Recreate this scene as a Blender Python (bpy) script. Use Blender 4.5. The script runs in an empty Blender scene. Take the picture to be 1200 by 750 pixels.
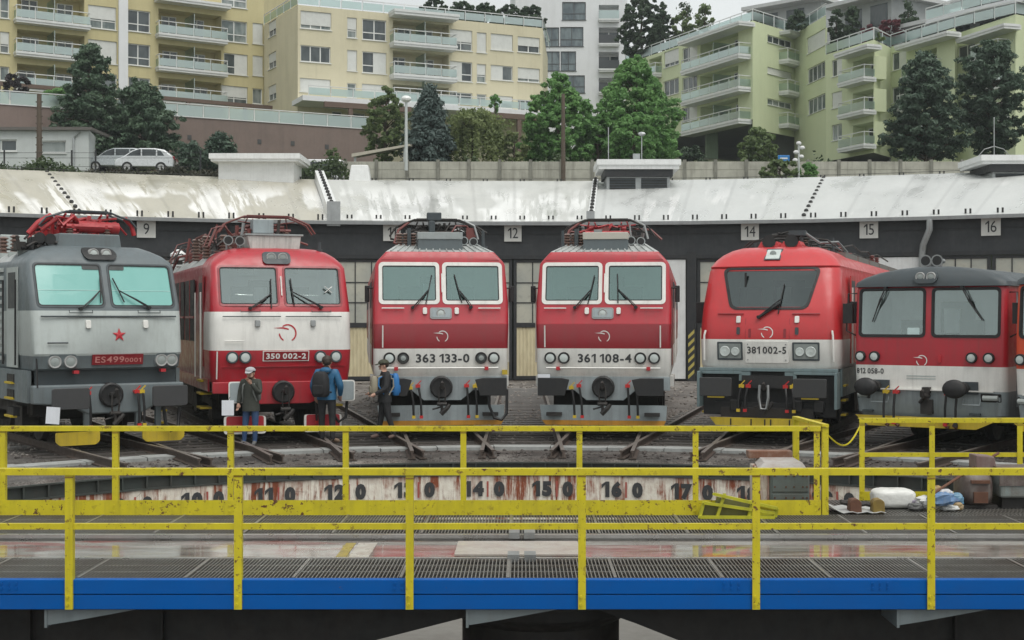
import bpy, bmesh, math, random
import numpy as np
from mathutils import Vector, Matrix
R = math.radians
random.seed(7)
SC = bpy.context.scene
COL = SC.collection

# ------------------------------------------------------------------ camera, sky, sun, exposure
EYE = 2.47
FPX = 1600.0          # focal length in pixels of the 1200 px wide photograph
cam_d = bpy.data.cameras.new('camera')
cam = bpy.data.objects.new('camera', cam_d)
COL.objects.link(cam)
cam.location = (0, 0, EYE)
cam.rotation_euler = (R(90), 0, 0)
cam_d.sensor_width = 36
cam_d.lens = 48
cam_d.shift_x = -0.01
cam_d.shift_y = -0.0025
cam_d.clip_start = 0.1
cam_d.clip_end = 2000
SC.camera = cam

SUN_EL, SUN_AZ = 64, 150          # degrees; azimuth clockwise from +Y (sun high behind the camera, softened by cloud)
w = bpy.data.worlds.new('World')
SC.world = w
w.use_nodes = True
nt = w.node_tree
nt.nodes.clear()
sky = nt.nodes.new('ShaderNodeTexSky')
sky.sky_type = 'NISHITA'
sky.sun_disc = False
sky.sun_elevation = R(SUN_EL)
sky.sun_rotation = R(SUN_AZ)
sky.air_density = 1.0
sky.dust_density = 3.0
sky.ozone_density = 1.0
hs = nt.nodes.new('ShaderNodeHueSaturation')
hs.inputs['Saturation'].default_value = 0.16
hs.inputs['Value'].default_value = 1.0
tc = nt.nodes.new('ShaderNodeTexCoord')
nz = nt.nodes.new('ShaderNodeTexNoise')
nz.inputs['Scale'].default_value = 3.0
nz.inputs['Detail'].default_value = 5
rm = nt.nodes.new('ShaderNodeMapRange')
rm.inputs['From Min'].default_value = 0.3
rm.inputs['From Max'].default_value = 0.7
rm.inputs['To Min'].default_value = 0.85
rm.inputs['To Max'].default_value = 1.12
mx = nt.nodes.new('ShaderNodeVectorMath')
mx.operation = 'SCALE'
bg = nt.nodes.new('ShaderNodeBackground')
bg.inputs['Strength'].default_value = 0.118
wo = nt.nodes.new('ShaderNodeOutputWorld')
L = nt.links.new
L(sky.outputs['Color'], hs.inputs['Color'])
L(tc.outputs['Generated'], nz.inputs['Vector'])
L(nz.outputs[0], rm.inputs['Value'])
cl = nt.nodes.new('ShaderNodeMix')          # cloud cover: an even pale layer over most of the blue
cl.data_type = 'RGBA'
cl.inputs[0].default_value = 0.72
cl.inputs[7].default_value = (6.2, 6.5, 6.45, 1)
L(hs.outputs['Color'], cl.inputs[6])
L(cl.outputs[2], mx.inputs[0])
L(rm.outputs[0], mx.inputs['Scale'])
L(mx.outputs[0], bg.inputs['Color'])
L(bg.outputs[0], wo.inputs['Surface'])

sun_d = bpy.data.lights.new('sun', 'SUN')
sun_d.energy = 1.5
sun_d.angle = R(42)
sun_d.color = (1.0, 0.97, 0.92)
sun = bpy.data.objects.new('sun', sun_d)
COL.objects.link(sun)
az, el = R(SUN_AZ), R(SUN_EL)
to_sun = Vector((math.sin(az) * math.cos(el), math.cos(az) * math.cos(el), math.sin(el)))
sun.rotation_euler = to_sun.to_track_quat('Z', 'Y').to_euler()
sun.location = (0, -20, 60)

SC.view_settings.view_transform = 'Standard'
SC.view_settings.look = 'None'
SC.view_settings.exposure = 0.34
SC.view_settings.gamma = 1.0
SC.render.engine = 'CYCLES'
SC.cycles.max_bounces = 8
SC.cycles.transparent_max_bounces = 12

# ------------------------------------------------------------------ helpers
def at(px, py, Y):
    """a point of the photograph (1200 x 750 px) at depth Y"""
    return Vector(((px - 612) / FPX * Y, Y, EYE + (372 - py) / FPX * Y))

def tag(o, label=None, cat=None, group=None, kind=None):
    if label: o['label'] = label
    if cat: o['category'] = cat
    if group: o['group'] = group
    if kind: o['kind'] = kind
    return o

def thing(name, label, cat, loc=(0, 0, 0), rotz=0, group=None):
    o = bpy.data.objects.new(name, None)
    o.empty_display_size = 0.3
    COL.objects.link(o)
    o.location = loc
    o.rotation_euler = (0, 0, rotz)
    return tag(o, label, cat, group)

def child_copy(o, parent):
    c = o.copy()
    COL.objects.link(c)
    c.parent = parent
    for g in list(o.children):
        child_copy(g, c)
    return c

def dup(root, loc, rotz=None, label=None):
    c = root.copy()
    COL.objects.link(c)
    c.location = loc
    if rotz is not None: c.rotation_euler = (0, 0, rotz)
    if label: c['label'] = label
    for g in list(root.children):
        child_copy(g, c)
    return c

class MB:
    """collects geometry for ONE mesh object"""
    def __init__(s, M=None):
        s.v, s.f, s.mi, s.M, s.c = [], [], [], M, 0
    def add(s, vs, fs):
        b = len(s.v)
        if s.M is not None:
            vs = [s.M @ Vector(p) for p in vs]
        s.v += [tuple(p) for p in vs]
        s.f += [tuple(i + b for i in f) for f in fs]
        s.mi += [s.c] * len(fs)
        return s
    def box(s, x0, x1, y0, y1, z0, z1):
        return s.add([(x0, y0, z0), (x1, y0, z0), (x1, y1, z0), (x0, y1, z0), (x0, y0, z1), (x1, y0, z1), (x1, y1, z1), (x0, y1, z1)],
                     [(0, 3, 2, 1), (4, 5, 6, 7), (0, 1, 5, 4), (1, 2, 6, 5), (2, 3, 7, 6), (3, 0, 4, 7)])
    def bar(s, p, q, w_, h_, up=(0, 0, 1)):
        p, q = Vector(p), Vector(q)
        d = (q - p).normalized()
        u = Vector(up)
        if abs(d.dot(u)) > 0.98: u = Vector((0, 1, 0))
        a = d.cross(u).normalized() * (w_ / 2)
        b = a.cross(d).normalized() * (h_ / 2)
        vs = [p - a - b, p + a - b, p + a + b, p - a + b, q - a - b, q + a - b, q + a + b, q - a + b]
        return s.add(vs, [(0, 1, 2, 3), (7, 6, 5, 4), (0, 4, 5, 1), (1, 5, 6, 2), (2, 6, 7, 3), (3, 7, 4, 0)])
    def cyl(s, p, q, r, r2=None, n=12, cap=True):
        p, q = Vector(p), Vector(q)
        r2 = r if r2 is None else r2
        d = (q - p).normalized()
        u = Vector((0, 0, 1)) if abs(d.z) < 0.9 else Vector((1, 0, 0))
        a = d.cross(u).normalized(); b = d.cross(a)
        vs = []
        for (c, rr) in ((p, r), (q, r2)):
            for i in range(n):
                t = 2 * math.pi * i / n
                vs.append(c + a * (rr * math.cos(t)) + b * (rr * math.sin(t)))
        fs = [(i, (i + 1) % n, n + (i + 1) % n, n + i) for i in range(n)]
        if cap: fs += [tuple(range(n - 1, -1, -1)), tuple(range(n, 2 * n))]
        return s.add(vs, fs)
    def tube(s, path, r, n=6):
        path = [Vector(p) for p in path]
        vs, fs = [], []
        m = len(path)
        pa = None
        for k, p in enumerate(path):
            d = (path[min(k + 1, m - 1)] - path[max(k - 1, 0)])
            d = d.normalized() if d.length > 1e-9 else Vector((0, 0, 1))
            if pa is None:
                u = Vector((0, 0, 1)) if abs(d.z) < 0.9 else Vector((1, 0, 0))
                pa = d.cross(u).normalized()
            else:
                pa = (pa - d * pa.dot(d)).normalized()
            b = d.cross(pa)
            rr = r[k] if isinstance(r, (list, tuple)) else r
            for i in range(n):
                t = 2 * math.pi * i / n
                vs.append(p + pa * (rr * math.cos(t)) + b * (rr * math.sin(t)))
        for k in range(m - 1):
            for i in range(n):
                fs.append((k * n + i, k * n + (i + 1) % n, (k + 1) * n + (i + 1) % n, (k + 1) * n + i))
        fs += [tuple(range(n - 1, -1, -1)), tuple(range((m - 1) * n, m * n))]
        return s.add(vs, fs)
    def prism(s, poly, axis, a, b):
        n = len(poly)
        def mk(p, t):
            if axis == 'y': return (p[0], t, p[1])
            if axis == 'x': return (t, p[0], p[1])
            return (p[0], p[1], t)
        vs = [mk(p, a) for p in poly] + [mk(p, b) for p in poly]
        fs = [(i, (i + 1) % n, n + (i + 1) % n, n + i) for i in range(n)] + [tuple(range(n - 1, -1, -1)), tuple(range(n, 2 * n))]
        return s.add(vs, fs)
    def lathe(s, prof, c, n=16, axis='z'):
        """prof: list of (r, h)"""
        vs, fs = [], []
        for (r, h) in prof:
            for i in range(n):
                t = 2 * math.pi * i / n
                x, y = r * math.cos(t), r * math.sin(t)
                p = (x, y, h) if axis == 'z' else ((x, h, y) if axis == 'y' else (h, x, y))
                vs.append((c[0] + p[0], c[1] + p[1], c[2] + p[2]))
        for k in range(len(prof) - 1):
            for i in range(n):
                fs.append((k * n + i, k * n + (i + 1) % n, (k + 1) * n + (i + 1) % n, (k + 1) * n + i))
        fs += [tuple(range(n - 1, -1, -1)), tuple(range((len(prof) - 1) * n, len(prof) * n))]
        return s.add(vs, fs)
    def ball(s, c, rx, ry, rz, nu=10, nv=6, v0=-90, v1=90):
        prof = []
        vs, fs = [], []
        for j in range(nv + 1):
            t = R(v0 + (v1 - v0) * j / nv)
            for i in range(nu):
                u = 2 * math.pi * i / nu
                vs.append((c[0] + rx * math.cos(t) * math.cos(u), c[1] + ry * math.cos(t) * math.sin(u), c[2] + rz * math.sin(t)))
        for j in range(nv):
            for i in range(nu):
                fs.append((j * nu + i, j * nu + (i + 1) % nu, (j + 1) * nu + (i + 1) % nu, (j + 1) * nu + i))
        return s.add(vs, fs)
    def mesh(s, name, mats, smooth=None):
        me = bpy.data.meshes.new(name)
        me.from_pydata(s.v, [], s.f)
        for m in (mats if isinstance(mats, (list, tuple)) else [mats]):
            me.materials.append(m)
        if any(s.mi): me.polygons.foreach_set('material_index', s.mi)
        me.update()
        if smooth:
            me.polygons.foreach_set('use_smooth', [True] * len(me.polygons))
            me.set_sharp_from_angle(angle=R(smooth))
        return me
    def build(s, name, mats, parent=None, smooth=None, bevel=None):
        o = bpy.data.objects.new(name, s.mesh(name, mats, smooth))
        COL.objects.link(o)
        o.parent = parent
        if bevel:
            b = o.modifiers.new('bevel', 'BEVEL')
            b.width = bevel; b.segments = 2; b.limit_method = 'ANGLE'; b.angle_limit = R(40)
        return o

def rrect(x0, x1, z0, z1, r, n=4):
    r = min(r, (x1 - x0) / 2 - 1e-4, (z1 - z0) / 2 - 1e-4)
    out = []
    for (cx, cz, a0) in ((x1 - r, z1 - r, 0), (x0 + r, z1 - r, 90), (x0 + r, z0 + r, 180), (x1 - r, z0 + r, 270)):
        for i in range(n + 1):
            a = R(a0 + 90 * i / n)
            out.append((cx + r * math.cos(a), cz + r * math.sin(a)))
    return out

def rpoly(pts, r, n=4):
    """convex polygon with rounded corners (counter-clockwise)"""
    out = []
    m = len(pts)
    for i in range(m):
        p0, p, p1 = Vector(pts[i - 1]), Vector(pts[i]), Vector(pts[(i + 1) % m])
        a = p + (p0 - p).normalized() * r
        b = p + (p1 - p).normalized() * r
        for k in range(n + 1):
            t = k / n
            q = a * (1 - t) ** 2 + p * (2 * t * (1 - t)) + b * t * t
            out.append((q.x, q.y))
    return out

# ------------------------------------------------------------------ materials
MATS = {}
def nodes_of(name):
    m = bpy.data.materials.new(name)
    m.use_nodes = True
    t = m.node_tree
    p = t.nodes['Principled BSDF']
    return m, t, p, t.nodes.new, t.links.new

def coords(t, scale=(1, 1, 1), kind='Object'):
    tc = t.nodes.new('ShaderNodeTexCoord')
    mp = t.nodes.new('ShaderNodeMapping')
    mp.inputs['Scale'].default_value = scale
    t.links.new(tc.outputs[kind], mp.inputs[0])
    return mp.outputs[0]

def noise(t, vec, scale, detail=4, rough=0.6):
    n = t.nodes.new('ShaderNodeTexNoise')
    n.inputs['Scale'].default_value = scale
    n.inputs['Detail'].default_value = detail
    n.inputs['Roughness'].default_value = rough
    t.links.new(vec, n.inputs['Vector'])
    return n.outputs[0]

def rng(t, val, a, b, lo=0.0, hi=1.0):
    n = t.nodes.new('ShaderNodeMapRange')
    n.inputs[1].default_value = a; n.inputs[2].default_value = b
    n.inputs[3].default_value = lo; n.inputs[4].default_value = hi
    t.links.new(val, n.inputs[0])
    return n.outputs[0]

def mixc(t, fac, a, b):
    n = t.nodes.new('ShaderNodeMix')
    n.data_type = 'RGBA'
    for (i, v) in ((6, a), (7, b)):
        if isinstance(v, tuple): n.inputs[i].default_value = (*v, 1)
        else: t.links.new(v, n.inputs[i])
    if isinstance(fac, (int, float)): n.inputs[0].default_value = fac
    else: t.links.new(fac, n.inputs[0])
    return n.outputs[2]

def mul(t, a, b):
    n = t.nodes.new('ShaderNodeMath'); n.operation = 'MULTIPLY'
    for i, v in ((0, a), (1, b)):
        if isinstance(v, (int, float)): n.inputs[i].default_value = v
        else: t.links.new(v, n.inputs[i])
    return n.outputs[0]

def bump(t, p, h, strength=0.3, dist=0.02):
    b = t.nodes.new('ShaderNodeBump')
    b.inputs['Strength'].default_value = strength
    b.inputs['Distance'].default_value = dist
    t.links.new(h, b.inputs['Height'])
    t.links.new(b.outputs[0], p.inputs['Normal'])

def paint(name, col, rough=0.4, dirt=0.25, streak=0.25, metal=0.0, dirtcol=(0.07, 0.06, 0.05), scale=2.5, sscale=(9, 9, 0.6), bumpy=0.0, coat=0.0, bscale=40, chips=None):
    if name in MATS: return MATS[name]
    m, t, p, N, K = nodes_of(name)
    v = coords(t)
    n1 = rng(t, noise(t, v, scale, 6, 0.65), 0.42, 0.78, 0, dirt)
    n2 = rng(t, noise(t, coords(t, sscale), 1.0, 5, 0.6), 0.5, 0.8, 0, streak)
    c = mixc(t, n1, tuple(col), tuple(dirtcol))
    c = mixc(t, n2, c, tuple(dirtcol))
    n5 = rng(t, noise(t, coords(t, tuple(q * 2.7 for q in sscale[:2]) + (sscale[2] * 1.6,)), 1.0, 4, 0.6), 0.56, 0.8, 0, streak * 0.8)
    c = mixc(t, n5, c, tuple(q * 0.8 for q in dirtcol))
    # slight tonal variation of the paint itself
    n3 = rng(t, noise(t, v, 0.9, 2), 0.3, 0.7, 0, 0.12)
    c = mixc(t, n3, c, tuple(min(1, x * 1.25 + 0.01) for x in col))
    if chips:      # worn spots where bare or rusty metal shows
        ch = mul(t, rng(t, noise(t, v, chips[1], 5, 0.75), chips[2], chips[2] + 0.02), rng(t, noise(t, v, 0.8, 3), 0.40, 0.55))
        c = mixc(t, ch, c, chips[0])
    K(c, p.inputs['Base Color'])
    K(rng(t, noise(t, v, 6, 4), 0.3, 0.7, max(0.02, rough - 0.1), min(1, rough + 0.15)), p.inputs['Roughness'])
    p.inputs['Metallic'].default_value = metal
    if coat: p.inputs['Coat Weight'].default_value = coat; p.inputs['Coat Roughness'].default_value = 0.15
    if bumpy: bump(t, p, noise(t, v, bscale, 4), bumpy, 0.01)
    MATS[name] = m
    return m

def plain(name, col, rough=0.5, metal=0.0, var=0.15):
    return paint(name, col, rough, var, var * 0.6, metal)

def leaf_mat(name, dark, light, trans=0.25):
    if name in MATS: return MATS[name]
    m, t, p, N, K = nodes_of(name)
    v = coords(t)
    a = rng(t, noise(t, v, 0.7, 3), 0.3, 0.7)
    b = rng(t, noise(t, v, 6, 2), 0.3, 0.7, 0, 0.6)
    c = mixc(t, a, tuple(dark), tuple(light))
    c = mixc(t, b, c, tuple(x * 0.55 for x in dark))
    K(c, p.inputs['Base Color'])
    p.inputs['Roughness'].default_value = 0.6
    tr = N('ShaderNodeBsdfTranslucent')
    K(c, tr.inputs[0])
    mxs = N('ShaderNodeMixShader')
    mxs.inputs[0].default_value = trans
    K(p.outputs[0], mxs.inputs[1]); K(tr.outputs[0], mxs.inputs[2])
    K(mxs.outputs[0], t.nodes['Material Output'].inputs[0])
    MATS[name] = m
    return m

def glass(name, tint=(0.55, 0.75, 0.72), refl=(0.75, 0.92, 0.9), fac=0.45, rough=0.03):
    """coated glazing: part mirror, part see-through"""
    if name in MATS: return MATS[name]
    m, t, p, N, K = nodes_of(name)
    t.nodes.remove(p)
    g = N('ShaderNodeBsdfGlossy'); g.inputs['Color'].default_value = (*refl, 1); g.inputs['Roughness'].default_value = rough
    tr = N('ShaderNodeBsdfTransparent'); tr.inputs['Color'].default_value = (*tint, 1)
    mxs = N('ShaderNodeMixShader'); mxs.inputs[0].default_value = fac
    K(tr.outputs[0], mxs.inputs[1]); K(g.outputs[0], mxs.inputs[2])
    K(mxs.outputs[0], t.nodes['Material Output'].inputs[0])
    MATS[name] = m
    return m

RED = paint('red paint', (0.41, 0.014, 0.027), 0.38, 0.24, 0.30, coat=0.3)
RED_B = paint('bright red paint', (0.52, 0.027, 0.032), 0.4, 0.14, 0.16, coat=0.3)
DRED = paint('dark red paint', (0.25, 0.008, 0.016), 0.4, 0.15, 0.2, coat=0.3)
ORANGE = paint('orange red paint', (0.62, 0.07, 0.02), 0.4, 0.12, 0.12)
WHITE = paint('white paint', (0.76, 0.75, 0.71), 0.45, 0.18, 0.22, dirtcol=(0.16, 0.14, 0.12))
LGREY = paint('light grey paint', (0.42, 0.46, 0.445), 0.5, 0.22, 0.25, dirtcol=(0.16, 0.15, 0.13))
MGREY = paint('mid grey paint', (0.31, 0.355, 0.37), 0.5, 0.3, 0.35)
EGREY = paint('blue grey beam paint', (0.15, 0.18, 0.19), 0.5, 0.3, 0.3)
DGREY = paint('dark grey paint', (0.12, 0.145, 0.155), 0.45, 0.25, 0.25)
SLATE = paint('slate grey paint', (0.045, 0.058, 0.065), 0.5, 0.2, 0.2)
BLACK = paint('black rubber', (0.013, 0.013, 0.014), 0.55, 0.25, 0.2, dirtcol=(0.05, 0.045, 0.04))
UNDER = paint('sooty underframe', (0.022, 0.02, 0.019), 0.65, 0.4, 0.3, dirtcol=(0.06, 0.045, 0.035), bumpy=0.3)
STEEL = paint('dull steel', (0.30, 0.31, 0.31), 0.4, 0.35, 0.2, metal=0.6)
ROOFG = paint('grey roof paint', (0.33, 0.36, 0.36), 0.4, 0.4, 0.35, dirtcol=(0.11, 0.10, 0.09))
ZINC = paint('galvanised sheet', (0.40, 0.42, 0.42), 0.38, 0.3, 0.35, metal=0.5)
SOOTZ = paint('sooty white sheet', (0.55, 0.55, 0.52), 0.5, 0.5, 0.8, dirtcol=(0.14, 0.14, 0.13), sscale=(16, 16, 1.2))
YELLOW = paint('yellow safety paint', (0.60, 0.51, 0.014), 0.42, 0.34, 0.30, dirtcol=(0.20, 0.15, 0.02), scale=4, chips=((0.12, 0.05, 0.02), 14, 0.58))
OCHRE = paint('ochre yellow paint', (0.55, 0.40, 0.02), 0.5, 0.3, 0.35, dirtcol=(0.12, 0.09, 0.05), scale=4)
ORPL = paint('orange plough paint', (0.55, 0.25, 0.02), 0.5, 0.35, 0.35, scale=4)
BLUE = paint('blue girder paint', (0.0, 0.088, 0.35), 0.5, 0.15, 0.12, dirtcol=(0.02, 0.035, 0.07), scale=3, sscale=(0.5, 6, 5), chips=((0.12, 0.07, 0.05), 11, 0.68))
BLUE.node_tree.nodes['Principled BSDF'].inputs['Specular IOR Level'].default_value = 0.12
RUST = paint('rusty steel', (0.13, 0.055, 0.03), 0.75, 0.5, 0.3, dirtcol=(0.05, 0.03, 0.025), scale=6, bumpy=0.3)
PANRED = paint('pantograph red paint', (0.40, 0.022, 0.028), 0.4, 0.5, 0.3, dirtcol=(.08, .02, .02), scale=6)
BROWNP = paint('brown oxide paint', (0.16, 0.04, 0.035), 0.5, 0.3, 0.1)
TEXTB = plain('black lettering', (0.035, 0.037, 0.04), 0.6)
TEXTW = plain('white lettering', (0.78, 0.77, 0.74), 0.5)
TEXTR = plain('red emblem paint', (0.45, 0.02, 0.03), 0.5)
TEXTP = plain('pink lettering', (0.55, 0.22, 0.2), 0.5)
LENS = plain('lamp lens', (0.55, 0.60, 0.58), 0.12, 0.0, 0.3)
LENSG = plain('grey lamp lens', (0.30, 0.33, 0.32), 0.12, 0.0, 0.3)
CHROME = plain('lamp ring steel', (0.42, 0.42, 0.41), 0.4, 0.35)
REDTAP = plain('red tap', (0.5, 0.02, 0.02), 0.4)
YELTAP = plain('yellow tap', (0.6, 0.42, 0.03), 0.4)
PAPER = plain('white paper', (0.72, 0.74, 0.78), 0.7, 0, 0.15)
CERAM = plain('brown glazed ceramic', (0.17, 0.11, 0.09), 0.3)
GLASS = glass('windscreen glass', (0.58, 0.80, 0.75), (0.62, 0.84, 0.80), 0.31)
GLASS2 = glass('clear windscreen glass', (0.86, 0.94, 0.91), (0.74, 0.86, 0.84), 0.30)
GLASS3 = glass('grey curved glass', (0.40, 0.47, 0.47), (0.50, 0.57, 0.57), 0.22)  # greyer and less mirroring than the other windscreens
CABIN = paint('pale cab lining', (0.55, 0.60, 0.57), 0.6, 0.2, 0.1)
CABDK = plain('dark cab fittings', (0.06, 0.065, 0.065), 0.6)

def teal_mat():
    m, t, p, N, K = nodes_of('teal reflective screen')
    v = coords(t)
    st = rng(t, noise(t, coords(t, (2, 2, 0.6)), 1.2, 2), 0.3, 0.7, 0, 0.25)
    c = mixc(t, st, (0.20, 0.46, 0.42), (0.28, 0.55, 0.51))
    K(c, p.inputs['Base Color'])
    p.inputs['Roughness'].default_value = 0.12
    p.inputs['Specular IOR Level'].default_value = 0.7
    return m
TEAL = teal_mat()

# ------------------------------------------------------------------ lettering
_fcu = bpy.data.curves.new('lettering', 'FONT')
_fob = bpy.data.objects.new('lettering', _fcu)
_cache = {}

def glyph(ch, bold):
    k = (ch, bold)
    if k in _cache: return _cache[k]
    COL.objects.link(_fob)
    _fcu.body = ch; _fcu.size = 1.0; _fcu.offset = bold; _fcu.resolution_u = 3
    dg = bpy.context.evaluated_depsgraph_get(); dg.update()
    me = bpy.data.meshes.new_from_object(_fob.evaluated_get(dg))
    vs = [(v.co.x, v.co.y) for v in me.vertices]
    fs = [tuple(p.vertices) for p in me.polygons]
    bpy.data.meshes.remove(me)
    COL.objects.unlink(_fob)
    _cache[k] = (vs, fs)
    return _cache[k]

def letters(s, bold=0.0):
    """flat mesh data of a word: (verts2d, faces, width), digit height scaled to 1; the 1 has its flag"""
    v0, _ = glyph('0', bold)
    y0, h = min(v[1] for v in v0), max(v[1] for v in v0) - min(v[1] for v in v0)
    st = 0.155 + bold * 1.6
    one = ([(.26, 0), (.26 + st, 0), (.26 + st, 1), (.30, 1), (.02, .80), (.02, .80 - st * .95), (.26, .80)], [(0, 1, 2, 3, 6), (3, 4, 5, 6)])
    V, Fc, x = [], [], 0.0
    for ch in s:
        if ch == ' ': x += 0.28; continue
        if ch == '1': vs, fs = one
        else:
            vs, fs = glyph(ch, bold)
            xm = min(v[0] for v in vs)
            vs = [((q[0] - xm) / h, (q[1] - y0) / h) for q in vs]
        n = len(V)
        V += [(x + q[0], q[1]) for q in vs]; Fc += [tuple(i + n for i in f) for f in fs]
        x = max(q[0] for q in V) + 0.12
    return V, Fc, max(q[0] for q in V)

def text_on(name, s, cx, cz, h, mat, parent, surf, width=None, bold=0.03, off=0.006):
    """a word on the surface y = surf(x, z), facing -y"""
    vs, fs, wd = letters(s, bold)
    wid = width or wd * h
    mb = MB()
    mb.add([(cx - wid / 2 + x / wd * wid, surf(cx - wid / 2 + x / wd * wid, cz - h / 2 + y * h) - off, cz - h / 2 + y * h) for x, y in vs], fs)
    return mb.build(name, mat, parent)

# ------------------------------------------------------------------ ground, pit and tracks
CTR = Vector((0, 14.8, 0))      # centre of the turntable
STEP = 6.96                     # degrees between neighbouring tracks
PIT_R = 10.6
GZ = -0.17

def ballast_mat():
    m, t, p, N, K = nodes_of('oily ballast')
    v = coords(t)
    vo = N('ShaderNodeTexVoronoi'); vo.inputs['Scale'].default_value = 16
    K(v, vo.inputs['Vector'])
    stone = mixc(t, rng(t, noise(t, v, 30, 3), 0.3, 0.7), (0.08, 0.07, 0.063), (0.36, 0.33, 0.30))
    pos = N('ShaderNodeVectorMath'); pos.operation = 'LENGTH'; K(v, pos.inputs[0])
    near = rng(t, pos.outputs['Value'], 14.0, 18.5, 0.9, 0.0)      # grease soaked ring round the pit
    stone = mixc(t, mul(t, near, rng(t, noise(t, v, 0.8, 5), 0.3, 0.6)), stone, (0.025, 0.02, 0.017))
    oil = rng(t, noise(t, v, 0.45, 4), 0.42, 0.62)
    c = mixc(t, mul(t, oil, 0.6), stone, (0.022, 0.018, 0.016))
    rust = rng(t, noise(t, v, 1.3, 5), 0.5, 0.7, 0, 0.5)
    c = mixc(t, rust, c, (0.075, 0.045, 0.035))
    K(c, p.inputs['Base Color'])
    p.inputs['Roughness'].default_value = 0.75
    bump(t, p, vo.outputs['Distance'], 0.8, 0.06)
    return m
BALLAST = ballast_mat()

def ring_mesh(name, prof, mat, a0=0, a1=360, n=180, parent=None, smooth=30):
    """prof: list of (r, z) swept about CTR (local coordinates of an object at CTR)"""
    full = abs(a1 - a0) >= 360
    k = n if full else n + 1
    vs, fs = [], []
    for i in range(k):
        a = R(a0 + (a1 - a0) * i / n)
        for (r, z) in prof: vs.append((r * math.sin(a), r * math.cos(a), z))
    m = len(prof)
    for i in range(n):
        j = (i + 1) % k
        for q in range(m - 1):
            fs.append((i * m + q, j * m + q, j * m + q + 1, i * m + q + 1))
    mb = MB(); mb.add(vs, fs)
    o = mb.build(name, mat, parent, smooth=smooth)
    if parent is None: o.location = CTR
    return o

tag(ring_mesh('ground', [(PIT_R + 0.02, GZ - 0.05), (PIT_R + 0.1, GZ), (16, GZ), (30, GZ), (60, GZ), (200, GZ), (900, GZ)], BALLAST), kind='structure')
PITFLOOR = paint('pale pit concrete', (0.17, 0.165, 0.15), 0.8, 0.7, 0.3, dirtcol=(0.1, 0.09, 0.08), scale=0.8, bumpy=0.2)
tag(ring_mesh('pit_floor', [(0.01, -2.2), (5, -2.2), (PIT_R + 0.05, -2.25)], PITFLOOR), kind='structure')

# scattered ballast stones
rs = np.random.RandomState(3)
mb = MB(); mbd = MB()
for i in range(9000):
    a = R(rs.uniform(-42, 42)); r = rs.uniform(10.75, 24) if i % 2 else rs.uniform(16, 40)
    if 12.3 < r < 12.9: continue
    s_ = rs.uniform(0.02, 0.05) * (1 + max(0, r - 16) * 0.04)
    c = Vector((r * math.sin(a), CTR.y + r * math.cos(a), GZ + s_ * 0.3))
    u = rs.uniform(-1, 1, (6, 3)) * 0.3
    base = np.array([(1, 0, 0), (-1, 0, 0), (0, 1, 0), (0, -1, 0), (0, 0, .7), (0, 0, -.7)]) + u
    (mbd if r < 14.6 else mb).add([c + Vector(q) * s_ for q in base], [(0, 2, 4), (2, 1, 4), (1, 3, 4), (3, 0, 4), (2, 0, 5), (1, 2, 5), (3, 1, 5), (0, 3, 5)])
tag(mb.build('ballast', paint('ballast stone', (0.25, 0.225, 0.20), 0.8, 0.6, 0.3, dirtcol=(0.03, 0.025, 0.022), scale=3)), kind='stuff')
tag(mbd.build('oily_ballast', paint('oily ballast stone', (0.06, 0.05, 0.045), 0.6, 0.6, 0.3, dirtcol=(0.13, 0.11, 0.1), scale=3)), kind='stuff')

def rusty_white():
    m, t, p, N, K = nodes_of('rust streaked white pit wall')
    v = coords(t)
    a = rng(t, noise(t, coords(t, (6, 6, 0.5)), 1.0, 6, 0.75), 0.46, 0.56)
    b = rng(t, noise(t, v, 0.9, 5, 0.7), 0.36, 0.50)
    c = mixc(t, rng(t, noise(t, v, 9, 4), 0.35, 0.75, 0, 0.5), (0.78, 0.74, 0.65), (0.52, 0.44, 0.35))
    c = mixc(t, mul(t, a, b), c, (0.23, 0.055, 0.02))
    cr = N('ShaderNodeTexVoronoi'); cr.feature = 'DISTANCE_TO_EDGE'; cr.inputs['Scale'].default_value = 2.2; K(coords(t, (1.2, 1.2, 0.7)), cr.inputs['Vector'])
    ck = rng(t, cr.outputs[0], 0.0, 0.012, 0.6, 0)
    c = mixc(t, mul(t, ck, rng(t, noise(t, v, 1.7, 2), 0.45, 0.6)), c, (0.10, 0.06, 0.045))
    d = rng(t, noise(t, coords(t, (8, 8, 1.2)), 0.8, 5, 0.75), 0.60, 0.68, 0, 0.9)
    c = mixc(t, d, c, (0.16, 0.05, 0.025))
    sep = N('ShaderNodeSeparateXYZ'); K(v, sep.inputs[0])
    low = rng(t, sep.outputs[2], -0.62, -0.46, 0, 0.75)
    c = mixc(t, mul(t, low, rng(t, noise(t, coords(t, (4, 4, 0.5)), 1, 4), 0.35, 0.6)), c, (0.14, 0.045, 0.022))
    K(c, p.inputs['Base Color'])
    p.inputs['Roughness'].default_value = 0.75
    bump(t, p, noise(t, v, 14, 5), 0.4, 0.02)
    return m
GREENISH = paint('sooty green rim steel', (0.045, 0.055, 0.05), 0.6, 0.5, 0.4, dirtcol=(0.05, 0.03, 0.022))
FADER = paint('faded red mark', (0.36, 0.05, 0.04), 0.7, 0.5, 0.4, dirtcol=(0.3, 0.2, 0.15))
pit = thing('pit_wall', 'rust streaked white turntable pit wall painted with black track numbers', 'wall', CTR)
ring_mesh('ring_wall', [(PIT_R, -2.3), (PIT_R, -0.47), (PIT_R + 0.1, -0.47)], rusty_white(), n=240, parent=pit)
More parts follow.
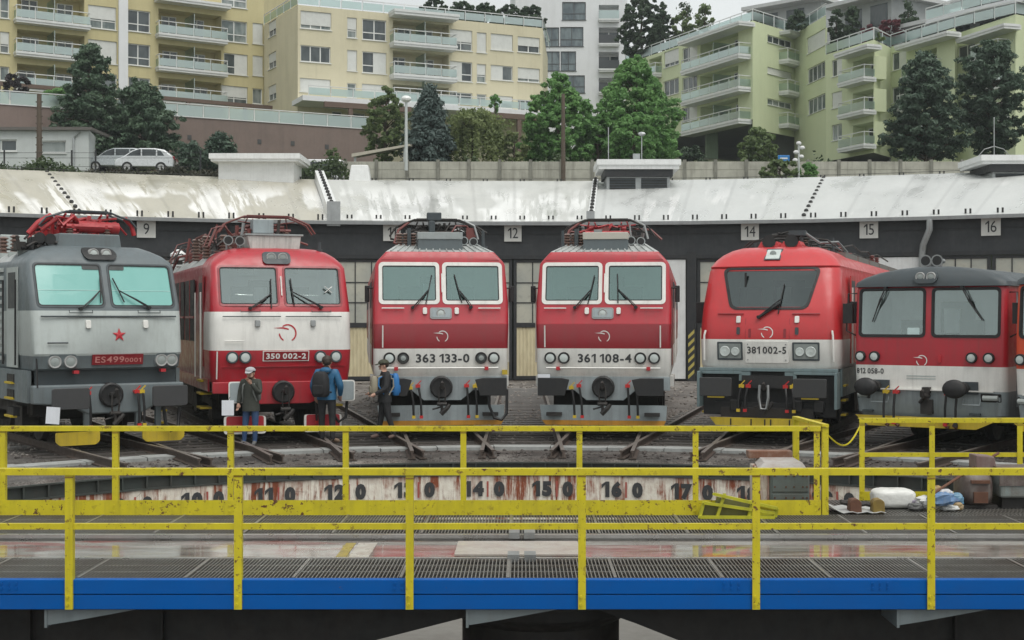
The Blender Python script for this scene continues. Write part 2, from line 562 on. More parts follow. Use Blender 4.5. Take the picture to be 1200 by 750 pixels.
ring_mesh('rim_beam', [(PIT_R - 0.02, -0.468), (PIT_R - 0.02, -0.44), (PIT_R + 0.05, -0.44), (PIT_R + 0.05, -0.24), (PIT_R - 0.03, -0.24), (PIT_R - 0.03, -0.215), (PIT_R + 0.16, -0.215)], GREENISH, n=240, parent=pit)
mb = MB()
for i in range(-30, 31):
    a = R(i * 2.32)
    mb.M = Matrix.Rotation(-a, 4, 'Z')
    mb.box(-0.012, 0.012, PIT_R - 0.025, PIT_R + 0.05, -0.438, -0.242)
mb.build('stiffener', GREENISH, pit)
for k in range(8, 21):
    a = R((k - 14.5) * STEP)
    dx = 0.004 * ((k * 7) % 5 - 2) - (0.07 if k == 18 else 0)
    surf = lambda x, z: PIT_R
    mk = text_on('number_mark', str(k), -0.27 + dx, -0.71, 0.29, TEXTB, pit, surf, bold=0.07, off=0.03)
    mk.rotation_euler = (0, 0, -a)
    for o in (text_on('number_mark', '0', 0.21 + dx, -0.715, 0.29, TEXTB, pit, surf, bold=0.075, off=0.03),
              MB().box(-0.017, 0.017, PIT_R - 0.03, PIT_R - 0.027, -0.86, -0.57).build('track_mark', FADER, pit)):
        o.rotation_euler = (0, 0, -a)

# concrete walkway slabs in an arc in front of the locomotives
CONC = paint('weathered walkway concrete', (0.33, 0.34, 0.33), 0.8, 0.5, 0.3, dirtcol=(0.08, 0.07, 0.06), scale=3, bumpy=0.3)
mb = MB()
for i in range(-11, 12):
    mb.M = Matrix.Translation(CTR) @ Matrix.Rotation(-R(i * 5.2), 4, 'Z')
    hw = 12.6 * R(5.2) / 2 - 0.006
    z = -0.105 - 0.006 * ((i * 5) % 3)
    mb.add([(-hw * .97, 12.36, GZ - .05), (hw * .97, 12.36, GZ - .05), (hw * 1.03, 12.84, GZ - .05), (-hw * 1.03, 12.84, GZ - .05),
            (-hw * .97, 12.36, z), (hw * .97, 12.36, z), (hw * 1.03, 12.84, z), (-hw * 1.03, 12.84, z)],
           [(0, 3, 2, 1), (4, 5, 6, 7), (0, 1, 5, 4), (1, 2, 6, 5), (2, 3, 7, 6), (3, 0, 4, 7)])
tag(mb.build('walkway', CONC), kind='structure')

# radial tracks
RAILTOP = paint('worn rail steel', (0.24, 0.215, 0.195), 0.45, 0.45, 0.3, metal=0.5, dirtcol=(0.07, 0.04, 0.03), scale=6)
RAILSIDE = paint('rusty rail side', (0.065, 0.045, 0.036), 0.7, 0.4, 0.3)
SLEEPER = paint('oily sleeper', (0.075, 0.065, 0.058), 0.75, 0.5, 0.3, dirtcol=(0.02, 0.018, 0.016), bumpy=0.4)
SLEEPER_C = paint('grey concrete sleeper', (0.21, 0.205, 0.195), 0.8, 0.45, 0.3, dirtcol=(0.06, 0.05, 0.045), bumpy=0.3)
def rail_mesh(r0, r1):
    mb = MB()
    prof = [(-.07, -.16), (.07, -.16), (.07, -.145), (.012, -.13), (.012, -.04), (.036, -.03), (.036, 0), (-.036, 0), (-.036, -.03), (-.012, -.04), (-.012, -.13), (-.07, -.145)]
    mb.prism([(x, z) for x, z in prof], 'y', r0, r1)
    for i, f in enumerate(mb.f):
        if i == 6: mb.mi[i] = 1
    return mb.mesh('rail', [RAILSIDE, RAILTOP])
rail_long = rail_mesh(PIT_R + 0.06, 43.5)
sl_mb = MB().box(-1.25, 1.25, -0.12, 0.12, GZ - 0.05, -0.148)
sleeper_wood = sl_mb.mesh('sleeper', SLEEPER)
sleeper_conc = sl_mb.mesh('sleeper', SLEEPER_C)
def put(name, me, parent, loc=(0, 0, 0), rz=0):
    o = bpy.data.objects.new(name, me); COL.objects.link(o)
    o.parent = parent; o.location = loc; o.rotation_euler = (0, 0, rz)
    return o
TRK = {-5: 'track running under the grey locomotive with the red star', -4: 'empty track between the star locomotive and the red and white one', -3: 'track running under the round nosed red and white locomotive',
       -2: 'empty track beside the man with the blue backpack', -1: 'track running under the red locomotive numbered 363', 0: 'empty track in the gap between the two square red locomotives',
       1: 'track running under the red locomotive numbered 361', 2: 'empty track between locomotive 361 and the smooth red locomotive', 3: 'track running under the smooth bright red locomotive',
       4: 'empty track between the smooth red locomotive and the railcar', 5: 'track running under the red railcar with the grey roof brow'}
for k in range(-5, 6):
    t = thing('railway_track', TRK[k], 'track', CTR, -R(k * STEP), 'tracks fanning out from the turntable')
    for s in (-1, 1): put('rail', rail_long, t, (s * 0.754, 0, 0.001 * (k % 3)))
    r = 13.3 if k % 2 == 0 else 13.3
    rmax = 36 if k % 2 == 0 else 17
    while r < rmax:
        put('sleeper', sleeper_conc if r > 16 else sleeper_wood, t, (0, r, 0.004 * (k % 3)))
        r += 0.62

# ------------------------------------------------------------------ turntable bridge
def wet_plate():
    m, t, p, N, K = nodes_of('wet stained plate with painted reflections')
    v = coords(t)
    c = mixc(t, rng(t, noise(t, coords(t, (0.5, 3, 1)), 2.0, 5, 0.65), 0.38, 0.62), (0.36, 0.345, 0.31), (0.15, 0.12, 0.10))
    red = rng(t, noise(t, coords(t, (0.9, 3.5, 1)), 1.0, 5, 0.7), 0.49, 0.56)  # red and yellow reflections of locomotives and posts put into the colour
    zone = rng(t, noise(t, coords(t, (0.22, 0.2, 1)), 1.0, 1), 0.50, 0.62)
    c = mixc(t, mul(t, red, zone), c, (0.24, 0.035, 0.022))
    yel = rng(t, noise(t, coords(t, (1.3, 0.9, 1)), 0.55, 2), 0.66, 0.70, 0, 0.7)
    c = mixc(t, yel, c, (0.36, 0.26, 0.03))
    br = rng(t, noise(t, coords(t, (0.6, 2.5, 1)), 1.7, 6, 0.7), 0.58, 0.68, 0, 0.8)
    c = mixc(t, br, c, (0.09, 0.055, 0.04))
    K(c, p.inputs['Base Color'])
    K(rng(t, noise(t, coords(t, (0.7, 2, 1)), 1.5, 4), 0.42, 0.6, 0.03, 0.22), p.inputs['Roughness'])
    p.inputs['Coat Weight'].default_value = 0.6; p.inputs['Coat Roughness'].default_value = 0.05
    bump(t, p, noise(t, coords(t, (1, 2.5, 1)), 2.2, 3), 0.10, 0.012)
    return m
GRATE = paint('grey walkway grating', (0.22, 0.214, 0.196), 0.4, 0.85, 0.3, metal=0.4, dirtcol=(0.075, 0.045, 0.03), scale=0.55)
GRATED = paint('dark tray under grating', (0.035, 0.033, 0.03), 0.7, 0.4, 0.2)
GIRDER = paint('black bridge girder', (0.011, 0.011, 0.011), 0.65, 0.4, 0.4, dirtcol=(0.03, 0.02, 0.015))
BX = 10.35
br_ = thing('turntable_bridge', 'turntable bridge with blue edge girder, grating walkways and a wet plated track', 'turntable', CTR)
NY = -1.95    # near edge (local y)
FY = 2.27
mb = MB()
mb.box(-BX, BX, NY, NY + 0.10, -0.135, 0.0).box(-BX, BX, NY + 0.004, NY + 0.10, -0.28, -0.143)
mb.box(-BX, BX, NY + 0.02, NY + 0.35, -0.278, -0.255)
girder = mb.build('blue_girder', BLUE, br_, bevel=0.006)
mb = MB()
for x in (-8.3, -4.9, -1.2, 1.9, 3.3, 5.4, 8.6):
    for dx in (0, .07, .14):
        for dz in (-.03, -.08):
            mb.cyl((x + dx, NY + .01, dz), (x + dx, NY - .012, dz), 0.013, n=6)
mb.build('bolt', BLUE, girder)
# gratings: bearing bars across, a few cross rods
def grating(y0, y1, name):
    mb = MB()
    x = -BX + 0.02
    while x < BX:
        mb.box(x, x + 0.010, y0, y1, -0.035, 0.0); x += 0.037
    n = max(3, int((y1 - y0) / 0.33))
    for i in range(n + 1):
        y = y0 + (y1 - y0) * i / n
        mb.box(-BX, BX, y - 0.008, y + 0.008, -0.03, -0.002)
    xx = -BX
    while xx < BX:
        mb.box(xx, xx + 0.03, y0, y1, -0.04, 0.006); xx += 1.02
    o = mb.build(name, GRATE, br_)
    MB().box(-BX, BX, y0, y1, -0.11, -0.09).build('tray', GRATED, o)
    return o
grating(NY + 0.103, -0.83, 'near_grating')
grating(0.83, FY, 'far_grating')
MB().box(-BX, BX, -0.66, 0.66, -0.09, -0.06).build('track_plate', wet_plate(), br_)
RAILB = paint('polished rail steel', (0.42, 0.41, 0.40), 0.3, 0.35, 0.2, metal=0.75, dirtcol=(0.1, 0.07, 0.05))
for s in (-1, 1):
    mb = MB()
    mb.box(-BX, BX, s * .754 - .036, s * .754 + .036, -0.04, 0.0).box(-BX, BX, s * .754 - .015, s * .754 + .015, -0.1, -0.04).box(-BX, BX, s * .754 - .072, s * .754 + .072, -0.115, -0.1)
    mb.build('bridge_rail', RAILB, br_)
MB().box(-0.72, 0.62, -0.35, 0.48, -0.058, -0.03).build('cover_plate', paint('scuffed cover plate', (0.40, 0.37, 0.33), 0.35, 0.5, 0.2, dirtcol=(0.15, 0.05, 0.04), scale=3), br_, bevel=0.008)
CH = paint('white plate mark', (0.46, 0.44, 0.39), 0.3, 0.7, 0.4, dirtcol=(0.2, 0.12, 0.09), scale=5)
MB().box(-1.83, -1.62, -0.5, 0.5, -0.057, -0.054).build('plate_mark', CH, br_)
mb = MB()
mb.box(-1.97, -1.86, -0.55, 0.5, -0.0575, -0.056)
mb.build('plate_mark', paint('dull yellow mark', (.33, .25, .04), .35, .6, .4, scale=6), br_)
mb = MB()
for x in (-0.15, 0.02): mb.box(x, x + 0.12, -0.86, -0.62, -0.03, 0.045).box(x, x + 0.12, 0.62, 0.85, -0.03, 0.04)
mb.build('rail_clamp', STEEL, br_)
mb = MB()
for (x0, x1, zb) in ((-BX, -2.9, -1.3), (2.9, BX, -1.3)):
    mb.box(x0, x1, -1.42, -1.16, zb - 0.03, zb); mb.box(x0, x1, 1.16, 1.42, zb - 0.03, zb)
for yy in (-1.32, 1.26):
    mb.prism([(-BX, -.29), (-BX, -1.3), (-2.9, -1.3), (-1.54, -.74), (-.60, -.50), (.75, -.42), (1.12, -.55), (1.6, -.74), (2.9, -1.3), (BX, -1.3), (BX, -.29)], 'y', yy, yy + .06)
x = -BX + .3
while x < BX:
    if not -3 < x < 3: mb.box(x, x + 0.02, -1.40, -1.325, -1.15, -0.29)
    x += 1.3
mb.box(-BX, BX, -1.9, 2.25, -0.25, -0.22)
mb.build('main_girder', GIRDER, br_)
mb = MB()
for x in (-8.45, -4.5, -0.52, 3.55, 7.55):
    mb.prism([(x, -0.29), (x + 0.85, -0.29), (x + 0.25, -0.40), (x, -0.44)], 'y', NY + 0.05, NY + 0.08)
    mb.box(x - 0.012, x + 0.012, NY + 0.04, NY + 0.6, -0.46, -0.285)
mb.build('bracket', EGREY, br_)
mb = MB()
mb.lathe([(1.05, -2.2), (1.05, -1.75), (0.85, -1.65), (0.85, -0.75), (1.1, -0.6), (1.1, -0.45), (0.5, -0.4)], (0.2, 0, 0), 28)
for i in range(14):
    a = 2 * math.pi * i / 14
    mb.cyl((0.2 + 0.95 * math.cos(a), 0.95 * math.sin(a), -1.75), (0.2 + 0.95 * math.cos(a), 0.95 * math.sin(a), -1.62), 0.05, n=6)
mb.build('pivot_drum', GIRDER, br_, smooth=40)

# ------------------------------------------------------------------ yellow railings
WELD = paint('rusting weld', (0.30, 0.19, 0.02), .7, .7, .3, dirtcol=(.09, .04, .02), scale=30)
def railing(label, xs, Y, z_top, z_mid, z_toe, x_end, zb, depth=0.0, toe_h=0.187):
    r = thing('railing', label, 'railing', (0, Y, 0), 0, 'yellow railings on the turntable')
    for x in xs:
        mb = MB()
        mb.box(x - 0.036, x + 0.036, -0.012, 0.0, zb, z_top - 0.012).box(x + 0.025, x + 0.036, 0.0, 0.06, zb, z_top - 0.012)
        p = mb.build('post', YELLOW, r)
        mb = MB()
        for z in (zb + 0.05, zb + 0.12): mb.cyl((x - .01, -.012, z), (x - .01, -.03, z), 0.014, n=6)
        mb.build('bolt', YELLOW, p)
        wz = z_top - 0.066 - 0.01 * (int(x * 7) % 3)
        MB().box(x - 0.039, x + 0.039, -0.0165, 0.002, wz - 0.012, wz).build('weld', WELD, p)
    mb = MB()
    mb.box(x_end[0], x_end[1], -0.02, 0.065, z_top - 0.012, z_top).box(x_end[0], x_end[1], -0.024, -0.014, z_top - 0.062, z_top - 0.0125)
    mb.build('top_rail', YELLOW, r)
    if z_mid is not None:
        mb = MB()
        mb.box(x_end[0], x_end[1], 0.002, 0.05, z_mid - 0.01, z_mid).box(x_end[0], x_end[1], 0.002, 0.010, z_mid - 0.055, z_mid - 0.0105)
        mb.build('mid_rail', YELLOW, r)
    if z_toe is not None:
        MB().box(x_end[0], x_end[1], -0.022, -0.0145, z_toe, z_toe + toe_h).build('toe_board', YELLOW, r)
    return r
nx = [(p - 612) / FPX * 12.84 for p in (-120, 81, 279, 480, 682, 886, 1091, 1296)]
near_rail = railing('long yellow railing bolted outside the blue girder nearest the viewer', nx, 12.84, 1.05, 0.53, None, (-8.5, 8.5), -0.275)
fx = [(p - 612) / FPX * 17.08 for p in (-132, 3, 135, 270, 405, 543, 679, 815, 957)]
far_rail = railing('yellow railing with toe board along the far side of the turntable', fx, 17.08, 1.11, 0.58, 0.0, (-8.5, fx[-1] + 0.05), 0.0)
mb = MB()      # short return at its right end
xe = fx[-1] + 0.11
mb.box(xe - 0.04, xe + 0.04, 0.0, 0.07, 0.0, 1.09)
mb.build('post', YELLOW, far_rail)
mb = MB(); mb.box(xe - 0.14, xe - 0.06, 1.32, 1.38, 0.0, 1.09); mb.build('post', YELLOW, far_rail)
mb = MB(); mb.bar((xe, -0.02, 1.115), (xe - 0.1, 1.4, 1.115), 0.08, 0.04); mb.build('top_rail', YELLOW, far_rail)
rx = [(p - 612) / FPX * 18.45 for p in (1010, 1092, 1195, 1290)]
right_rail = railing('yellow railing section standing at the far right behind the rusty motor', rx, 18.45, 1.11, 0.64, 0.0, (rx[0] - 0.04, 9.3), 0.0, toe_h=0.12)
mb = MB()
pts = []
xa, xb = fx[-1] + 0.13, rx[0] - 0.04
for i in range(60):
    u = i / 59
    pts.append((xa + (xb - xa) * u, 17.2 + 1.2 * u, 1.02 - 0.26 * math.sin(math.pi * u) * (0.6 + 0.4 * u) - 0.02 * u))
for i in range(59):
    p, q = Vector(pts[i]), Vector(pts[i + 1])
    mb.bar(p, q + (q - p) * 0.3, 0.022 if i % 2 else 0.008, 0.008 if i % 2 else 0.022)
tag(mb.build('chain', YELLOW), 'sagging yellow chain hung across the gap between two yellow railings', 'chain')

# ------------------------------------------------------------------ engine shed
SH_R = 42.2
def th_px(px, r):
    lo, hi = -1.2, 1.2
    for _ in range(50):
        m = (lo + hi) / 2
        if FPX * r * math.sin(m) / (CTR.y + r * math.cos(m)) < px - 612: lo = m
        else: hi = m
    return m
def S(th, r, z): return Vector((r * math.sin(th), CTR.y + r * math.cos(th), z))
def adopt(o, root):
    o.parent = root
    o.location = -Vector(root.location)
    return o

SHEDW = paint('black shed boarding', (0.026, 0.029, 0.033), 0.55, 0.3, 0.3, dirtcol=(0.07, 0.07, 0.07), sscale=(6, 6, 0.4))
SHEDF = paint('black shed frame', (0.017, 0.019, 0.022), 0.55, 0.3, 0.2)
def pane_mat():
    m, t, p, N, K = nodes_of('frosted wired glass')
    v = coords(t)
    c = mixc(t, rng(t, noise(t, v, 0.8, 3), 0.35, 0.65), (0.48, 0.47, 0.39), (0.36, 0.37, 0.33))
    c = mixc(t, rng(t, noise(t, v, 5, 4), 0.55, 0.75, 0, 0.4), c, (0.2, 0.19, 0.16))
    K(c, p.inputs['Base Color']); p.inputs['Roughness'].default_value = 0.3
    return m
FROST = pane_mat()
def corr_mat(name, a, b, sc=9):
    m, t, p, N, K = nodes_of(name)
    v = coords(t)
    c = mixc(t, rng(t, noise(t, coords(t, (1, 1, 0.3)), 4, 4), 0.4, 0.75, 0, 0.6), a, b)
    K(c, p.inputs['Base Color']); p.inputs['Roughness'].default_value = 0.6
    return m
CREAM = corr_mat('cream corrugated door sheet', (0.62, 0.55, 0.36), (0.35, 0.28, 0.16))
WHITED = paint('white door sheet', (0.70, 0.71, 0.70), 0.5, 0.25, 0.2, dirtcol=(0.25, 0.24, 0.22))

def roof_mat(name, a, b, streak, lo, hi, wet=0.3):
    m, t, p, N, K = nodes_of(name)
    v = coords(t)
    U = lambda sx, sy: coords(t, (sx, sy, 1), 'UV')
    # patches running down the slope, ragged at their upper ends
    big = rng(t, noise(t, U(0.30, 0.055), 1.0, 3, 0.6), lo, lo + 0.05)
    rag = rng(t, noise(t, U(1.6, 0.055), 1.0, 6, 0.68), hi, hi + 0.05)
    sep = N('ShaderNodeSeparateXYZ'); K(U(1, 1), sep.inputs[0])
    up = rng(t, sep.outputs[1], 12.5, 7.5)
    c = mixc(t, rng(t, noise(t, U(0.6, 0.12), 1.0, 5), 0.35, 0.7), a, b)
    f = mul(t, mul(t, big, rag), up)
    c = mixc(t, f, c, streak)
    dk = rng(t, noise(t, U(1.6, 0.05), 1.0, 4, 0.6), 0.58, 0.75, 0, 0.4)
    c = mixc(t, dk, c, tuple(x * 0.55 for x in a))
    seam = N('ShaderNodeTexWave'); seam.inputs['Scale'].default_value = 0.16; seam.inputs['Distortion'].default_value = 0.4; K(U(1, 0), seam.inputs[0])
    c = mixc(t, rng(t, seam.outputs[1], 0.0, 0.03, 0.35, 0), c, tuple(x * 0.6 for x in a))
    K(c, p.inputs['Base Color'])
    K(rng(t, noise(t, U(0.5, 0.12), 1.0, 4), 0.35, 0.65, 0.18, 0.55), p.inputs['Roughness'])
    bump(t, p, noise(t, U(0.8, 0.3), 1.0, 4), wet, 0.1)
    return m
ROOF_B = roof_mat('beige roof membrane', (0.46, 0.435, 0.36), (0.40, 0.38, 0.32), (0.80, 0.79, 0.76), 0.47, 0.44)
ROOF_W = roof_mat('off white roof membrane', (0.54, 0.54, 0.51), (0.48, 0.485, 0.46), (0.76, 0.76, 0.74), 0.46, 0.45)
ROOF_W2 = roof_mat('pale roof membrane', (0.53, 0.54, 0.525), (0.48, 0.49, 0.475), (0.66, 0.66, 0.645), 0.5, 0.5)

shed = thing('engine_shed', 'long curved engine shed with white membrane roof and black numbered doorways', 'shed', S(0, SH_R, GZ))
BPX = [-198, -50, 97.5, 242.5, 387, 530.5, 671.5, 810.5, 949, 1090, 1236, 1384]
BTH = [th_px(p, SH_R) for p in BPX]
ZH, ZE = 5.06, 6.42
EAVE_R, RIDGE_R, RIDGE_Z = SH_R - 0.35, SH_R + 15.0, 9.62
def bay_M(a, b, r=SH_R):
    p, q = S(a, r, 0), S(b, r, 0)
    d = (q - p).normalized()
    n = Vector((-d.y, d.x, 0))
    M = Matrix(((d.x, n.x, 0, p.x), (d.y, n.y, 0, p.y), (0, 0, 1, 0), (0, 0, 0, 1)))
    return M, (q - p).length
wall = MB(); frame = MB(); gut = MB()
white_leaf = {(6, 0), (6, 1), (8, 0), (8, 1)}
for i in range(len(BTH) - 1):
    M, W = bay_M(BTH[i], BTH[i + 1])
    wall.M = M; frame.M = M; gut.M = M
    wall.box(0.0, W, 0.0, 0.3, ZH, ZE - 0.03)
    frame.box(-0.2, 0.2, -0.06, 0.34, GZ, ZH + 0.12)
    frame.box(0.2, W - 0.2, -0.03, 0.28, ZH - 0.16, ZH + 0.0)
    frame.box(0.0, W, -0.05, -0.002, ZE - 0.5, ZE - 0.46)
    gut.box(-0.02, W + 0.02, -0.52, -0.36, ZE - 0.14, ZE - 0.0)
    gut.box(-0.02, W + 0.02, -0.36, 0.0, ZE - 0.1, ZE - 0.04)
    for s in (0, 1):
        x0 = 0.22 if s == 0 else W / 2 + 0.03
        x1 = W / 2 - 0.03 if s == 0 else W - 0.22
        lf = MB(M); lf.box(x0, x0 + 0.13, 0.05, 0.14, GZ + 0.05, ZH - 0.18).box(x1 - 0.13, x1, 0.05, 0.14, GZ + 0.05, ZH - 0.18)
        wl = (i, s) in white_leaf
        for (za, zb) in ((GZ + 0.05, GZ + 0.2), (2.05, 2.25), (ZH - 0.3, ZH - 0.18)):
            lf.box(x0 + 0.13, x1 - 0.13, 0.05, 0.14, za, zb)
        xi0, xi1 = x0 + 0.13, x1 - 0.13
        if not wl:
            for c_ in (1, 2): lf.box(xi0 + (xi1 - xi0) * c_ / 3 - 0.022, xi0 + (xi1 - xi0) * c_ / 3 + 0.022, 0.06, 0.12, 2.25, ZH - 0.3)
            for c_ in (1, 2): lf.box(xi0, xi1, 0.062, 0.118, 2.25 + 2.5 * c_ / 3 - 0.022, 2.25 + 2.5 * c_ / 3 + 0.022)
        o = adopt(lf.build('door_leaf', SHEDF), shed)
        lower = MB(M)
        n = 26
        pts = []
        for q in range(n + 1):
            pts.append((xi0 + (xi1 - xi0) * q / n, 0.08 + (0.03 if q % 2 else 0.0)))
        zt = ZH - 0.3 if wl else 2.05
        for q in range(n):
            (xa, ya), (xb, yb) = pts[q], pts[q + 1]
            lower.add([(xa, ya, GZ + 0.2), (xb, yb, GZ + 0.2), (xb, yb, zt), (xa, ya, zt)], [(0, 1, 2, 3)])
        if wl:
            lower.M = M; lower.v = []; lower.f = []; lower.mi = []
            lower.box(xi0 - .1, xi1 + .1, 0.02, 0.05, GZ + 0.1, ZH - 0.2)
        lower.build('panel', WHITED if wl else CREAM, o)
        if not wl:
            MB(M).box(xi0, xi1, 0.085, 0.095, 2.25, ZH - 0.3).build('pane', FROST, o)
adopt(wall.build('lintel_wall', SHEDW), shed)
adopt(frame.build('door_frame', SHEDF), shed)
adopt(gut.build('gutter', STEEL), shed)
# roof in sections, each a strip of facets
def roof_strip(p0, p1, mat):
    a0, a1 = th_px(p0, EAVE_R), th_px(p1, EAVE_R)
    n = max(2, int((a1 - a0) / 0.04)); m = 8
    vs, fs = [], []
    for i in range(n + 1):
        a = a0 + (a1 - a0) * i / n
        for j in range(m + 1):
            t = j / m
            vs.append(S(a, EAVE_R + (RIDGE_R - EAVE_R) * t, ZE + (RIDGE_Z - ZE) * t + 0.05 * math.sin(7 * a * t + p0)))
        vs.append(S(a, RIDGE_R + 0.4, RIDGE_Z - 1.4))
        vs.append(S(a, EAVE_R, ZE - 0.04))
    k = m + 3
    for i in range(n):
        for j in range(m + 1): fs.append((i * k + j, (i + 1) * k + j, (i + 1) * k + j + 1, i * k + j + 1))
        fs.append((i * k + k - 1, (i + 1) * k + k - 1, (i + 1) * k, i * k))
    mb = MB(); mb.add(vs, fs)
    o = adopt(mb.build('roof', mat, smooth=30), shed)
    uv = o.data.uv_layers.new(name='slope')
    for lp in o.data.loops:
        i, j = divmod(lp.vertex_index, k)
        uv.data[lp.index].uv = ((a0 + (a1 - a0) * i / n) * 50 + p0, (min(j, m) / m) * 15)
roof_strip(-260, 385, ROOF_B); roof_strip(385.2, 691, ROOF_W); roof_strip(691.2, 1440, ROOF_W2)
STUD = plain('black studs', (0.02, 0.02, 0.02), 0.6)
def slope(a, t, dz=0.0): return S(a, EAVE_R + (RIDGE_R - EAVE_R) * t, ZE + (RIDGE_Z - ZE) * t + dz)
for (p0, kind, hgt, wid) in ((96, 'studs', 0.05, 0.1), (391, 'wall', 0.55, 0.45), (692, 'wall', 0.2, 0.28), (940, 'studs', 0.05, 0.1)):
    a = th_px(p0, EAVE_R)
    par = None
    if kind == 'wall':
        mb = MB()
        d = Vector((math.cos(a), -math.sin(a), 0)) * wid / 2
        A, B = slope(a, 0.01, -0.05), slope(a, 0.995, -0.05)
        up = Vector((0, 0, hgt))
        mb.add([A - d, A + d, B + d, B - d, A - d + up, A + d + up, B + d + up, B - d + up], [(0, 3, 2, 1), (4, 5, 6, 7), (0, 1, 5, 4), (1, 2, 6, 5), (2, 3, 7, 6), (3, 0, 4, 7)])
        par = adopt(mb.build('fire_wall', WHITED), shed)
        mb = MB(); mb.M = Matrix.Translation(slope(a, 0.0)) @ Matrix.Rotation(-a, 4, 'Z')
        mb.box(-wid * 0.6, wid * 0.6, -0.1, 0.25, -0.2, hgt + 0.25)
        mb.build('end_cap', ZINC, par)
    mb = MB()
    nst = 11 if kind == 'studs' else 13
    for i in range(nst):
        c = slope(a, (i + 0.7) / nst, hgt)
        mb.ball(c, 0.10, 0.12, 0.09, 8, 4)
    o = mb.build('stud', STUD)
    if par: o.parent = par
    else: adopt(o, shed)
# snow guards: pairs of clips above the gutter
clip = MB()
clip.prism([(-.125, -.1), (.125, -.1), (.125, .2), (.055, .2), (.055, -.06), (-.055, -.06), (-.055, .2), (-.125, .2)], 'y', -.04, .05)
clip_me = clip.mesh('snow_guard', STUD)
for i in range(-20, 21):
    a = R(i * 1.62)
    o = put('snow_guard', clip_me, shed, slope(a, 0.035, 0.0) - Vector(shed.location), -a)
clip2 = MB()
clip2.prism([(-.135, -.1), (.135, -.1), (.135, .16), (.065, .16), (.065, -.06), (-.065, -.06), (-.065, .16), (-.135, .16)], 'y', -.04, .05)
clip2_me = clip2.mesh('ridge_clip', STUD)
for i in range(-14, 15):
    a = R(i * 1.95)
    put('ridge_clip', clip2_me, shed, slope(a, 0.995, 0.0) - Vector(shed.location), -a)
mb = MB()
mb.tube([slope(R(-28 + i * 2), 0.998, 0.14) for i in range(29)], 0.012, 4)
adopt(mb.build('ridge_wire', STUD), shed)
# number plates
for (k, num) in ((2, '9'), (4, '11'), (5, '12'), (7, '14'), (8, '15'), (9, '16')):
    M, W = bay_M(BTH[k], BTH[k + 1])
    o = adopt(MB(M).box(W / 2 - 0.36, W / 2 + 0.36, -0.13, -0.09, 5.63, 6.33).build('number_plate', plain('white number plate', (0.66, 0.66, 0.62), 0.5)), shed)
    vs, fs, wd = letters(num, 0.0)
    h = 0.44
    t = MB(M); t.add([(W / 2 - wd * h * 0.42 + x * h * 0.84, -0.136, 5.76 + y * h) for x, y in vs], fs)
    t.build('numeral', TEXTB, o)
# rainwater pipe, hazard boards
M, W = bay_M(BTH[8], BTH[9])
mb = MB(M)
mb.tube([(W, -0.45, ZE - 0.1), (W, -0.45, ZE - 0.5), (W - 0.25, -0.25, ZE - 1.1), (W - 0.3, -0.15, ZE - 1.5), (W - 0.3, -0.15, 0.0)], 0.13, 10)
adopt(mb.build('rain_pipe', ZINC, smooth=40), shed)
HZY = paint('hazard yellow', (0.5, 0.42, 0.1), 0.5, 0.4, 0.2)
for bi, tall in ((7, 2.2), (5, 1.9), (4, 2.1)):
    M, W = bay_M(BTH[bi], BTH[bi + 1])
    mb = MB(M); mb.c = 0
    mb.box(-0.13, 0.13, -0.12, -0.065, GZ, tall)
    o = adopt(mb.build('hazard_board', SHEDF), shed)
    mb = MB(M)
    z = GZ + 0.1
    while z < tall - 0.35:
        mb.add([(-0.125, -0.124, z), (0.125, -0.124, z + 0.25), (0.125, -0.124, z + 0.4), (-0.125, -0.124, z + 0.15)], [(0, 1, 2, 3)])
        z += 0.33
    mb.build('stripes', HZY, o)

def vent(p0, p1, y_lid0, y_lid1, y_bot, Y, louvre, inset=10):
    root = shed
    a, b = at(p0, y_lid0, Y), at(p1, y_lid1, Y)
    zb = at(0, y_bot, Y).z - 0.5
    x0, x1 = a.x, b.x
    dx = inset / FPX * Y
    mb = MB(); mb.box(x0 + dx, x1 - dx, Y, Y + 2.5, zb, b.z)
    o = adopt(mb.build('roof_ventilator', WHITED if not louvre else ZINC), root)
    mb = MB(); mb.box(x0, x1, Y - 0.4, Y + 2.9, b.z + 0.002, a.z)
    mb.box(x0 - 0.08, x1 + 0.08, Y - 0.48, Y + 2.98, a.z - 0.22, a.z + 0.05)
    mb.build('lid', WHITED, o)
    if louvre:
        MB().box(x0 + dx * 0.7, x1 - dx * 0.7, Y - 0.25, Y + 2.7, b.z - 0.35, b.z).build('soffit', SHEDF, o)
        w_ = x1 - x0 - 2 * dx
        n = 2
        mb = MB(); sl = MB()
        for q in range(n):
            xa = x0 + dx + w_ * (q + 0.09) / n; xb = x0 + dx + w_ * (q + 0.91) / n
            mb.box(xa, xb, Y - 0.03, Y - 0.002, b.z - 1.05, b.z - 0.42)
            for j in range(5): sl.box(xa, xb, Y - 0.06, Y - 0.028, b.z - 1.03 + j * 0.13, b.z - 0.98 + j * 0.13)
        mb.build('louvre', STUD, o); sl.build('slat', SLATE, o)
    return o
v1 = vent(249, 351, 182, 190, 217, 69.0, False, 7)
v2 = vent(701, 795, 189, 199, 224, 68.0, True, 10)
v3 = vent(1148, 1262, 184, 193, 216, 64.5, True, 15)
mb = MB()
for (px, h) in ((560, 0), (752, 1.0)):
    p = at(752, 187, 72) if h else at(713, 187, 72)
    mb.cyl(p, p + Vector((0, 0, 1.3 if h else 1.7)), 0.03, n=5)
    if h: mb.ball(p + Vector((0, 0, 1.35)), 0.22, 0.15, 0.12, 8, 4)
mb.box(at(742, 0, 72).x, at(750, 0, 72).x, 72, 72.4, at(0, 188, 72).z, at(0, 180, 72).z)
adopt(mb.build('roof_mast', ZINC), shed)
mb = MB()
p = at(1165, 183, 70)
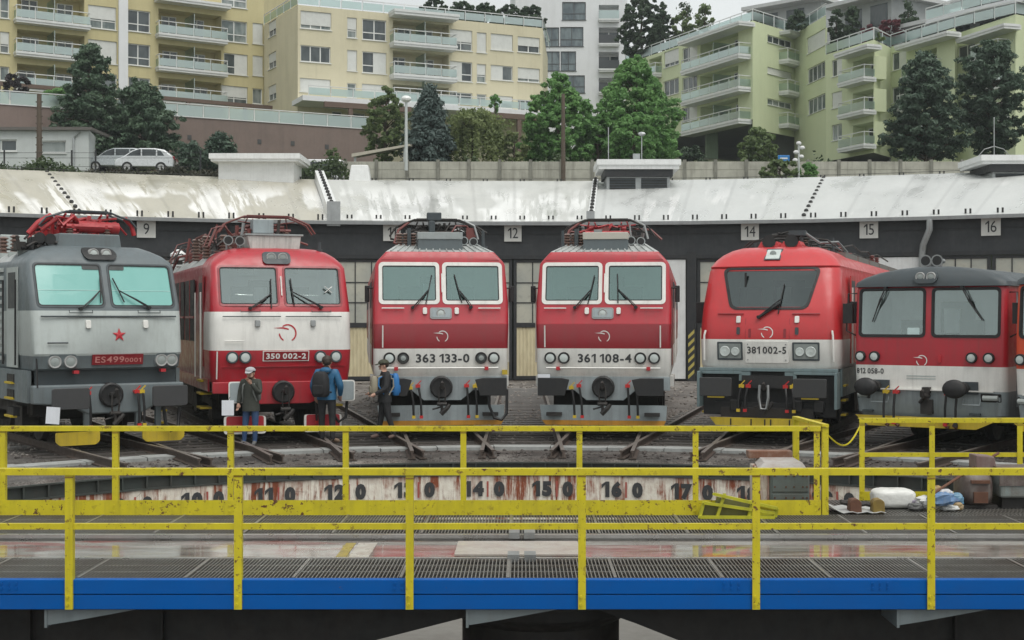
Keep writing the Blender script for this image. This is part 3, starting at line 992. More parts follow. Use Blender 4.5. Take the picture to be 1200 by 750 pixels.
mb.cyl(p, p + Vector((0, 0, 2.0)), 0.03, n=5); mb.tube([p + Vector((-0.8, 0, 0)), p + Vector((-0.5, 0, 0.35)), p + Vector((0, 0, 0.5)), p + Vector((0.5, 0, 0.35)), p + Vector((0.8, 0, 0))], 0.025, 4)
adopt(mb.build('roof_mast', ZINC), shed)
mb = MB()
p = at(421, 214, 71)
mb.add([p + Vector(q) for q in ((-.62, 0, -.3), (.62, 0, -.3), (.62, 1, -.3), (-.62, 1, -.3), (-.45, .2, .95), (.42, .2, .95), (.42, .8, .95), (-.45, .8, .95))],
       [(0, 3, 2, 1), (4, 5, 6, 7), (0, 1, 5, 4), (1, 2, 6, 5), (2, 3, 7, 6), (3, 0, 4, 7)])
adopt(mb.build('roof_hatch', WHITED, bevel=0.05), shed)

# ------------------------------------------------------------------ hillside
GRASS = paint('rough hillside grass', (0.06, 0.075, 0.03), 0.9, 0.5, 0.0, dirtcol=(0.09, 0.075, 0.05), scale=0.5, bumpy=0.4, bscale=3)
WA, WB = Vector((-48.0, 80.5)), Vector((-10.4, 100.2))     # line of the retaining wall
def hill_h(x, y):
    d = (WB - WA).normalized(); n = Vector((-d.y, d.x))
    side = (Vector((x, y)) - WA).dot(n)
    if x < -11 and side > 2.2: return 15.6 + max(0, (y - 135)) * 0.12
    if y < 79: return 9.4
    if x < -11.5 and y > 81: return 11.25 + min(0.25, max(0, (y - 83.5) * .12))
    base = 9.9 + max(0, y - 84) * 0.165
    return min(base, 40) if y < 140 else 18.6 + (y - 140) * 0.2
xs_ = [-200, -150, -110, -80] + [x * 2.0 for x in range(-32, 46)] + [110, 150, 200]
ys_ = [58.6, 72, 75] + [76 + 2.0 * i for i in range(45)] + [180, 210, 260, 340, 450]
mb = MB(); vs = []
for y in ys_:
    for x in xs_:
        z = hill_h(x, y) if y > 74 else (8.4 if y > 60 else GZ - 0.5)
        yy = y if y > 76 else y - 0.0011 * x * x
        vs.append((x, yy, z + (0.25 * math.sin(x * 0.7 + y * 0.31) if y > 78 and x > -10 else 0)))
nX = len(xs_)
mb.add(vs, [(j * nX + i, j * nX + i + 1, (j + 1) * nX + i + 1, (j + 1) * nX + i) for j in range(len(ys_) - 1) for i in range(nX - 1)])
tag(mb.build('hillside', GRASS, smooth=60), kind='structure')

# ------------------------------------------------------------------ retaining wall with glass balustrade
BRICK = paint('brown retaining wall render', (0.20, 0.15, 0.13), 0.85, 0.35, 0.35, dirtcol=(0.11, 0.085, 0.075), scale=0.6, sscale=(1.5, 1.5, 0.12), bumpy=0.2)
BALU = glass('pale balustrade glass', (0.66, 0.76, 0.74), (0.78, 0.86, 0.84), 0.42, 0.3)
WHITEM = plain('white metal', (0.66, 0.67, 0.66), 0.45, 0, 0.15)
def wline(t): return WA + (WB - WA) * t
root = thing('retaining_wall', 'brown rendered retaining wall topped with pale glass below the yellow flats', 'wall', (WA.x, WA.y, 10.4))
dW = (WB - WA).normalized(); nW = Vector((-dW.y, dW.x)); lenW = (WB - WA).length
MW = Matrix(((dW.x, nW.x, 0, WA.x), (dW.y, nW.y, 0, WA.y), (0, 0, 1, 0), (0, 0, 0, 1)))
adopt(MB(MW).box(-30, lenW, 0, 3.2, 8.5, 16.2).build('wall', BRICK), root)
gl = MB(MW); po = MB(MW); ca = MB(MW)
x = -30
while x < lenW - 0.5:
    gl.box(x + 0.05, min(x + 1.75, lenW), 0.1, 0.13, 16.25, 17.05)
    po.box(x - 0.03, x + 0.03, 0.1, 0.16, 16.2, 17.12)
    x += 1.8
po.box(-30, lenW, 0.08, 0.15, 17.1, 17.16)
ca.box(-30, lenW, -0.06, 0.4, 16.203, 16.26)
adopt(gl.build('glass_railing', BALU), root); adopt(po.build('handrail', WHITEM), root); adopt(ca.build('coping', WHITEM), root)
mb = MB(MW)
for (px, py) in ((222, 161), (304, 166), (343, 168), (383, 172)):
    k = (px - 612) / FPX
    # intersection of the view ray with the wall line
    tt = (WA.x - k * WA.y) / (k * dW.y - dW.x); Y = WA.y + tt * dW.y
    z = EYE + (372 - py) / FPX * Y
    mb.box(tt - 0.14, tt + 0.14, -0.03, 0.02, z - 0.16, z + 0.16)
adopt(mb.build('wall_vent', plain('dark vent', (0.06, 0.06, 0.06))), root)

# ------------------------------------------------------------------ apartment buildings
class Fac:
    def __init__(s, p0, p1):
        s.p0, s.p1 = Vector(p0), Vector(p1)
        s.d = (s.p1 - s.p0).normalized(); s.L = (s.p1 - s.p0).length
        s.n = Vector((-s.d.y, s.d.x))
        s.M = Matrix(((s.d.x, s.n.x, 0, s.p0.x), (s.d.y, s.n.y, 0, s.p0.y), (0, 0, 1, 0), (0, 0, 0, 1)))
        s.op = []
    def uY(s, px):
        k = (px - 612) / FPX
        u = (s.p0.x - k * s.p0.y) / (k * s.d.y - s.d.x)
        return u, s.p0.y + u * s.d.y
    def z(s, py, Y): return EYE + (372 - py) / FPX * Y
    def rect(s, x0, y0, x1, y1):
        u0, _ = s.uY(x0); u1, _ = s.uY(x1); _, Y = s.uY((x0 + x1) / 2)
        return u0, u1, s.z(y1, Y), s.z(y0, Y)

def xyd(px, Y): return ((px - 612) / FPX * Y, Y)

def walls(f, z0, z1, mb):
    """a facade with real openings (jambs; a back wall where the opening is a recess)"""
    us = sorted(set([0, f.L] + [max(0, min(f.L, o[0])) for o in f.op] + [max(0, min(f.L, o[1])) for o in f.op]))
    zs = sorted(set([z0, z1] + [max(z0, min(z1, o[2])) for o in f.op] + [max(z0, min(z1, o[3])) for o in f.op]))
    mb.M = f.M
    for i in range(len(us) - 1):
        for j in range(len(zs) - 1):
            if us[i + 1] - us[i] < 1e-4 or zs[j + 1] - zs[j] < 1e-4: continue
            cu, cz = (us[i] + us[i + 1]) / 2, (zs[j] + zs[j + 1]) / 2
            if any(o[0] < cu < o[1] and o[2] < cz < o[3] for o in f.op): continue
            mb.add([(us[i], 0, zs[j]), (us[i + 1], 0, zs[j]), (us[i + 1], 0, zs[j + 1]), (us[i], 0, zs[j + 1])], [(0, 1, 2, 3)])
    for (a, b, c, d, dep, back) in f.op:
        a, b = max(0, a), min(f.L, b)
        mb.add([(a, 0, c), (b, 0, c), (b, 0, d), (a, 0, d), (a, dep, c), (b, dep, c), (b, dep, d), (a, dep, d)],
               [(0, 1, 5, 4), (1, 2, 6, 5), (2, 3, 7, 6), (3, 0, 4, 7)] + ([(4, 5, 6, 7)] if back else []))

FRAMEW = plain('white window frame', (0.70, 0.71, 0.69), 0.45, 0, 0.1)
SHUT = plain('white roller shutter', (0.62, 0.63, 0.60), 0.5, 0, 0.15)
def dark_glass(name, a, b):
    m, t, p, N, K = nodes_of(name)
    v = coords(t)
    K(mixc(t, rng(t, noise(t, coords(t, (1.2, 1.2, 0.5)), 1.0, 2), 0.4, 0.6), a, b), p.inputs['Base Color'])
    p.inputs['Roughness'].default_value = 0.08
    p.inputs['Specular IOR Level'].default_value = 0.6
    return m
WGL = [dark_glass('dark window glass', (0.03, 0.04, 0.045), (0.07, 0.085, 0.09)), dark_glass('curtained window glass', (0.10, 0.13, 0.13), (0.26, 0.29, 0.28)), dark_glass('grey window glass', (0.05, 0.065, 0.07), (0.13, 0.15, 0.15))]
rw = random.Random(11)
def window(root, f, r, kind='N', dep=0.18, panes=None, frame=FRAMEW, gl=None, cut=True):
    u0, u1, z0, z1 = r
    if cut: f.op.append((u0, u1, z0, z1, dep, False))
    w_, h_ = u1 - u0, z1 - z0
    fr = 0.075
    y0, y1 = dep - 0.07, dep
    mb = MB(f.M)
    mb.box(u0, u0 + fr, y0, y1, z0, z1).box(u1 - fr, u1, y0, y1, z0, z1).box(u0 + fr, u1 - fr, y0, y1, z0, z0 + fr).box(u0 + fr, u1 - fr, y0, y1, z1 - fr, z1)
    n = panes or max(1, int(round(w_ / 1.0)))
    for i in range(1, n): mb.box(u0 + w_ * i / n - 0.045, u0 + w_ * i / n + 0.045, y0 + .003, y1 - .003, z0 + fr, z1 - fr)
    if h_ > 1.6: mb.box(u0 + fr, u1 - fr, y0 + .006, y1 - .006, z0 + h_ * 0.36 - 0.04, z0 + h_ * 0.36 + 0.04)
    mb.box(u0 - 0.06, u1 + 0.06, -0.08, 0.01, z0 - 0.06, z0 - 0.005)
    o = adopt(mb.build('window', frame), root)
    MB(f.M).box(u0 + fr * .5, u1 - fr * .5, dep - 0.03, dep - 0.015, z0 + fr * .5, z1 - fr * .5).build('pane', gl or rw.choice(WGL), o)
    if kind != 'N':
        a, b, c, d = u0 + .03, u1 - .03, z0 + .03, z1 - .02
        if kind == 'H': c = z0 + h_ * 0.42
        if kind == 'Q': c = z0 + h_ * 0.22
        if kind == 'L': b = u0 + w_ * 0.55
        if kind == 'R': a = u0 + w_ * 0.45
        MB(f.M).box(a, b, y0 - 0.035, y0 - 0.01, c, d).build('shutter', SHUT, o)
    return o

def balcony(root, f, r, out=1.0, slab=0.3, wing=None, rail=True, rail_h=1.0, recess=None, white=WHITEM, ext=0.0, dk=None):
    """r: u0, u1, z of floor; slab hangs out of the facade; glass rail with posts"""
    u0, u1, zf = r
    u0 -= ext; u1 += ext
    mb = MB(f.M)
    mb.box(u0, u1, -out, 0.15, zf - slab, zf)
    mb.box(u0 - 0.05, u1 + 0.05, -out - 0.06, 0.0, zf - slab * 0.45, zf + 0.04)
    o = adopt(mb.build('balcony', white), root)
    if rail:
        g = MB(f.M); p = MB(f.M)
        n = max(2, int(round((u1 - u0) / 1.6)))
        for i in range(n):
            a = u0 + (u1 - u0) * i / n + 0.05; b = u0 + (u1 - u0) * (i + 1) / n - 0.03
            g.box(a, b, -out + 0.03, -out + 0.05, zf + 0.1, zf + rail_h * 0.72)
        g.box(u0 + 0.03, u0 + 0.05, -out + 0.06, 0, zf + 0.1, zf + rail_h * 0.72); g.box(u1 - 0.05, u1 - 0.03, -out + 0.06, 0, zf + 0.1, zf + rail_h * 0.72)
        for i in range(n + 1):
            x = u0 + 0.03 + (u1 - u0 - 0.06) * i / n
            p.box(x - 0.03, x + 0.03, -out + 0.055, -out + 0.1, zf + 0.04, zf + rail_h)
        p.box(u0, u1, -out + 0.02, -out + 0.1, zf + rail_h, zf + rail_h + 0.06)
        p.box(u0, u0 + 0.06, -out + 0.1, 0, zf + rail_h, zf + rail_h + 0.055); p.box(u1 - 0.06, u1, -out + 0.1, 0, zf + rail_h, zf + rail_h + 0.055)
        g.build('glass_panel', BALU, o); p.build('handrail', white, o)
    return o

CLUT = [plain('dark balcony furniture', (.06, .055, .05)), plain('pale balcony furniture', (.45, .45, .43)), plain('wooden balcony furniture', (.20, .12, .07))]
def recess(root, f, r, dep, doors=2, door_w=1.3):
    u0, u1, z0, z1 = r
    f.op.append((u0, u1, z0, z1, dep, True))
    w_ = u1 - u0
    if doors > 1 and z1 - z0 > 1.5:
        c = u0 + w_ * 0.52
        adopt(MB(f.M).box(c - .03, c + .03, -.7, dep - .02, z0 + .06, z0 + 2.0).build('balcony_divider', BALU), root)
        if rw.random() < .7:
            q = u0 + w_ * rw.uniform(.1, .4)
            pb = MB(f.M).box(q, q + .8, -.6, -.25, z0 + .06, z0 + .75); adopt(pb.build('balcony_furniture', CLUT[int(rw.random() * 3)]), root)
        q = u0 + w_ * rw.uniform(.6, .85)
        adopt(MB(f.M).box(q, q + .5, dep - .5, dep - .1, z0 + .06, z0 + rw.uniform(.8, 1.3)).build('balcony_furniture', CLUT[int(rw.random() * 3)]), root)
    for i in range(doors):
        c = u0 + w_ * (i + 0.5) / doors + rw.uniform(-.3, .3)
        mb = MB(f.M)
        a, b, c0, c1 = c - door_w / 2, c + door_w / 2, z0 + 0.05, min(z1 - 0.25, z0 + 2.2)
        mb.box(a, a + .08, dep - .09, dep - .012, c0, c1).box(b - .08, b, dep - .09, dep - .012, c0, c1).box(a + .08, b - .08, dep - .09, dep - .012, c1 - .08, c1).box((a + b) / 2 - .05, (a + b) / 2 + .05, dep - .088, dep - .014, c0, c1 - .08)
        o = adopt(mb.build('balcony_door', FRAMEW), root)
        MB(f.M).box(a + .04, b - .04, dep - .05, dep - .03, c0, c1 - .04).build('pane', WGL[i % 2 * 2], o)

def solid(f_list, depth, z0, z1, mat, root, roofmat):
    """side, back and roof of a block whose front line is the chain of facades"""
    pts = [f_list[0].p0] + [f.p1 for f in f_list]
    mb = MB()
    a, b = pts[0], pts[-1]
    a2, b2 = a + Vector((-0.05 * depth, depth)), b + Vector((0.05 * depth, depth))
    loop = [(p.x, p.y) for p in pts] + [(b2.x, b2.y), (a2.x, a2.y)]
    n = len(loop)
    m = len(pts)
    for i in range(m - 1, n):
        p, q = loop[i], loop[(i + 1) % n]
        mb.add([(*p, z0), (*q, z0), (*q, z1), (*p, z1)], [(0, 1, 2, 3)])
    adopt(mb.build('wall', mat), root)
    mb = MB(); mb.add([(*p, z1) for p in loop], [tuple(range(n))])
    adopt(mb.build('roof', roofmat), root)
    return loop

def glass_parapet(root, pts, z, h=0.8, plants=None):
    g = MB(); p_ = MB()
    for (a, b) in zip(pts[:-1], pts[1:]):
        a, b = Vector(a), Vector(b)
        n = max(1, int((b - a).length / 1.7))
        for i in range(n):
            p = a + (b - a) * i / n; q = a + (b - a) * (i + 0.95) / n
            g.bar((p.x, p.y, z + 0.1 + h * .4), (q.x, q.y, z + 0.1 + h * .4), 0.03, h * .8)
            p_.bar((p.x, p.y, z), (p.x, p.y, z + h + 0.1), 0.06, 0.06)
        p_.bar((a.x, a.y, z + h + 0.12), (b.x, b.y, z + h + 0.12), 0.08, 0.06)
    o = adopt(g.build('glass_parapet', BALU), root); p_.build('handrail', WHITEM, o)

YEL = paint('ochre yellow render', (0.53, 0.47, 0.26), 0.85, 0.2, 0.25, dirtcol=(0.3, 0.25, 0.13), scale=0.4, sscale=(1.2, 1.2, 0.1))
YEL2 = paint('pale yellow render', (0.61, 0.56, 0.40), 0.85, 0.2, 0.3, dirtcol=(0.33, 0.30, 0.19), scale=0.4, sscale=(1.2, 1.2, 0.1))
GRN = paint('pale green render', (0.58, 0.63, 0.41), 0.85, 0.15, 0.2, dirtcol=(0.35, 0.42, 0.24), scale=0.4, sscale=(1.2, 1.2, 0.1))
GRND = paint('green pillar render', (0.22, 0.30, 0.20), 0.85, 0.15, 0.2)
WREN = paint('white tower render', (0.70, 0.71, 0.72), 0.8, 0.15, 0.2, dirtcol=(0.4, 0.4, 0.4), scale=0.4, sscale=(1.2, 1.2, 0.1))
FLATR = plain('flat roof felt', (0.25, 0.25, 0.24), 0.9)
BROWNB = plain('brown pergola beam', (0.13, 0.085, 0.065), 0.7)

C1 = lambda x0, y0, x1, y1: (x0 / 3.488, y0 / 3.488, x1 / 3.488, y1 / 3.488)
C2 = lambda x0, y0, x1, y1: (300 + x0 / 3.488, y0 / 3.488, 300 + x1 / 3.488, y1 / 3.488)
C3 = lambda x0, y0, x1, y1: (600 + x0 / 3.49, y0 / 3.49, 600 + x1 / 3.49, y1 / 3.49)
C4 = lambda x0, y0, x1, y1: (880 + x0 / 3.4875, y0 / 3.4875, 880 + x1 / 3.4875, y1 / 3.4875)

# left yellow block
fA = Fac(xyd(-60, 105.5), xyd(309, 119.5))
b1 = thing('apartment_building', 'ochre yellow apartment block at the left edge with deep glass fronted balconies', 'building', (fA.p0.x, fA.p0.y, 15.6), 0, 'yellow apartment blocks')
for (r, k) in (((0, -10, 38, 75), 'N'), ((0, 130, 38, 217), 'H'), ((0, 272, 38, 330), 'N'), ((360, 25, 475, 118), 'H'), ((360, 165, 478, 258), 'S'), ((360, 300, 478, 380), 'N'),
               ((516, 42, 614, 130), 'N'), ((516, 180, 614, 268), 'N'), ((525, 318, 614, 400), 'N'), ((905, 85, 1010, 172), 'N'), ((915, 220, 1012, 305), 'R'), ((903, 352, 1012, 430), 'H'),
               ((1033, 95, 1075, 180), 'S'), ((1033, 228, 1075, 310), 'S'), ((1033, 362, 1072, 425), 'N'), ((905, -50, 1010, 30), 'N')):
    window(b1, fA, fA.rect(*C1(*r)), k)
for (x0, x1, tops) in ((70, 345, ((-20, 98), (133, 232), (272, 370))), (648, 905, ((50, 158), (192, 292), (328, 420)))):
    for (ya, yb) in tops:
        r = fA.rect(*C1(x0, ya, x1, yb))
        recess(b1, fA, r, 1.6)
        balcony(b1, fA, (r[0], r[1], r[2] + 0.02), out=0.9, slab=0.32, ext=0.25)
r = fA.rect(*C1(640, -90, 915, 14))
balcony(b1, fA, (r[0], r[1], r[2] + 0.05), out=1.2, slab=0.35, rail=False, ext=0.2)
wl = MB(); walls(fA, 15.3, 33.5, wl); adopt(wl.build('front_wall', YEL), b1)
loopA = solid([fA], 14, 15.3, 33.5, YEL, b1, FLATR)
u0, Y0 = fA.uY(138.5)
adopt(MB(fA.M).box(u0, u0 + 0.75, -0.25, -0.01, 15.6, 33.8).build('pilaster', WREN), b1)
# terrace slab, brown pergola beam in front of the ground floor
mb = MB(fA.M)
mb.box(0, fA.L + 2, -2.6, -2.3, fA.z(107, 110) - 0.35, fA.z(107, 110) - 0.05)
for i in range(7): mb.box(3 + i * 5, 3.3 + i * 5, -2.59, -2.31, 15.6, fA.z(107, 110) - 0.36)
adopt(mb.build('pergola', BROWNB), b1)

# middle yellow block
fR = Fac(xyd(309.5, 119.2), xyd(349, 111.5))
fM = Fac(xyd(349, 111.5), xyd(636, 120.5))
b2 = thing('apartment_building', 'pale yellow apartment block behind the willow, its roof terrace full of shrubs', 'building', (fM.p0.x, fM.p0.y, 15.6), 0, 'yellow apartment blocks')
for r in ((50, 85, 82, 148), (50, 215, 82, 280), (50, 348, 82, 410)): window(b2, fR, fR.rect(*C2(*r)), 'H')
for (r, k) in (((182, 48, 308, 120), 'Q'), ((182, 188, 305, 255), 'N'), ((180, 322, 305, 378), 'S'), ((373, 72, 412, 155), 'H'), ((373, 205, 413, 290), 'S'), ((373, 340, 410, 398), 'N'),
               ((435, 80, 533, 165), 'N'), ((435, 213, 533, 300), 'R'), ((433, 345, 533, 395), 'S'), ((792, 122, 884, 206), 'H'), ((792, 252, 884, 332), 'L'), ((792, 378, 884, 425), 'N'),
               ((903, 133, 942, 215), 'S'), ((903, 262, 940, 338), 'H'), ((903, 385, 942, 432), 'N'), ((960, 140, 1050, 206), 'S'), ((960, 268, 1050, 328), 'L'), ((960, 392, 1050, 442), 'H'),
               ((1070, 152, 1160, 215), 'H'), ((1070, 278, 1160, 335), 'Q'), ((1070, 408, 1135, 452), 'N'),
               ((310, 455, 352, 488), 'N'), ((383, 462, 447, 491), 'N')):
    window(b2, fM, fM.rect(*C2(*r)), k)
for (ya, yb) in ((92, 190), (215, 320), (352, 425)):
    r = fM.rect(*C2(560, ya, 788, yb))
    recess(b2, fM, r, 1.6)
    balcony(b2, fM, (r[0], r[1], r[2] + 0.02), out=1.2, slab=0.34, ext=0.3)
r = fM.rect(*C2(560, -20, 788, 66))
balcony(b2, fM, (r[0], r[1], r[2] + 0.05), out=1.5, slab=0.4, rail=False, ext=0.35)
zR = 28.0
wl = MB(); walls(fM, 15.3, zR, wl); walls(fR, 15.3, zR, wl); adopt(wl.build('front_wall', YEL2), b2)
solid([fR, fM], 14, 15.3, zR, YEL2, b2, FLATR)
glass_parapet(b2, [fR.p0, fR.p1, fM.p1, fM.p1 + Vector((0.8, 10))], zR, 0.75)
mb = MB(fM.M)
zt = fM.z(121, 113)
mb.box(-0.5, fM.L, -3.4, 0, zt - 0.5, zt - 0.1)
terr = adopt(mb.build('terrace', WREN), b2)
glass_parapet(b2, [fM.p0 - fM.n * 3.35, fM.p1 - fM.n * 3.35], zt - 0.1, 0.7)
mb = MB(fM.M)
mb.box(1.2, 8.5, -3.7, -3.4, zt - 0.95, zt - 0.52).box(3.2, 3.55, -3.68, -3.42, 15.6, zt - 0.96).box(14.5, fM.L, -3.7, -3.4, zt - 0.95, zt - 0.52).box(18.0, 18.35, -3.68, -3.42, 15.6, zt - 0.96)
adopt(mb.build('pergola', BROWNB), b2)

# white tower
fW = Fac(xyd(604, 152), xyd(735, 152))
b3 = thing('apartment_building', 'tall white apartment tower with dark glazing between the yellow and green flats', 'building', (fW.p0.x, fW.p0.y, 18))
DFR = plain('dark window frame', (0.05, 0.055, 0.06), 0.4)
TOWG = dark_glass('blue grey tower glass', (0.07, 0.095, 0.11), (0.16, 0.20, 0.21))
for r in ((205, 8, 302, 82), (133, 112, 193, 190), (197, 110, 292, 190), (133, 210, 195, 290), (199, 210, 262, 290), (205, 308, 298, 380), (205, -90, 302, -20)):
    window(b3, fW, fW.rect(*C3(*r)), 'N', frame=DFR, gl=TOWG, panes=2)
for (ya, yb) in ((20, 82), (112, 182), (212, 286), (318, 380)):
    r = fW.rect(*C3(355, ya, 437, yb))
    recess(b3, fW, r, 1.2, 1, 3.0)
    o = balcony(b3, fW, (r[0], r[1], r[2] + 0.02), out=0.5, slab=0.3, rail=False)
    MB(fW.M).box(r[0], r[1], -0.49, -0.45, r[2] + .05, r[2] + 1.0).build('glass_panel', DFR if ya > 100 else BALU, o)
wl = MB(); walls(fW, 17, 46, wl); adopt(wl.build('front_wall', WREN), b3)
solid([fW], 14, 17, 46, WREN, b3, FLATR)

# green saw-tooth block
g1 = Fac(xyd(733, 143), xyd(882, 122)); g2 = Fac(xyd(882, 122), xyd(931, 127.5))
g3 = Fac(xyd(931, 127.5), xyd(968, 119.5)); g4 = Fac(xyd(968, 119.5), xyd(1024, 113)); g5 = Fac(xyd(1024, 113), xyd(1044, 116.5))
g6 = Fac(xyd(1044, 116.5), xyd(1119, 109)); g7 = Fac(xyd(1119, 109), xyd(1122, 111)); g8 = Fac(xyd(1122, 111), xyd(1190, 104)); g9 = Fac(xyd(1190, 104), xyd(1260, 108))
b4 = thing('apartment_building', 'pale green apartment block with staggered bays and overhanging glass balconies', 'building', (g1.p1.x, g1.p1.y, 16))
for (f, r, k, c) in ((g1, (622, 205, 682, 270), 'Q', C3), (g1, (697, 190, 758, 250), 'R', C3), (g1, (620, 325, 682, 388), 'N', C3), (g1, (697, 312, 757, 372), 'N', C3), (g1, (650, 440, 682, 500), 'N', C3), (g1, (695, 435, 757, 495), 'R', C3),
                     (g2, (68, 155, 168, 185), 'N', C4), (g2, (68, 285, 168, 312), 'S', C4), (g2, (68, 412, 168, 437), 'N', C4),
                     (g3, (229, 135, 304, 203), 'S', C4), (g3, (231, 265, 303, 328), 'N', C4), (g3, (232, 395, 304, 457), 'N', C4),
                     (g4, (330, 242, 372, 310), 'R', C4), (g4, (330, 375, 372, 440), 'S', C4), (g4, (330, 508, 372, 573), 'N', C4),
                     (g6, (577, 210, 635, 283), 'R', C4), (g6, (577, 350, 655, 413), 'N', C4), (g6, (577, 490, 655, 552), 'N', C4),
                     (g6, (690, 350, 780, 413), 'N', C4), (g6, (690, 490, 780, 552), 'N', C4),
                     (g8, (846, 182, 915, 248), 'N', C4), (g8, (846, 310, 915, 375), 'N', C4), (g8, (846, 440, 915, 505), 'R', C4)):
    window(b4, f, f.rect(*c(*r)), k)
# balconies of the first bay
for (yt, yb) in ((150, 264), (290, 393), (420, 520)):
    r = g1.rect(*C3(770, yt, 925, yb)); recess(b4, g1, r, 1.3, 2, 1.2)
    balcony(b4, g1, (r[0] - 1.4, g1.L - 0.3, r[2] + 0.02), out=1.3, slab=0.4)
r = g1.rect(*C3(770, 90, 925, 142)); balcony(b4, g1, (r[0] - 1.4, g1.L + 0.2, r[2] + 0.02), out=1.6, slab=0.35, rail=False)
for (yt, yb) in ((235, 308), (350, 425)):
    r = g1.rect(*C3(560, yt, 612, yb)); recess(b4, g1, r, 1.2, 1, 1.2); balcony(b4, g1, (r[0], r[1], r[2]), out=0.8, slab=0.35)
for (yt, yb) in ((205, 258), (330, 385), (460, 518)):
    r = g2.rect(*C4(128, yt, 172, yb))
    balcony(b4, g2, (r[0] - 0.6, g2.L - 0.1, r[2] + 0.05), out=1.0, slab=0.35)
r = g2.rect(*C4(128, 60, 172, 140)); balcony(b4, g2, (r[0] - 0.5, g2.L - 0.1, r[2] + 0.02), out=1.1, slab=0.3, rail=False)
for (yt, yb) in ((240, 332), (372, 464), (505, 602)):
    r = g4.rect(*C4(416, yt, 500, yb)); recess(b4, g4, r, 1.3, 1, 1.5)
    balcony(b4, g4, (r[0] - 0.6, g4.L + 0.15, r[2] + 0.05), out=1.1, slab=0.35)
r = g4.rect(*C4(416, 150, 500, 208)); balcony(b4, g4, (r[0] - 0.8, g4.L + 0.9, r[2] + 0.02), out=1.3, slab=0.35, rail=False)
for (yt, yb) in ((205, 308), (345, 440), (480, 575)):
    r = g6.rect(*C4(660, yt, 690, yb) if yt > 300 else C4(680, yt, 760, yb)); recess(b4, g6, r, 1.3, 1, 1.3); balcony(b4, g6, (r[0] - 0.6, r[1] + 0.6, r[2] + 0.02), out=1.2, slab=0.35)
r = g6.rect(*C4(640, 130, 760, 178)); balcony(b4, g6, (r[0], g6.L + 0.6, r[2] + 0.02), out=1.3, slab=0.35, rail=False)
for (yt, yb) in ((170, 232), (300, 360), (430, 490)):
    r = g8.rect(*C4(960, yt, 1040, yb)); recess(b4, g8, r, 1.2, 1, 1.5); balcony(b4, g8, (r[0] - .5, r[1] + .5, r[2]), out=1.1, slab=0.35)
r = g8.rect(*C4(900, 80, 1040, 142)); balcony(b4, g8, (r[0], g8.L + .5, r[2]), out=1.4, slab=0.35, rail=False)
zg1 = g1.z(24, 122); zg0 = g1.z(555 / 3.49, 133)
zm2 = g3.z(25, 122); zm3 = g4.z(52, 115); zm4 = g6.z(42, 112); zb4 = g4.z(178, 115)
wl = MB()
walls(g1, zg0, zg1, wl); walls(g2, 19.3, zg1, wl); walls(g3, zb4 - 0.3, zm2, wl)
for f in (g4, g5): walls(f, zb4 - 0.3, zm3, wl)
for f in (g6, g7, g8, g9): walls(f, 12, zm4, wl)
adopt(wl.build('front_wall', GRN), b4)
mb = MB()
def slabpoly(pts, z, flip=False): mb.add([(p[0], p[1], z) for p in pts], [tuple(range(len(pts)))])
bk1, bk2 = (g1.p0.x + 2, g1.p0.y + 8), (g3.p0.x + 3, g3.p0.y + 18)
slabpoly([g1.p0, g1.p1, g2.p1, bk2, bk1], zg1); slabpoly([g1.p0, g1.p1, g2.p1, bk2, bk1], zg0)
slabpoly([g3.p0, g3.p1, (g3.p1.x + 3, g3.p1.y + 18), bk2], zm2)
slabpoly([g4.p0, g4.p1, g5.p1, (g5.p1.x + 3, g5.p1.y + 18), (g4.p0.x + 3, g4.p0.y + 18)], zm3); slabpoly([g3.p0, g3.p1, g4.p1, g5.p1, (g5.p1.x + 3, g5.p1.y + 18), bk2], zb4 - 0.3)
slabpoly([g6.p0, g6.p1, g7.p1, g8.p1, g9.p1, (g9.p1.x + 3, g9.p1.y + 18), (g6.p0.x + 3, g6.p0.y + 18)], zm4)
adopt(mb.build('roof', FLATR), b4)
mb = MB()
for (p, q, za, zb_) in ((g1.p0, Vector(bk1), zg0, zg1), (g3.p1, g3.p1 + Vector((3, 18)), zm3, zm2), (g5.p1 + Vector((3, 18)), g3.p0 + Vector((3, 18)), 12, zm4), (g9.p1, g9.p1 + Vector((3, 18)), 12, zm4)):
    mb.add([(p.x, p.y, za), (q.x, q.y, za), (q.x, q.y, zb_), (p.x, p.y, zb_)], [(0, 1, 2, 3)])
adopt(mb.build('wall', GRN), b4)
# undercroft: pillars and a dark back wall
mb = MB()
p = at(834, 175, 131); mb.box(p.x - 0.55, p.x + 0.55, 130.5, 131.5, 14, zg0)
p = at(886, 175, 124.5); mb.box(p.x - 0.55, p.x + 0.55, 124, 125, 14, zg0)
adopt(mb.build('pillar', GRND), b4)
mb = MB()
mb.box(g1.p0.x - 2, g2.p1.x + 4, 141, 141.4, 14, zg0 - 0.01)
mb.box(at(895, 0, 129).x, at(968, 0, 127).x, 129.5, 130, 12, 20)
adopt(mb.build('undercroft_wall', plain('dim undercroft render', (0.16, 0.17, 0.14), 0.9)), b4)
f_u = Fac((at(895, 0, 129.4).x, 129.45), (at(968, 0, 129.4).x, 129.45))
window(b4, f_u, f_u.rect(*C4(222, 545, 268, 600)), 'N', dep=0.0, cut=False)
# roof terraces
glass_parapet(b4, [g1.p0, g1.p1, g2.p1], zg1, 0.9)
glass_parapet(b4, [g3.p0, g3.p1], zm2, 0.9)
glass_parapet(b4, [g4.p0, g4.p1, g5.p1], zm3, 0.9)
glass_parapet(b4, [g6.p0, g6.p1, g8.p1, g9.p1], zm4, 0.9)
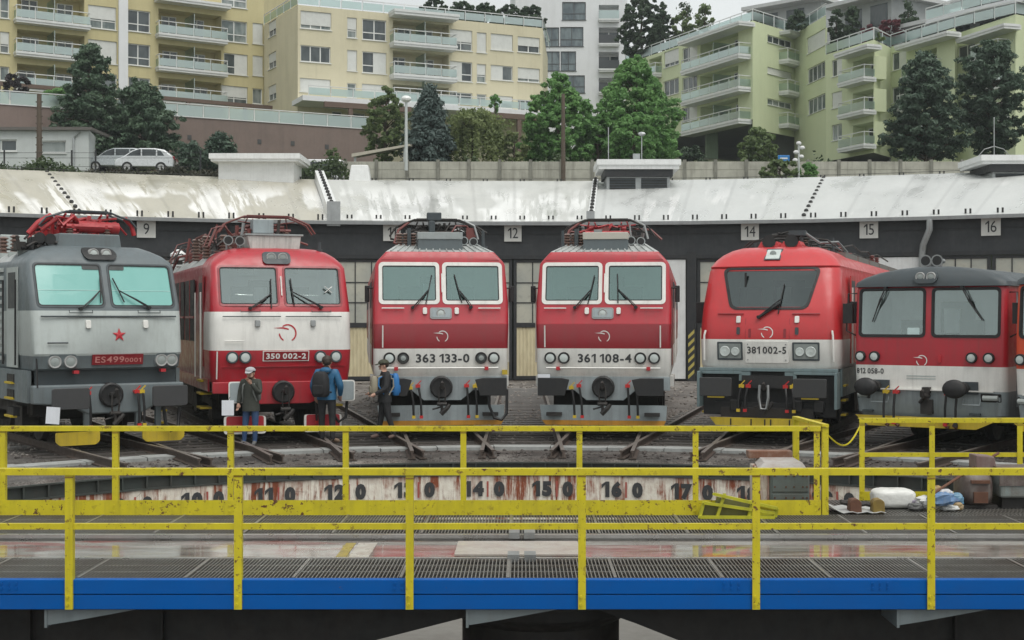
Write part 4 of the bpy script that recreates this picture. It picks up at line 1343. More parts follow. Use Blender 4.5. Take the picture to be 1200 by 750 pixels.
# penthouse behind, with its own terrace and canopy roofs
PENT = plain('grey penthouse wall', (0.40, 0.42, 0.42), 0.8)
mb = MB(); cn = MB()
P0 = at(895, 30, 132); P1 = at(1010, 30, 128)
def pent(pa, pb, Ya, Yb, y_top, ext, dz=2.7):
    a = Vector(xyd(pa, Ya)); b = Vector(xyd(pb, Yb)); d = (b - a).normalized(); n = Vector((-d.y, d.x))
    zt = EYE + (372 - y_top) / FPX * (Ya + Yb) / 2
    M = Matrix(((d.x, n.x, 0, a.x), (d.y, n.y, 0, a.y), (0, 0, 1, 0), (0, 0, 0, 1)))
    mb.M = M; mb.box(0, (b - a).length, 0, 8, zt - dz - 2, zt - 0.35)
    cn.M = M; cn.box(-ext, (b - a).length + ext, -1.6, 8.3, zt - 0.34, zt)
    gl.M = M
    L_ = (b - a).length
    for i in range(int(L_ / 3)): gl.box(0.6 + i * 3, 2.6 + i * 3, -0.03, -0.005, zt - dz, zt - 0.7)
gl = MB()
pent(885, 962, 136, 131, 4, 0.6); pent(985, 1045, 127, 122, 0, 0.8); pent(1075, 1260, 119, 106, 10, 0.5)
pent(1130, 1260, 126, 113, -18, 0.5)
adopt(mb.build('penthouse', PENT), b4); adopt(cn.build('canopy_roof', plain('pale canopy', (0.5, 0.51, 0.5), 0.6)), b4); adopt(gl.build('penthouse_window', WGL[0]), b4)
a, b = Vector(xyd(1085, 114)), Vector(xyd(1150, 108.5)); c = Vector(xyd(1262, 102))
zt = EYE + (372 - 12) / FPX * 111
glass_parapet(b4, [a, b, c], zt - 0.2, 0.9)
mb = MB()
mb.add([(a.x, a.y, zt - .5), (b.x, b.y, zt - .5), (c.x, c.y, zt - .5), (c.x + 2, c.y + 9, zt - .5), (a.x + 2, a.y + 9, zt - .5), (a.x, a.y, zt - .2), (b.x, b.y, zt - .2), (c.x, c.y, zt - .2), (c.x + 2, c.y + 9, zt - .2), (a.x + 2, a.y + 9, zt - .2)],
       [(0, 1, 2, 3, 4), (5, 6, 7, 8, 9), (0, 1, 6, 5), (1, 2, 7, 6), (4, 0, 5, 9)])
adopt(mb.build('terrace', WREN), b4)

# ------------------------------------------------------------------ concrete panel fence behind the shed
FENCE = paint('weathered concrete panel', (0.44, 0.43, 0.37), 0.85, 0.5, 0.7, dirtcol=(0.11, 0.10, 0.08), scale=1.2, sscale=(2.5, 2.5, 0.3), bumpy=0.3)
FPOST = paint('dark streaked concrete post', (0.24, 0.235, 0.2), 0.85, 0.6, 0.7, dirtcol=(0.05, 0.05, 0.045), scale=2)
FY_ = 79.5
x0, x1 = at(405, 0, FY_).x, at(1200, 0, FY_).x
root = thing('concrete_fence', 'grey concrete panel fence along the back of the white shed roof', 'fence', (x0, FY_, 10.2))
n = 22
for i in range(n):
    xa = x0 + (x1 - x0) * i / n; xb = x0 + (x1 - x0) * (i + 1) / n
    mb = MB()
    for j in range(4): mb.box(xa + 0.09, xb - 0.09, FY_ + 0.002 * (j % 2), FY_ + 0.08, 9.6 + j * 0.49, 9.6 + j * 0.49 + 0.475)
    adopt(mb.build('panel', FENCE, bevel=0.012), root)
    adopt(MB().box(xa - 0.1, xa + 0.085, FY_ - 0.06, FY_ + 0.12, 9.4, 11.66).build('post', FPOST), root)

# ------------------------------------------------------------------ garage, cars, masts
root = thing('garage', 'low white flat roofed garage with two wide windows at far left', 'garage', (at(40, 0, 83).x, 83, 10.4))
fg = Fac(xyd(-70, 83.5), xyd(104, 83.5)); fg2 = Fac(xyd(104, 83.5), xyd(119, 90))
for r in ((0, 570, 68, 618), (165, 575, 270, 625)): window(root, fg, fg.rect(*C1(*r)), 'N', panes=1)
wl = MB(); zt = fg.z(152, 83.5); walls(fg, 9.8, zt, wl); walls(fg2, 9.8, zt, wl)
GAR = paint('greyish white garage render', (0.52, 0.55, 0.54), 0.8, 0.2, 0.2, dirtcol=(0.3, 0.3, 0.28))
adopt(wl.build('front_wall', GAR), root); solid([fg, fg2], 3, 9.8, zt, GAR, root, FLATR)
mb = MB(fg.M); mb.box(-0.5, fg.L + 0.25, -0.25, 0.0, zt - 0.05, zt + 0.14).box(fg.L, fg.L + .25, 0, 8, zt - .05, zt + .13)
adopt(mb.build('roof_edge', plain('dark roof edge', (0.12, 0.11, 0.1), 0.6)), root)
mb = MB(fg.M); mb.tube([(fg.L - 0.5, -0.1, zt - 0.1), (fg.L - 0.9, -0.08, zt - 0.5), (fg.L - 0.9, -0.06, 9.9)], 0.06, 6); adopt(mb.build('rain_pipe', ZINC), root)

CARS = paint('silver car paint', (0.42, 0.45, 0.46), 0.25, 0.05, 0.05, metal=0.4, coat=0.6)
CARW = paint('white car paint', (0.70, 0.71, 0.72), 0.25, 0.05, 0.05, coat=0.6)
CARP = paint('pale car paint', (0.62, 0.64, 0.65), 0.25, 0.05, 0.05, metal=0.1, coat=0.6)
CGL = dark_glass('car glass', (0.02, 0.025, 0.03), (0.05, 0.06, 0.065))
TYRE = plain('tyre', (0.015, 0.015, 0.015), 0.8)
def car(label, loc, rz, mat, length=4.0, van=False):
    r = thing('parked_car', label, 'car', loc, R(rz), 'cars parked below the brown wall')
    Lh = length / 2
    if van: prof = [(-Lh, .35), (Lh, .35), (Lh, 1.0), (Lh - .05, 1.75), (Lh - .5, 1.9), (-Lh * .55, 1.9), (-Lh * .8, 1.1), (-Lh, .95)]
    else: prof = [(-Lh, .35), (Lh, .32), (Lh + .03, .75), (Lh - .1, 1.02), (Lh - .55, 1.38), (Lh - 1.1, 1.47), (-.25, 1.47), (-.75, 1.3), (-1.2, .98), (-Lh + .15, .82), (-Lh - .02, .6)]
    mb = MB(); mb.prism(prof, 'y', -0.82, 0.82)
    mb.build('body', mat, r, bevel=0.07, smooth=40)
    if van: gp = [(-Lh * .62, 1.2), (Lh - .5, 1.2), (Lh - .5, 1.7), (-Lh * .48, 1.75)]
    else: gp = [(-1.05, 1.0), (Lh - .55, 1.02), (Lh - .75, 1.3), (Lh - 1.15, 1.4), (-.3, 1.4), (-.68, 1.26)]
    mb = MB(); mb.prism(gp, 'y', -0.832, 0.832); mb.build('side_window', CGL, r)
    mb = MB()
    for xx in (-.15, .75): mb.box(xx - .04, xx + .04, -.84, .84, .98, 1.42)
    mb.build('door_pillar', mat, r)
    for xx in (-Lh + .75, Lh - .75):
        for yy in (-.84, .64):
            w_ = MB().cyl((xx, yy, .32), (xx, yy + .2, .32), .32, n=18).build('wheel', TYRE, r)
            MB().cyl((xx, yy - .01 if yy < 0 else yy + .21, .32), (xx, yy + .02 if yy < 0 else yy + .19, .32), .2, n=14).build('rim', CHROME, w_)
    for yy in (-.6, .6):
        MB().box(-Lh - .03, -Lh + .2, yy - .18, yy + .18, .68, .8).build('headlight', LENS, r)
        MB().box(Lh - .12, Lh + .05, yy - .14, yy + .14, .78, .98).build('tail_lamp', TEXTR, r)
    return r
p = at(172, 202, 83); car('nearer pale hatchback parked beside the pines, its red tail lamp to the right', (p.x, 83, 11.2), 4, CARP, 3.5)
p = at(138, 202, 85.3); car('rear silver car partly hidden behind the nearer pale hatchback', (p.x + 0.2, 85.3, 11.5), 2, CARS, 4.2)
p = at(376, 202, 83); car('white van whose roof shows behind the vine covered parapet of the shed', (p.x, 83, 10.1), 0, CARW, 3.4, True)

POLE = plain('pale galvanised pole', (0.5, 0.53, 0.52), 0.5)
WOODP = paint('weathered wooden pole', (0.10, 0.075, 0.055), 0.85, 0.4, 0.3)
def post(name, label, cat, px, y0, y1, Y, r, mat, head=None):
    t = thing(name, label, cat, at(px, y1, Y))
    a = at(px, y1, Y); b = at(px, y0, Y)
    adopt(MB().cyl(a, b, r * 1.15, r * 0.85, n=8).build('shaft', mat), t)
    return t, b
t, b = post('street_lamp', 'slim pale street lamp with a round white head before the dark spruce', 'lamp', 476, 117, 200, 78.5, 0.09, POLE)
mb = MB(); mb.ball(b + Vector((0, 0, 0.05)), 0.3, 0.3, 0.2, 12, 6); adopt(mb.build('lamp_head', plain('white lamp head', (0.75, 0.76, 0.74), 0.4)), t)
t, b = post('utility_pole', 'brown wooden pole rising in front of the bright green tree', 'pole', 660, 110, 214, 78, 0.12, WOODP)
t, b = post('utility_pole', 'dark weathered wooden pole standing beside the white garage', 'pole', 46, 110, 200, 80, 0.16, WOODP)
mb = MB()
for i in range(9): mb.box(b.x - 0.2, b.x + 0.2, b.y - .05, b.y + .05, b.z - 0.5 - i * 0.42, b.z - 0.44 - i * 0.42)
adopt(mb.build('step_iron', WOODP), t)
t, b = post('camera_mast', 'thin grey mast with cameras beside the blue street sign', 'mast', 936, 168, 212, 77, 0.06, POLE)
mb = MB()
for (dx, dz) in ((0, 0), (-.15, -.5), (.2, -.25), (.15, -.75), (-.2, -.95)): mb.ball(b + Vector((dx, 0, dz)), 0.16, 0.14, 0.12, 8, 5)
adopt(mb.build('camera', plain('white camera housing', (0.7, 0.7, 0.7))), t)
t, b = post('street_sign', 'small blue rectangular street sign above the fence shrub', 'sign', 919, 184, 212, 77.5, 0.04, POLE)
BLUES = plain('blue sign face', (0.02, 0.19, 0.5), 0.4, 0, 0.05)
o = adopt(MB().box(b.x - 0.36, b.x + 0.3, b.y - 0.06, b.y - 0.03, b.z - 0.25, b.z + 0.1).build('plate', BLUES, bevel=0.03), t)
MB().box(b.x - 0.24, b.x + 0.18, b.y - 0.066, b.y - 0.0605, b.z - 0.12, b.z - 0.04).build('symbol', TEXTW, o)
# slanted canopy
t = thing('canopy', 'slanted pale canopy roof beside the street lamp behind the shed', 'canopy', at(440, 192, 80))
a, b = at(412, 184, 80), at(480, 171, 80)
mb = MB(); mb.add([a, b, b + Vector((0, 3, 0.3)), a + Vector((0, 3, 0.3)), a + Vector((0, 0, .2)), b + Vector((0, 0, .12)), b + Vector((0, 3, .42)), a + Vector((0, 3, .5))],
                  [(0, 3, 2, 1), (4, 5, 6, 7), (0, 1, 5, 4), (1, 2, 6, 5), (2, 3, 7, 6), (3, 0, 4, 7)])
adopt(mb.build('roof_sheet', plain('beige canopy sheet', (0.46, 0.43, 0.35), 0.7)), t)
mb = MB()
for q in (at(416, 183, 80.2), at(474, 172, 80.2)): mb.box(q.x - .06, q.x + .06, 80.2, 80.32, 10.2, q.z + .1)
adopt(mb.build('post', POLE), t)
adopt(MB().box(at(432, 0, 80).x, at(477, 0, 80).x, 80.4, 80.6, 10.2, at(0, 189, 80).z).build('parapet', WHITED), t)
# wire fence at far left
t = thing('wire_fence', 'thin wire fence on dark posts in front of the garage', 'fence', at(60, 200, 79))
for px in (5, 84, 112, 235):
    q = at(px, 176, 79); adopt(MB().cyl((q.x, 79, 9.8), q, 0.05, n=6).build('post', SHEDF), t)
mb = MB()
for z in (10.7, 11.2, 11.7, 12.0): mb.tube([(at(-20, 0, 79).x, 79, z), (at(235, 0, 79).x, 79, z)], 0.012, 4)
adopt(mb.build('wire', SHEDF), t)

# ------------------------------------------------------------------ trees
rt = np.random.RandomState(21)
def leaf_obj(name, C, S_, mat, parent, N=None, aspect=1.6):
    """many small leaf faces: centres C (n,3), sizes S_ (n)"""
    n = len(C)
    A = rt.normal(size=(n, 3)); 
    if N is not None: A = A * 0.55 + N
    A /= np.linalg.norm(A, axis=1)[:, None] + 1e-9
    B = rt.normal(size=(n, 3)); B -= (B * A).sum(1)[:, None] * A
    B /= np.linalg.norm(B, axis=1)[:, None] + 1e-9
    Dv = np.cross(A, B)
    s = S_[:, None] * 0.5
    fold = A * s * 0.25
    V = np.stack([C + B * s * aspect, C + Dv * s * 0.8 + fold, C - B * s * aspect, C - Dv * s * 0.8 + fold], axis=1).reshape(-1, 3)
    me = bpy.data.meshes.new(name)
    me.vertices.add(n * 4); me.vertices.foreach_set('co', V.ravel())
    me.loops.add(n * 4); me.loops.foreach_set('vertex_index', np.arange(n * 4))
    me.polygons.add(n); me.polygons.foreach_set('loop_start', np.arange(n) * 4); me.polygons.foreach_set('loop_total', np.full(n, 4))
    me.materials.append(mat); me.update(); me.validate()
    o = bpy.data.objects.new(name, me); COL.objects.link(o); o.parent = parent
    return o

def prof_r(prof, t):
    return np.interp(t, [p[0] for p in prof], [p[1] for p in prof])

def crown_points(H, z0, prof, n_clump, n_leaf, clump_r, flat=0.7, rnd=rt, inner=0.45):
    """clumps spread through the volume of a crown given by a radius profile"""
    tt = rnd.uniform(0, 1, n_clump * 4)
    rr = prof_r(prof, tt)
    keep = rnd.uniform(0, 1, len(tt)) < rr / max(p[1] for p in prof)
    tt, rr = tt[keep][:n_clump], rr[keep][:n_clump]
    ph = rnd.uniform(0, 2 * np.pi, len(tt))
    q = inner + (1 - inner) * rnd.uniform(0, 1, len(tt)) ** 0.6
    q *= 1 + 0.22 * np.sin(ph * 3 + tt * 9 + rnd.uniform(0, 6)) * rnd.uniform(0.3, 1, len(tt))
    cc = np.stack([rr * q * np.cos(ph), rr * q * np.sin(ph), z0 + tt * (H - z0)], 1)
    k = np.repeat(np.arange(len(cc)), n_leaf)
    u = rnd.normal(size=(len(k), 3)); u /= np.linalg.norm(u, axis=1)[:, None]
    cr = clump_r * rnd.uniform(0.6, 1.25, len(cc))
    rad = cr[k] * rnd.uniform(0.35, 1.0, len(k)) ** 0.7
    P_ = cc[k] + u * rad[:, None] * np.array([1, 1, flat])
    nrm = u + np.array([0, 0, 0.35])
    return P_, nrm, cc

BARK = paint('rough bark', (0.075, 0.055, 0.04), 0.9, 0.4, 0.3, bumpy=0.4)
def trunk_obj(root, H, r0, limbs, z_limb0=0.3, frac=0.9):
    mb = MB()
    path = [(0.03 * H * math.sin(k * 1.3) * 0.3, 0.02 * H * math.cos(k) * 0.3, H * frac * k / 7) for k in range(8)]
    mb.tube(path, [r0 * (1 - 0.85 * k / 7) for k in range(8)], 8)
    for c in limbs:
        c = Vector(c)
        zb = max(H * 0.12, c.z - 0.45 * (Vector((c.x, c.y, 0)).length) - 0.05 * H)
        b0 = Vector((0, 0, min(zb, H * frac * 0.95)))
        mid = (b0 + c) * 0.5 + Vector((0, 0, 0.03 * H))
        mb.tube([b0, mid, c * 0.9 + b0 * 0.1], [r0 * 0.32, r0 * 0.18, r0 * 0.04], 5)
    return mb.build('trunk', BARK, root, smooth=60)

LM_PINE = leaf_mat('dark pine needles', (0.05, 0.092, 0.062), (0.125, 0.19, 0.12), 0.25)
LM_PINE2 = leaf_mat('soft pine needles', (0.055, 0.105, 0.062), (0.135, 0.21, 0.12), 0.25)
LM_BLUE = leaf_mat('blue spruce needles', (0.055, 0.09, 0.082), (0.125, 0.175, 0.155), 0.2)
LM_BRIGHT = leaf_mat('fresh green leaves', (0.14, 0.31, 0.09), (0.28, 0.50, 0.17), 0.45)
LM_OLIVE = leaf_mat('olive green leaves', (0.12, 0.18, 0.065), (0.25, 0.33, 0.13), 0.42)
LM_WILLOW = leaf_mat('willow leaves', (0.18, 0.235, 0.09), (0.36, 0.42, 0.18), 0.45)
LM_DARK = leaf_mat('dark hedge leaves', (0.03, 0.06, 0.03), (0.08, 0.13, 0.06), 0.2)
LM_RED = leaf_mat('maroon leaves', (0.10, 0.015, 0.028), (0.22, 0.04, 0.055), 0.35)
LM_HEDGE = leaf_mat('hedge leaves', (0.045, 0.08, 0.03), (0.12, 0.17, 0.065), 0.25)

def tree(label, px, ytop, ybase, Y, hw_px, prof, mat, n_clump=70, n_leaf=60, cr=0.16, leaf=0.26, name='tree', z_low=0.12, flat=0.7, trunk=True, cat='tree', group=None, inner=0.45, zbase=None):
    base = at(px, ybase, Y); top = at(px, ytop, Y)
    if zbase is not None: base.z = zbase
    H = top.z - base.z
    W = hw_px / FPX * Y
    root = thing(name, label, cat, base, 0, group)
    pr = [(t, r * W) for t, r in prof]
    P_, N_, cc = crown_points(H, H * z_low, pr, n_clump, n_leaf, cr * max(W, H * .35) , flat, inner=inner)
    P_[:, 2] = np.minimum(P_[:, 2], H * 1.01)
    leaf_obj('crown', P_, leaf * rt.uniform(0.6, 1.3, len(P_)), mat, root, N_)
    if trunk: trunk_obj(root, H, 0.02 * H + 0.05, cc[:14])
    return root

CONE = [(0, .75), (.12, 1), (.3, .92), (.5, .72), (.75, .42), (.92, .16), (1, .03)]
OVAL = [(0, .35), (.15, .8), (.4, 1), (.65, .9), (.85, .58), (1, .12)]
EGG = [(0, .85), (.15, 1), (.35, .96), (.55, .80), (.72, .58), (.87, .33), (1, .08)]
COLM = [(0, .7), (.2, 1), (.6, .95), (.85, .6), (1, .1)]
DOME = [(0, .9), (.3, 1), (.6, .85), (.85, .5), (1, .1)]
PINE = [(0, .8), (.1, 1), (.3, .95), (.5, .8), (.7, .62), (.85, .42), (1, .12)]

def pine(label, px, ytop, ybase, Y, hw, mat=LM_PINE, n=75, seed=1, droop=0.0, group='pines', name='pine_tree', cr=0.34, leaf=0.145, prof=PINE, n_leaf=46):
    """whorled branches, each carrying tufts of needles at its outer part"""
    rnd = np.random.RandomState(seed)
    base = at(px, ybase, Y); H = at(px, ytop, Y).z - base.z; W = hw / FPX * Y
    root = thing(name, label, 'tree', base, 0, group)
    tips, mbp = [], MB()
    mbp.tube([(0.1 * math.sin(k), 0.1 * math.cos(k * 1.7), H * 0.97 * k / 7) for k in range(8)], [0.03 * H * (1 - 0.9 * k / 7) * .6 for k in range(8)], 8)
    for i in range(n):
        t = 0.08 + 0.9 * (i + rnd.uniform(0, 1)) / n
        ph = i * 2.4 + rnd.uniform(-.4, .4)
        r = prof_r([(a, b * W) for a, b in prof], (t - .08) / .92) * rnd.uniform(0.66, 1.18)
        z0 = t * H
        rise = (0.18 - droop) * r * rnd.uniform(.4, 1.3)
        d = np.array([math.cos(ph), math.sin(ph), 0])
        tip = d * r + np.array([0, 0, z0 + rise])
        mbp.tube([(0, 0, z0 - 0.12 * r), tuple(tip * [.5, .5, 1] - np.array([0, 0, rise * .35])), tuple(tip)], [0.012 * H * (1.1 - t), 0.008 * H * (1.1 - t), 0.01], 4)
        m = 3 + int(r / 0.34)
        for q in range(m):
            f = 0.30 + 0.70 * (q + rnd.uniform(0.3, 1)) / m
            side = np.array([-d[1], d[0], 0]) * rnd.normal() * 0.25 * r * f + np.array([0, 0, rnd.normal() * .12])
            tips.append(d * r * f + side + np.array([0, 0, z0 + rise * f * f - droop * 0.3 * f]))
    tips = np.array(tips)
    k = np.repeat(np.arange(len(tips)), n_leaf)
    u = rnd.normal(size=(len(k), 3)); u /= np.linalg.norm(u, axis=1)[:, None]
    rad = cr * rnd.uniform(0.25, 1.0, len(k))
    P_ = tips[k] + u * rad[:, None] * np.array([1, 1, 0.62])
    leaf_obj('crown', P_, leaf * rnd.uniform(0.6, 1.4, len(P_)), mat, root, u + np.array([0, 0, .4]), aspect=1.9)
    mbp.build('trunk', BARK, root, smooth=60)
    return root

PG = 'dark pines on the slope'
pine('tall dark pine beside the garage, its tip highest of the left pair', 106, 50, 197, 88.3, 40, seed=2, group=PG, n=70, mat=LM_PINE2)
pine('broader lower pine behind the silver cars', 166, 96, 197, 89, 48, seed=3, group=PG, n=70, mat=LM_PINE2)
pine('dense dark pine left of the right hand pair in front of the green flats', 1084, 62, 196, 87, 44, seed=4, group=PG, n=85)
pine('open crowned dark pine at the right edge with bare trunk showing', 1164, 46, 196, 89, 44, seed=5, group=PG, n=70, prof=[(0, .35), (.15, .7), (.35, 1), (.6, .95), (.8, .7), (1, .2)])
pine('blue grey spruce with drooping branches right of the street lamp', 503, 101, 203, 83, 31, LM_BLUE, n=85, seed=6, droop=0.45, group=None, name='spruce_tree', prof=CONE, cr=0.42)
pine('small round topped dark conifer left of the white roof box', 258, 158, 200, 82, 19, LM_PINE, n=30, seed=7, group=None, name='conifer', prof=DOME, cr=0.4)
pine('low dark pine shrub beside the pale hatchback', 224, 170, 200, 82.5, 15, LM_PINE, n=22, seed=8, group=None, name='conifer', prof=DOME, cr=0.4)

BG = 'bright green leafy trees'
tree('bright green conical leafy tree behind the brown wooden pole', 655, 84, 203, 86, 45, EGG, LM_BRIGHT, 480, 50, 0.11, 0.165, 'leafy_tree', group=BG, inner=0.3)
tree('largest bright green leafy tree beside the green flats', 745, 66, 203, 89, 54, EGG, LM_BRIGHT, 620, 50, 0.10, 0.165, 'leafy_tree', group=BG, inner=0.3)
tree('lower rounded green tree directly behind the roof ventilator with louvres', 742, 134, 204, 83, 30, OVAL, LM_BRIGHT, 200, 44, 0.11, 0.18, 'leafy_tree', group=BG)
tree('rounded green tree filling the gap between the two tall bright trees', 700, 122, 203, 87, 26, OVAL, LM_BRIGHT, 170, 44, 0.13, 0.17, 'leafy_tree', group=BG)
tree('loose olive green birch left of the street lamp', 452, 102, 203, 85, 27, OVAL, LM_OLIVE, 190, 42, 0.10, 0.16, 'birch_tree', inner=0.3)
tree('olive leafy tree filling the gap beside the first concrete pillar', 889, 150, 203, 86, 26, DOME, LM_OLIVE, 130, 42, 0.13, 0.17, 'leafy_tree', inner=0.3)
tree('dark rounded bush in the undercroft of the green flats', 812, 172, 203, 112, 18, DOME, LM_DARK, 30, 50, 0.25, 0.25, 'bush', cat='bush', trunk=False)
tree('bright shrub leaning over the concrete fence under the blue sign', 914, 186, 216, 77, 24, DOME, LM_OLIVE, 40, 45, 0.16, 0.18, 'shrub', cat='shrub', trunk=True, inner=0.2)
tree('rounded green shrub right of the blue sign at the fence', 945, 192, 216, 77.3, 15, DOME, LM_BRIGHT, 30, 45, 0.2, 0.17, 'shrub', cat='shrub')
tree('tangled shrub between the willow and the bright green tree', 603, 150, 203, 84, 17, OVAL, LM_WILLOW, 36, 40, 0.2, 0.18, 'shrub', cat='shrub', inner=0.2)
tree('small wall side shrub under the retaining wall vents', 390, 172, 200, 84, 6, OVAL, LM_OLIVE, 14, 40, 0.3, 0.16, 'shrub', cat='shrub')

# weeping willow
base = at(556, 203, 84.5); H = at(556, 124, 84.5).z - base.z; W = 37 / FPX * 84.5
root = thing('willow_tree', 'weeping willow with long hanging yellowish strands right of the spruce', 'tree', base)
C_, S2 = [], []
rnd = np.random.RandomState(9)
for i in range(330):
    ph = rnd.uniform(0, 2 * np.pi); q = rnd.uniform(0.1, 1) ** 0.6
    r = W * q; zt = H * (0.42 + 0.56 * math.sqrt(max(0, 1 - q * q))) * rnd.uniform(0.9, 1.02)
    ln = rnd.uniform(0.35, 0.75) * H * (0.5 + 0.5 * q)
    m = int(ln / 0.075)
    for j in range(m):
        f = j / m
        C_.append((r * math.cos(ph) * (1 + .06 * f) + rnd.normal() * .05, r * math.sin(ph) * (1 + .06 * f) + rnd.normal() * .05, zt - ln * f + rnd.normal() * .03)); S2.append(rnd.uniform(.1, .19))
C_ = np.array(C_); 
P_, N_, cc = crown_points(H, H * .6, [(0, W * .8), (.4, W), (.8, W * .7), (1, W * .2)], 26, 40, 0.5, .6)
leaf_obj('crown', np.concatenate([C_, P_]), np.concatenate([np.array(S2), np.full(len(P_), .17)]), LM_WILLOW, root)
trunk_obj(root, H, 0.28, cc[:14], frac=0.8)

# planting on the roof terraces
RG = 'shrubs on the yellow roof terrace'
zt = 28.0
for (px, hw, yt, Y, lab) in ((509, 14, -4, 120, 'leftmost dark shrub on the yellow roof terrace'), (541, 16, 2, 120.5, 'dark rounded shrub second from the left on the yellow roof terrace'),
                        (568, 15, 4, 121, 'low dark shrub in the middle of the yellow roof terrace'), (596, 15, 6, 122, 'broad dark shrub second from the right on the yellow roof terrace'), (623, 13, 6, 122.5, 'dark shrub at the right end of the yellow roof terrace')):
    tree(lab, px, yt, 30, Y, hw + 4, DOME, LM_DARK, 110, 40, 0.13, 0.2, 'terrace_shrub', cat='shrub', group=RG, zbase=zt, trunk=False)
zt = zg1
tree('big dark conifer crown rising above the green roof terrace', 752, -8, 60, 141, 27, OVAL, LM_DARK, 300, 46, 0.10, 0.22, 'roof_tree', zbase=zt - 1.0)
tree('drooping green conifer beside the big dark crown on the terrace', 777, 2, 55, 139, 17, CONE, LM_DARK, 150, 44, 0.11, 0.22, 'roof_tree', zbase=zt)
tree('light green loose tree on the green roof terrace', 800, 14, 48, 138, 18, OVAL, LM_OLIVE, 90, 36, 0.14, 0.2, 'roof_tree', zbase=zt, inner=0.2)
tree('small round crowned tree standing against the sky on the terrace', 826, 6, 40, 136, 10, OVAL, LM_OLIVE, 26, 40, 0.25, 0.24, 'roof_tree', zbase=zt)
tree('thin tree reaching into the sky above the terrace planting', 805, -4, 40, 140, 7, OVAL, LM_DARK, 18, 25, 0.3, 0.22, 'roof_tree', zbase=zt, inner=0.1)
tree('rounded grey green shrub over the narrow balconies of the green flats', 934, 11, 40, 125, 13, DOME, LM_DARK, 40, 45, 0.22, 0.25, 'terrace_shrub', cat='shrub', zbase=zm2 - 0.3, trunk=False)
tree('clipped column cypress on the left of the terrace pair', 980, 9, 58, 121, 9, COLM, LM_DARK, 60, 55, 0.14, 0.22, 'cypress', zbase=zm3 - 0.3, group='column cypresses')
tree('clipped column cypress on the right of the terrace pair', 999, 4, 55, 119.5, 8.5, COLM, LM_DARK, 60, 55, 0.14, 0.22, 'cypress', zbase=zm3 - 0.2, group='column cypresses')
tree('small maroon shrub between cypress and red maple', 1016, 26, 50, 117, 7, DOME, LM_RED, 22, 40, 0.25, 0.2, 'terrace_shrub', cat='shrub', zbase=zm3)
tree('red leaved maple on the green terrace', 1043, 15, 45, 119, 14, OVAL, LM_RED, 40, 45, 0.22, 0.2, 'maple_tree', zbase=zm3 + 0.2)
tree('green shrub behind the red maple on the terrace', 1064, 2, 40, 121, 12, OVAL, LM_DARK, 32, 45, 0.22, 0.22, 'terrace_shrub', cat='shrub', zbase=zm4)
tree('pale green shrub at the foot of the red maple', 1026, 38, 55, 114, 8, DOME, LM_OLIVE, 22, 40, 0.25, 0.2, 'terrace_shrub', cat='shrub', zbase=zm3)
tree('small green bush on the far left roof of the green flats', 888, 8, 25, 128, 8, DOME, LM_DARK, 20, 40, 0.25, 0.24, 'terrace_shrub', cat='shrub', zbase=zg1)
tree('dark purple shrub on the terrace of the ochre block', 18, 85, 120, 96, 15, OVAL, leaf_mat('purple grey leaves', (0.03, 0.025, 0.03), (0.07, 0.05, 0.055)), 30, 45, 0.2, 0.22, 'terrace_shrub', cat='shrub')
tree('bright low bush on the terrace left of the tall pine', 70, 100, 122, 95, 16, DOME, LM_BRIGHT, 30, 45, 0.25, 0.22, 'terrace_shrub', cat='shrub')
tree('young leafy shrub on the terrace behind the willow', 580, 112, 135, 108, 8, OVAL, LM_BRIGHT, 16, 40, 0.25, 0.2, 'terrace_shrub', cat='shrub')

def hedge(label, px0, px1, ytop, Y, mat, dens=30, zb=10.1):
    x0, x1 = at(px0, 0, Y).x, at(px1, 0, Y).x
    zt = at(0, ytop, Y).z
    root = thing('hedge', label, 'hedge', ((x0 + x1) / 2, Y, zb), 0, 'hedges behind the shed')
    n = int((x1 - x0) * dens)
    cc = np.stack([rt.uniform(x0, x1, n) - (x0 + x1) / 2, rt.uniform(-.5, .5, n), rt.uniform(0.0, 1, n) ** .7 * (zt - zb)], 1)
    cc[:, 2] *= 0.75 + 0.3 * np.sin(cc[:, 0] * 1.7) * np.sin(cc[:, 0] * 0.6 + 1)
    k = np.repeat(np.arange(n), 16)
    P_ = cc[k] + rt.normal(size=(len(k), 3)) * 0.17
    leaf_obj('foliage', P_, 0.15 * rt.uniform(.6, 1.4, len(P_)), mat, root)
hedge('green ivy hedge in front of the garage at far left', -30, 92, 190, 77.5, LM_HEDGE)
hedge('brownish twiggy hedge in front of the silver cars', 100, 262, 199, 77.8, leaf_mat('brownish twigs', (0.035, 0.035, 0.022), (0.085, 0.08, 0.05)))
hedge('green creeper mound beside the white roof box', 338, 408, 191, 77.5, LM_HEDGE)
hedge('dark shrubs along the foot of the spruce and canopy', 432, 545, 193, 80.5, LM_DARK)
hedge('green growth behind the fence under the leafy trees', 545, 720, 186, 82, LM_HEDGE, zb=10.3)
hedge('dark growth behind the fence beneath the right hand pines', 950, 1140, 188, 83, LM_DARK, 20, zb=10.3)

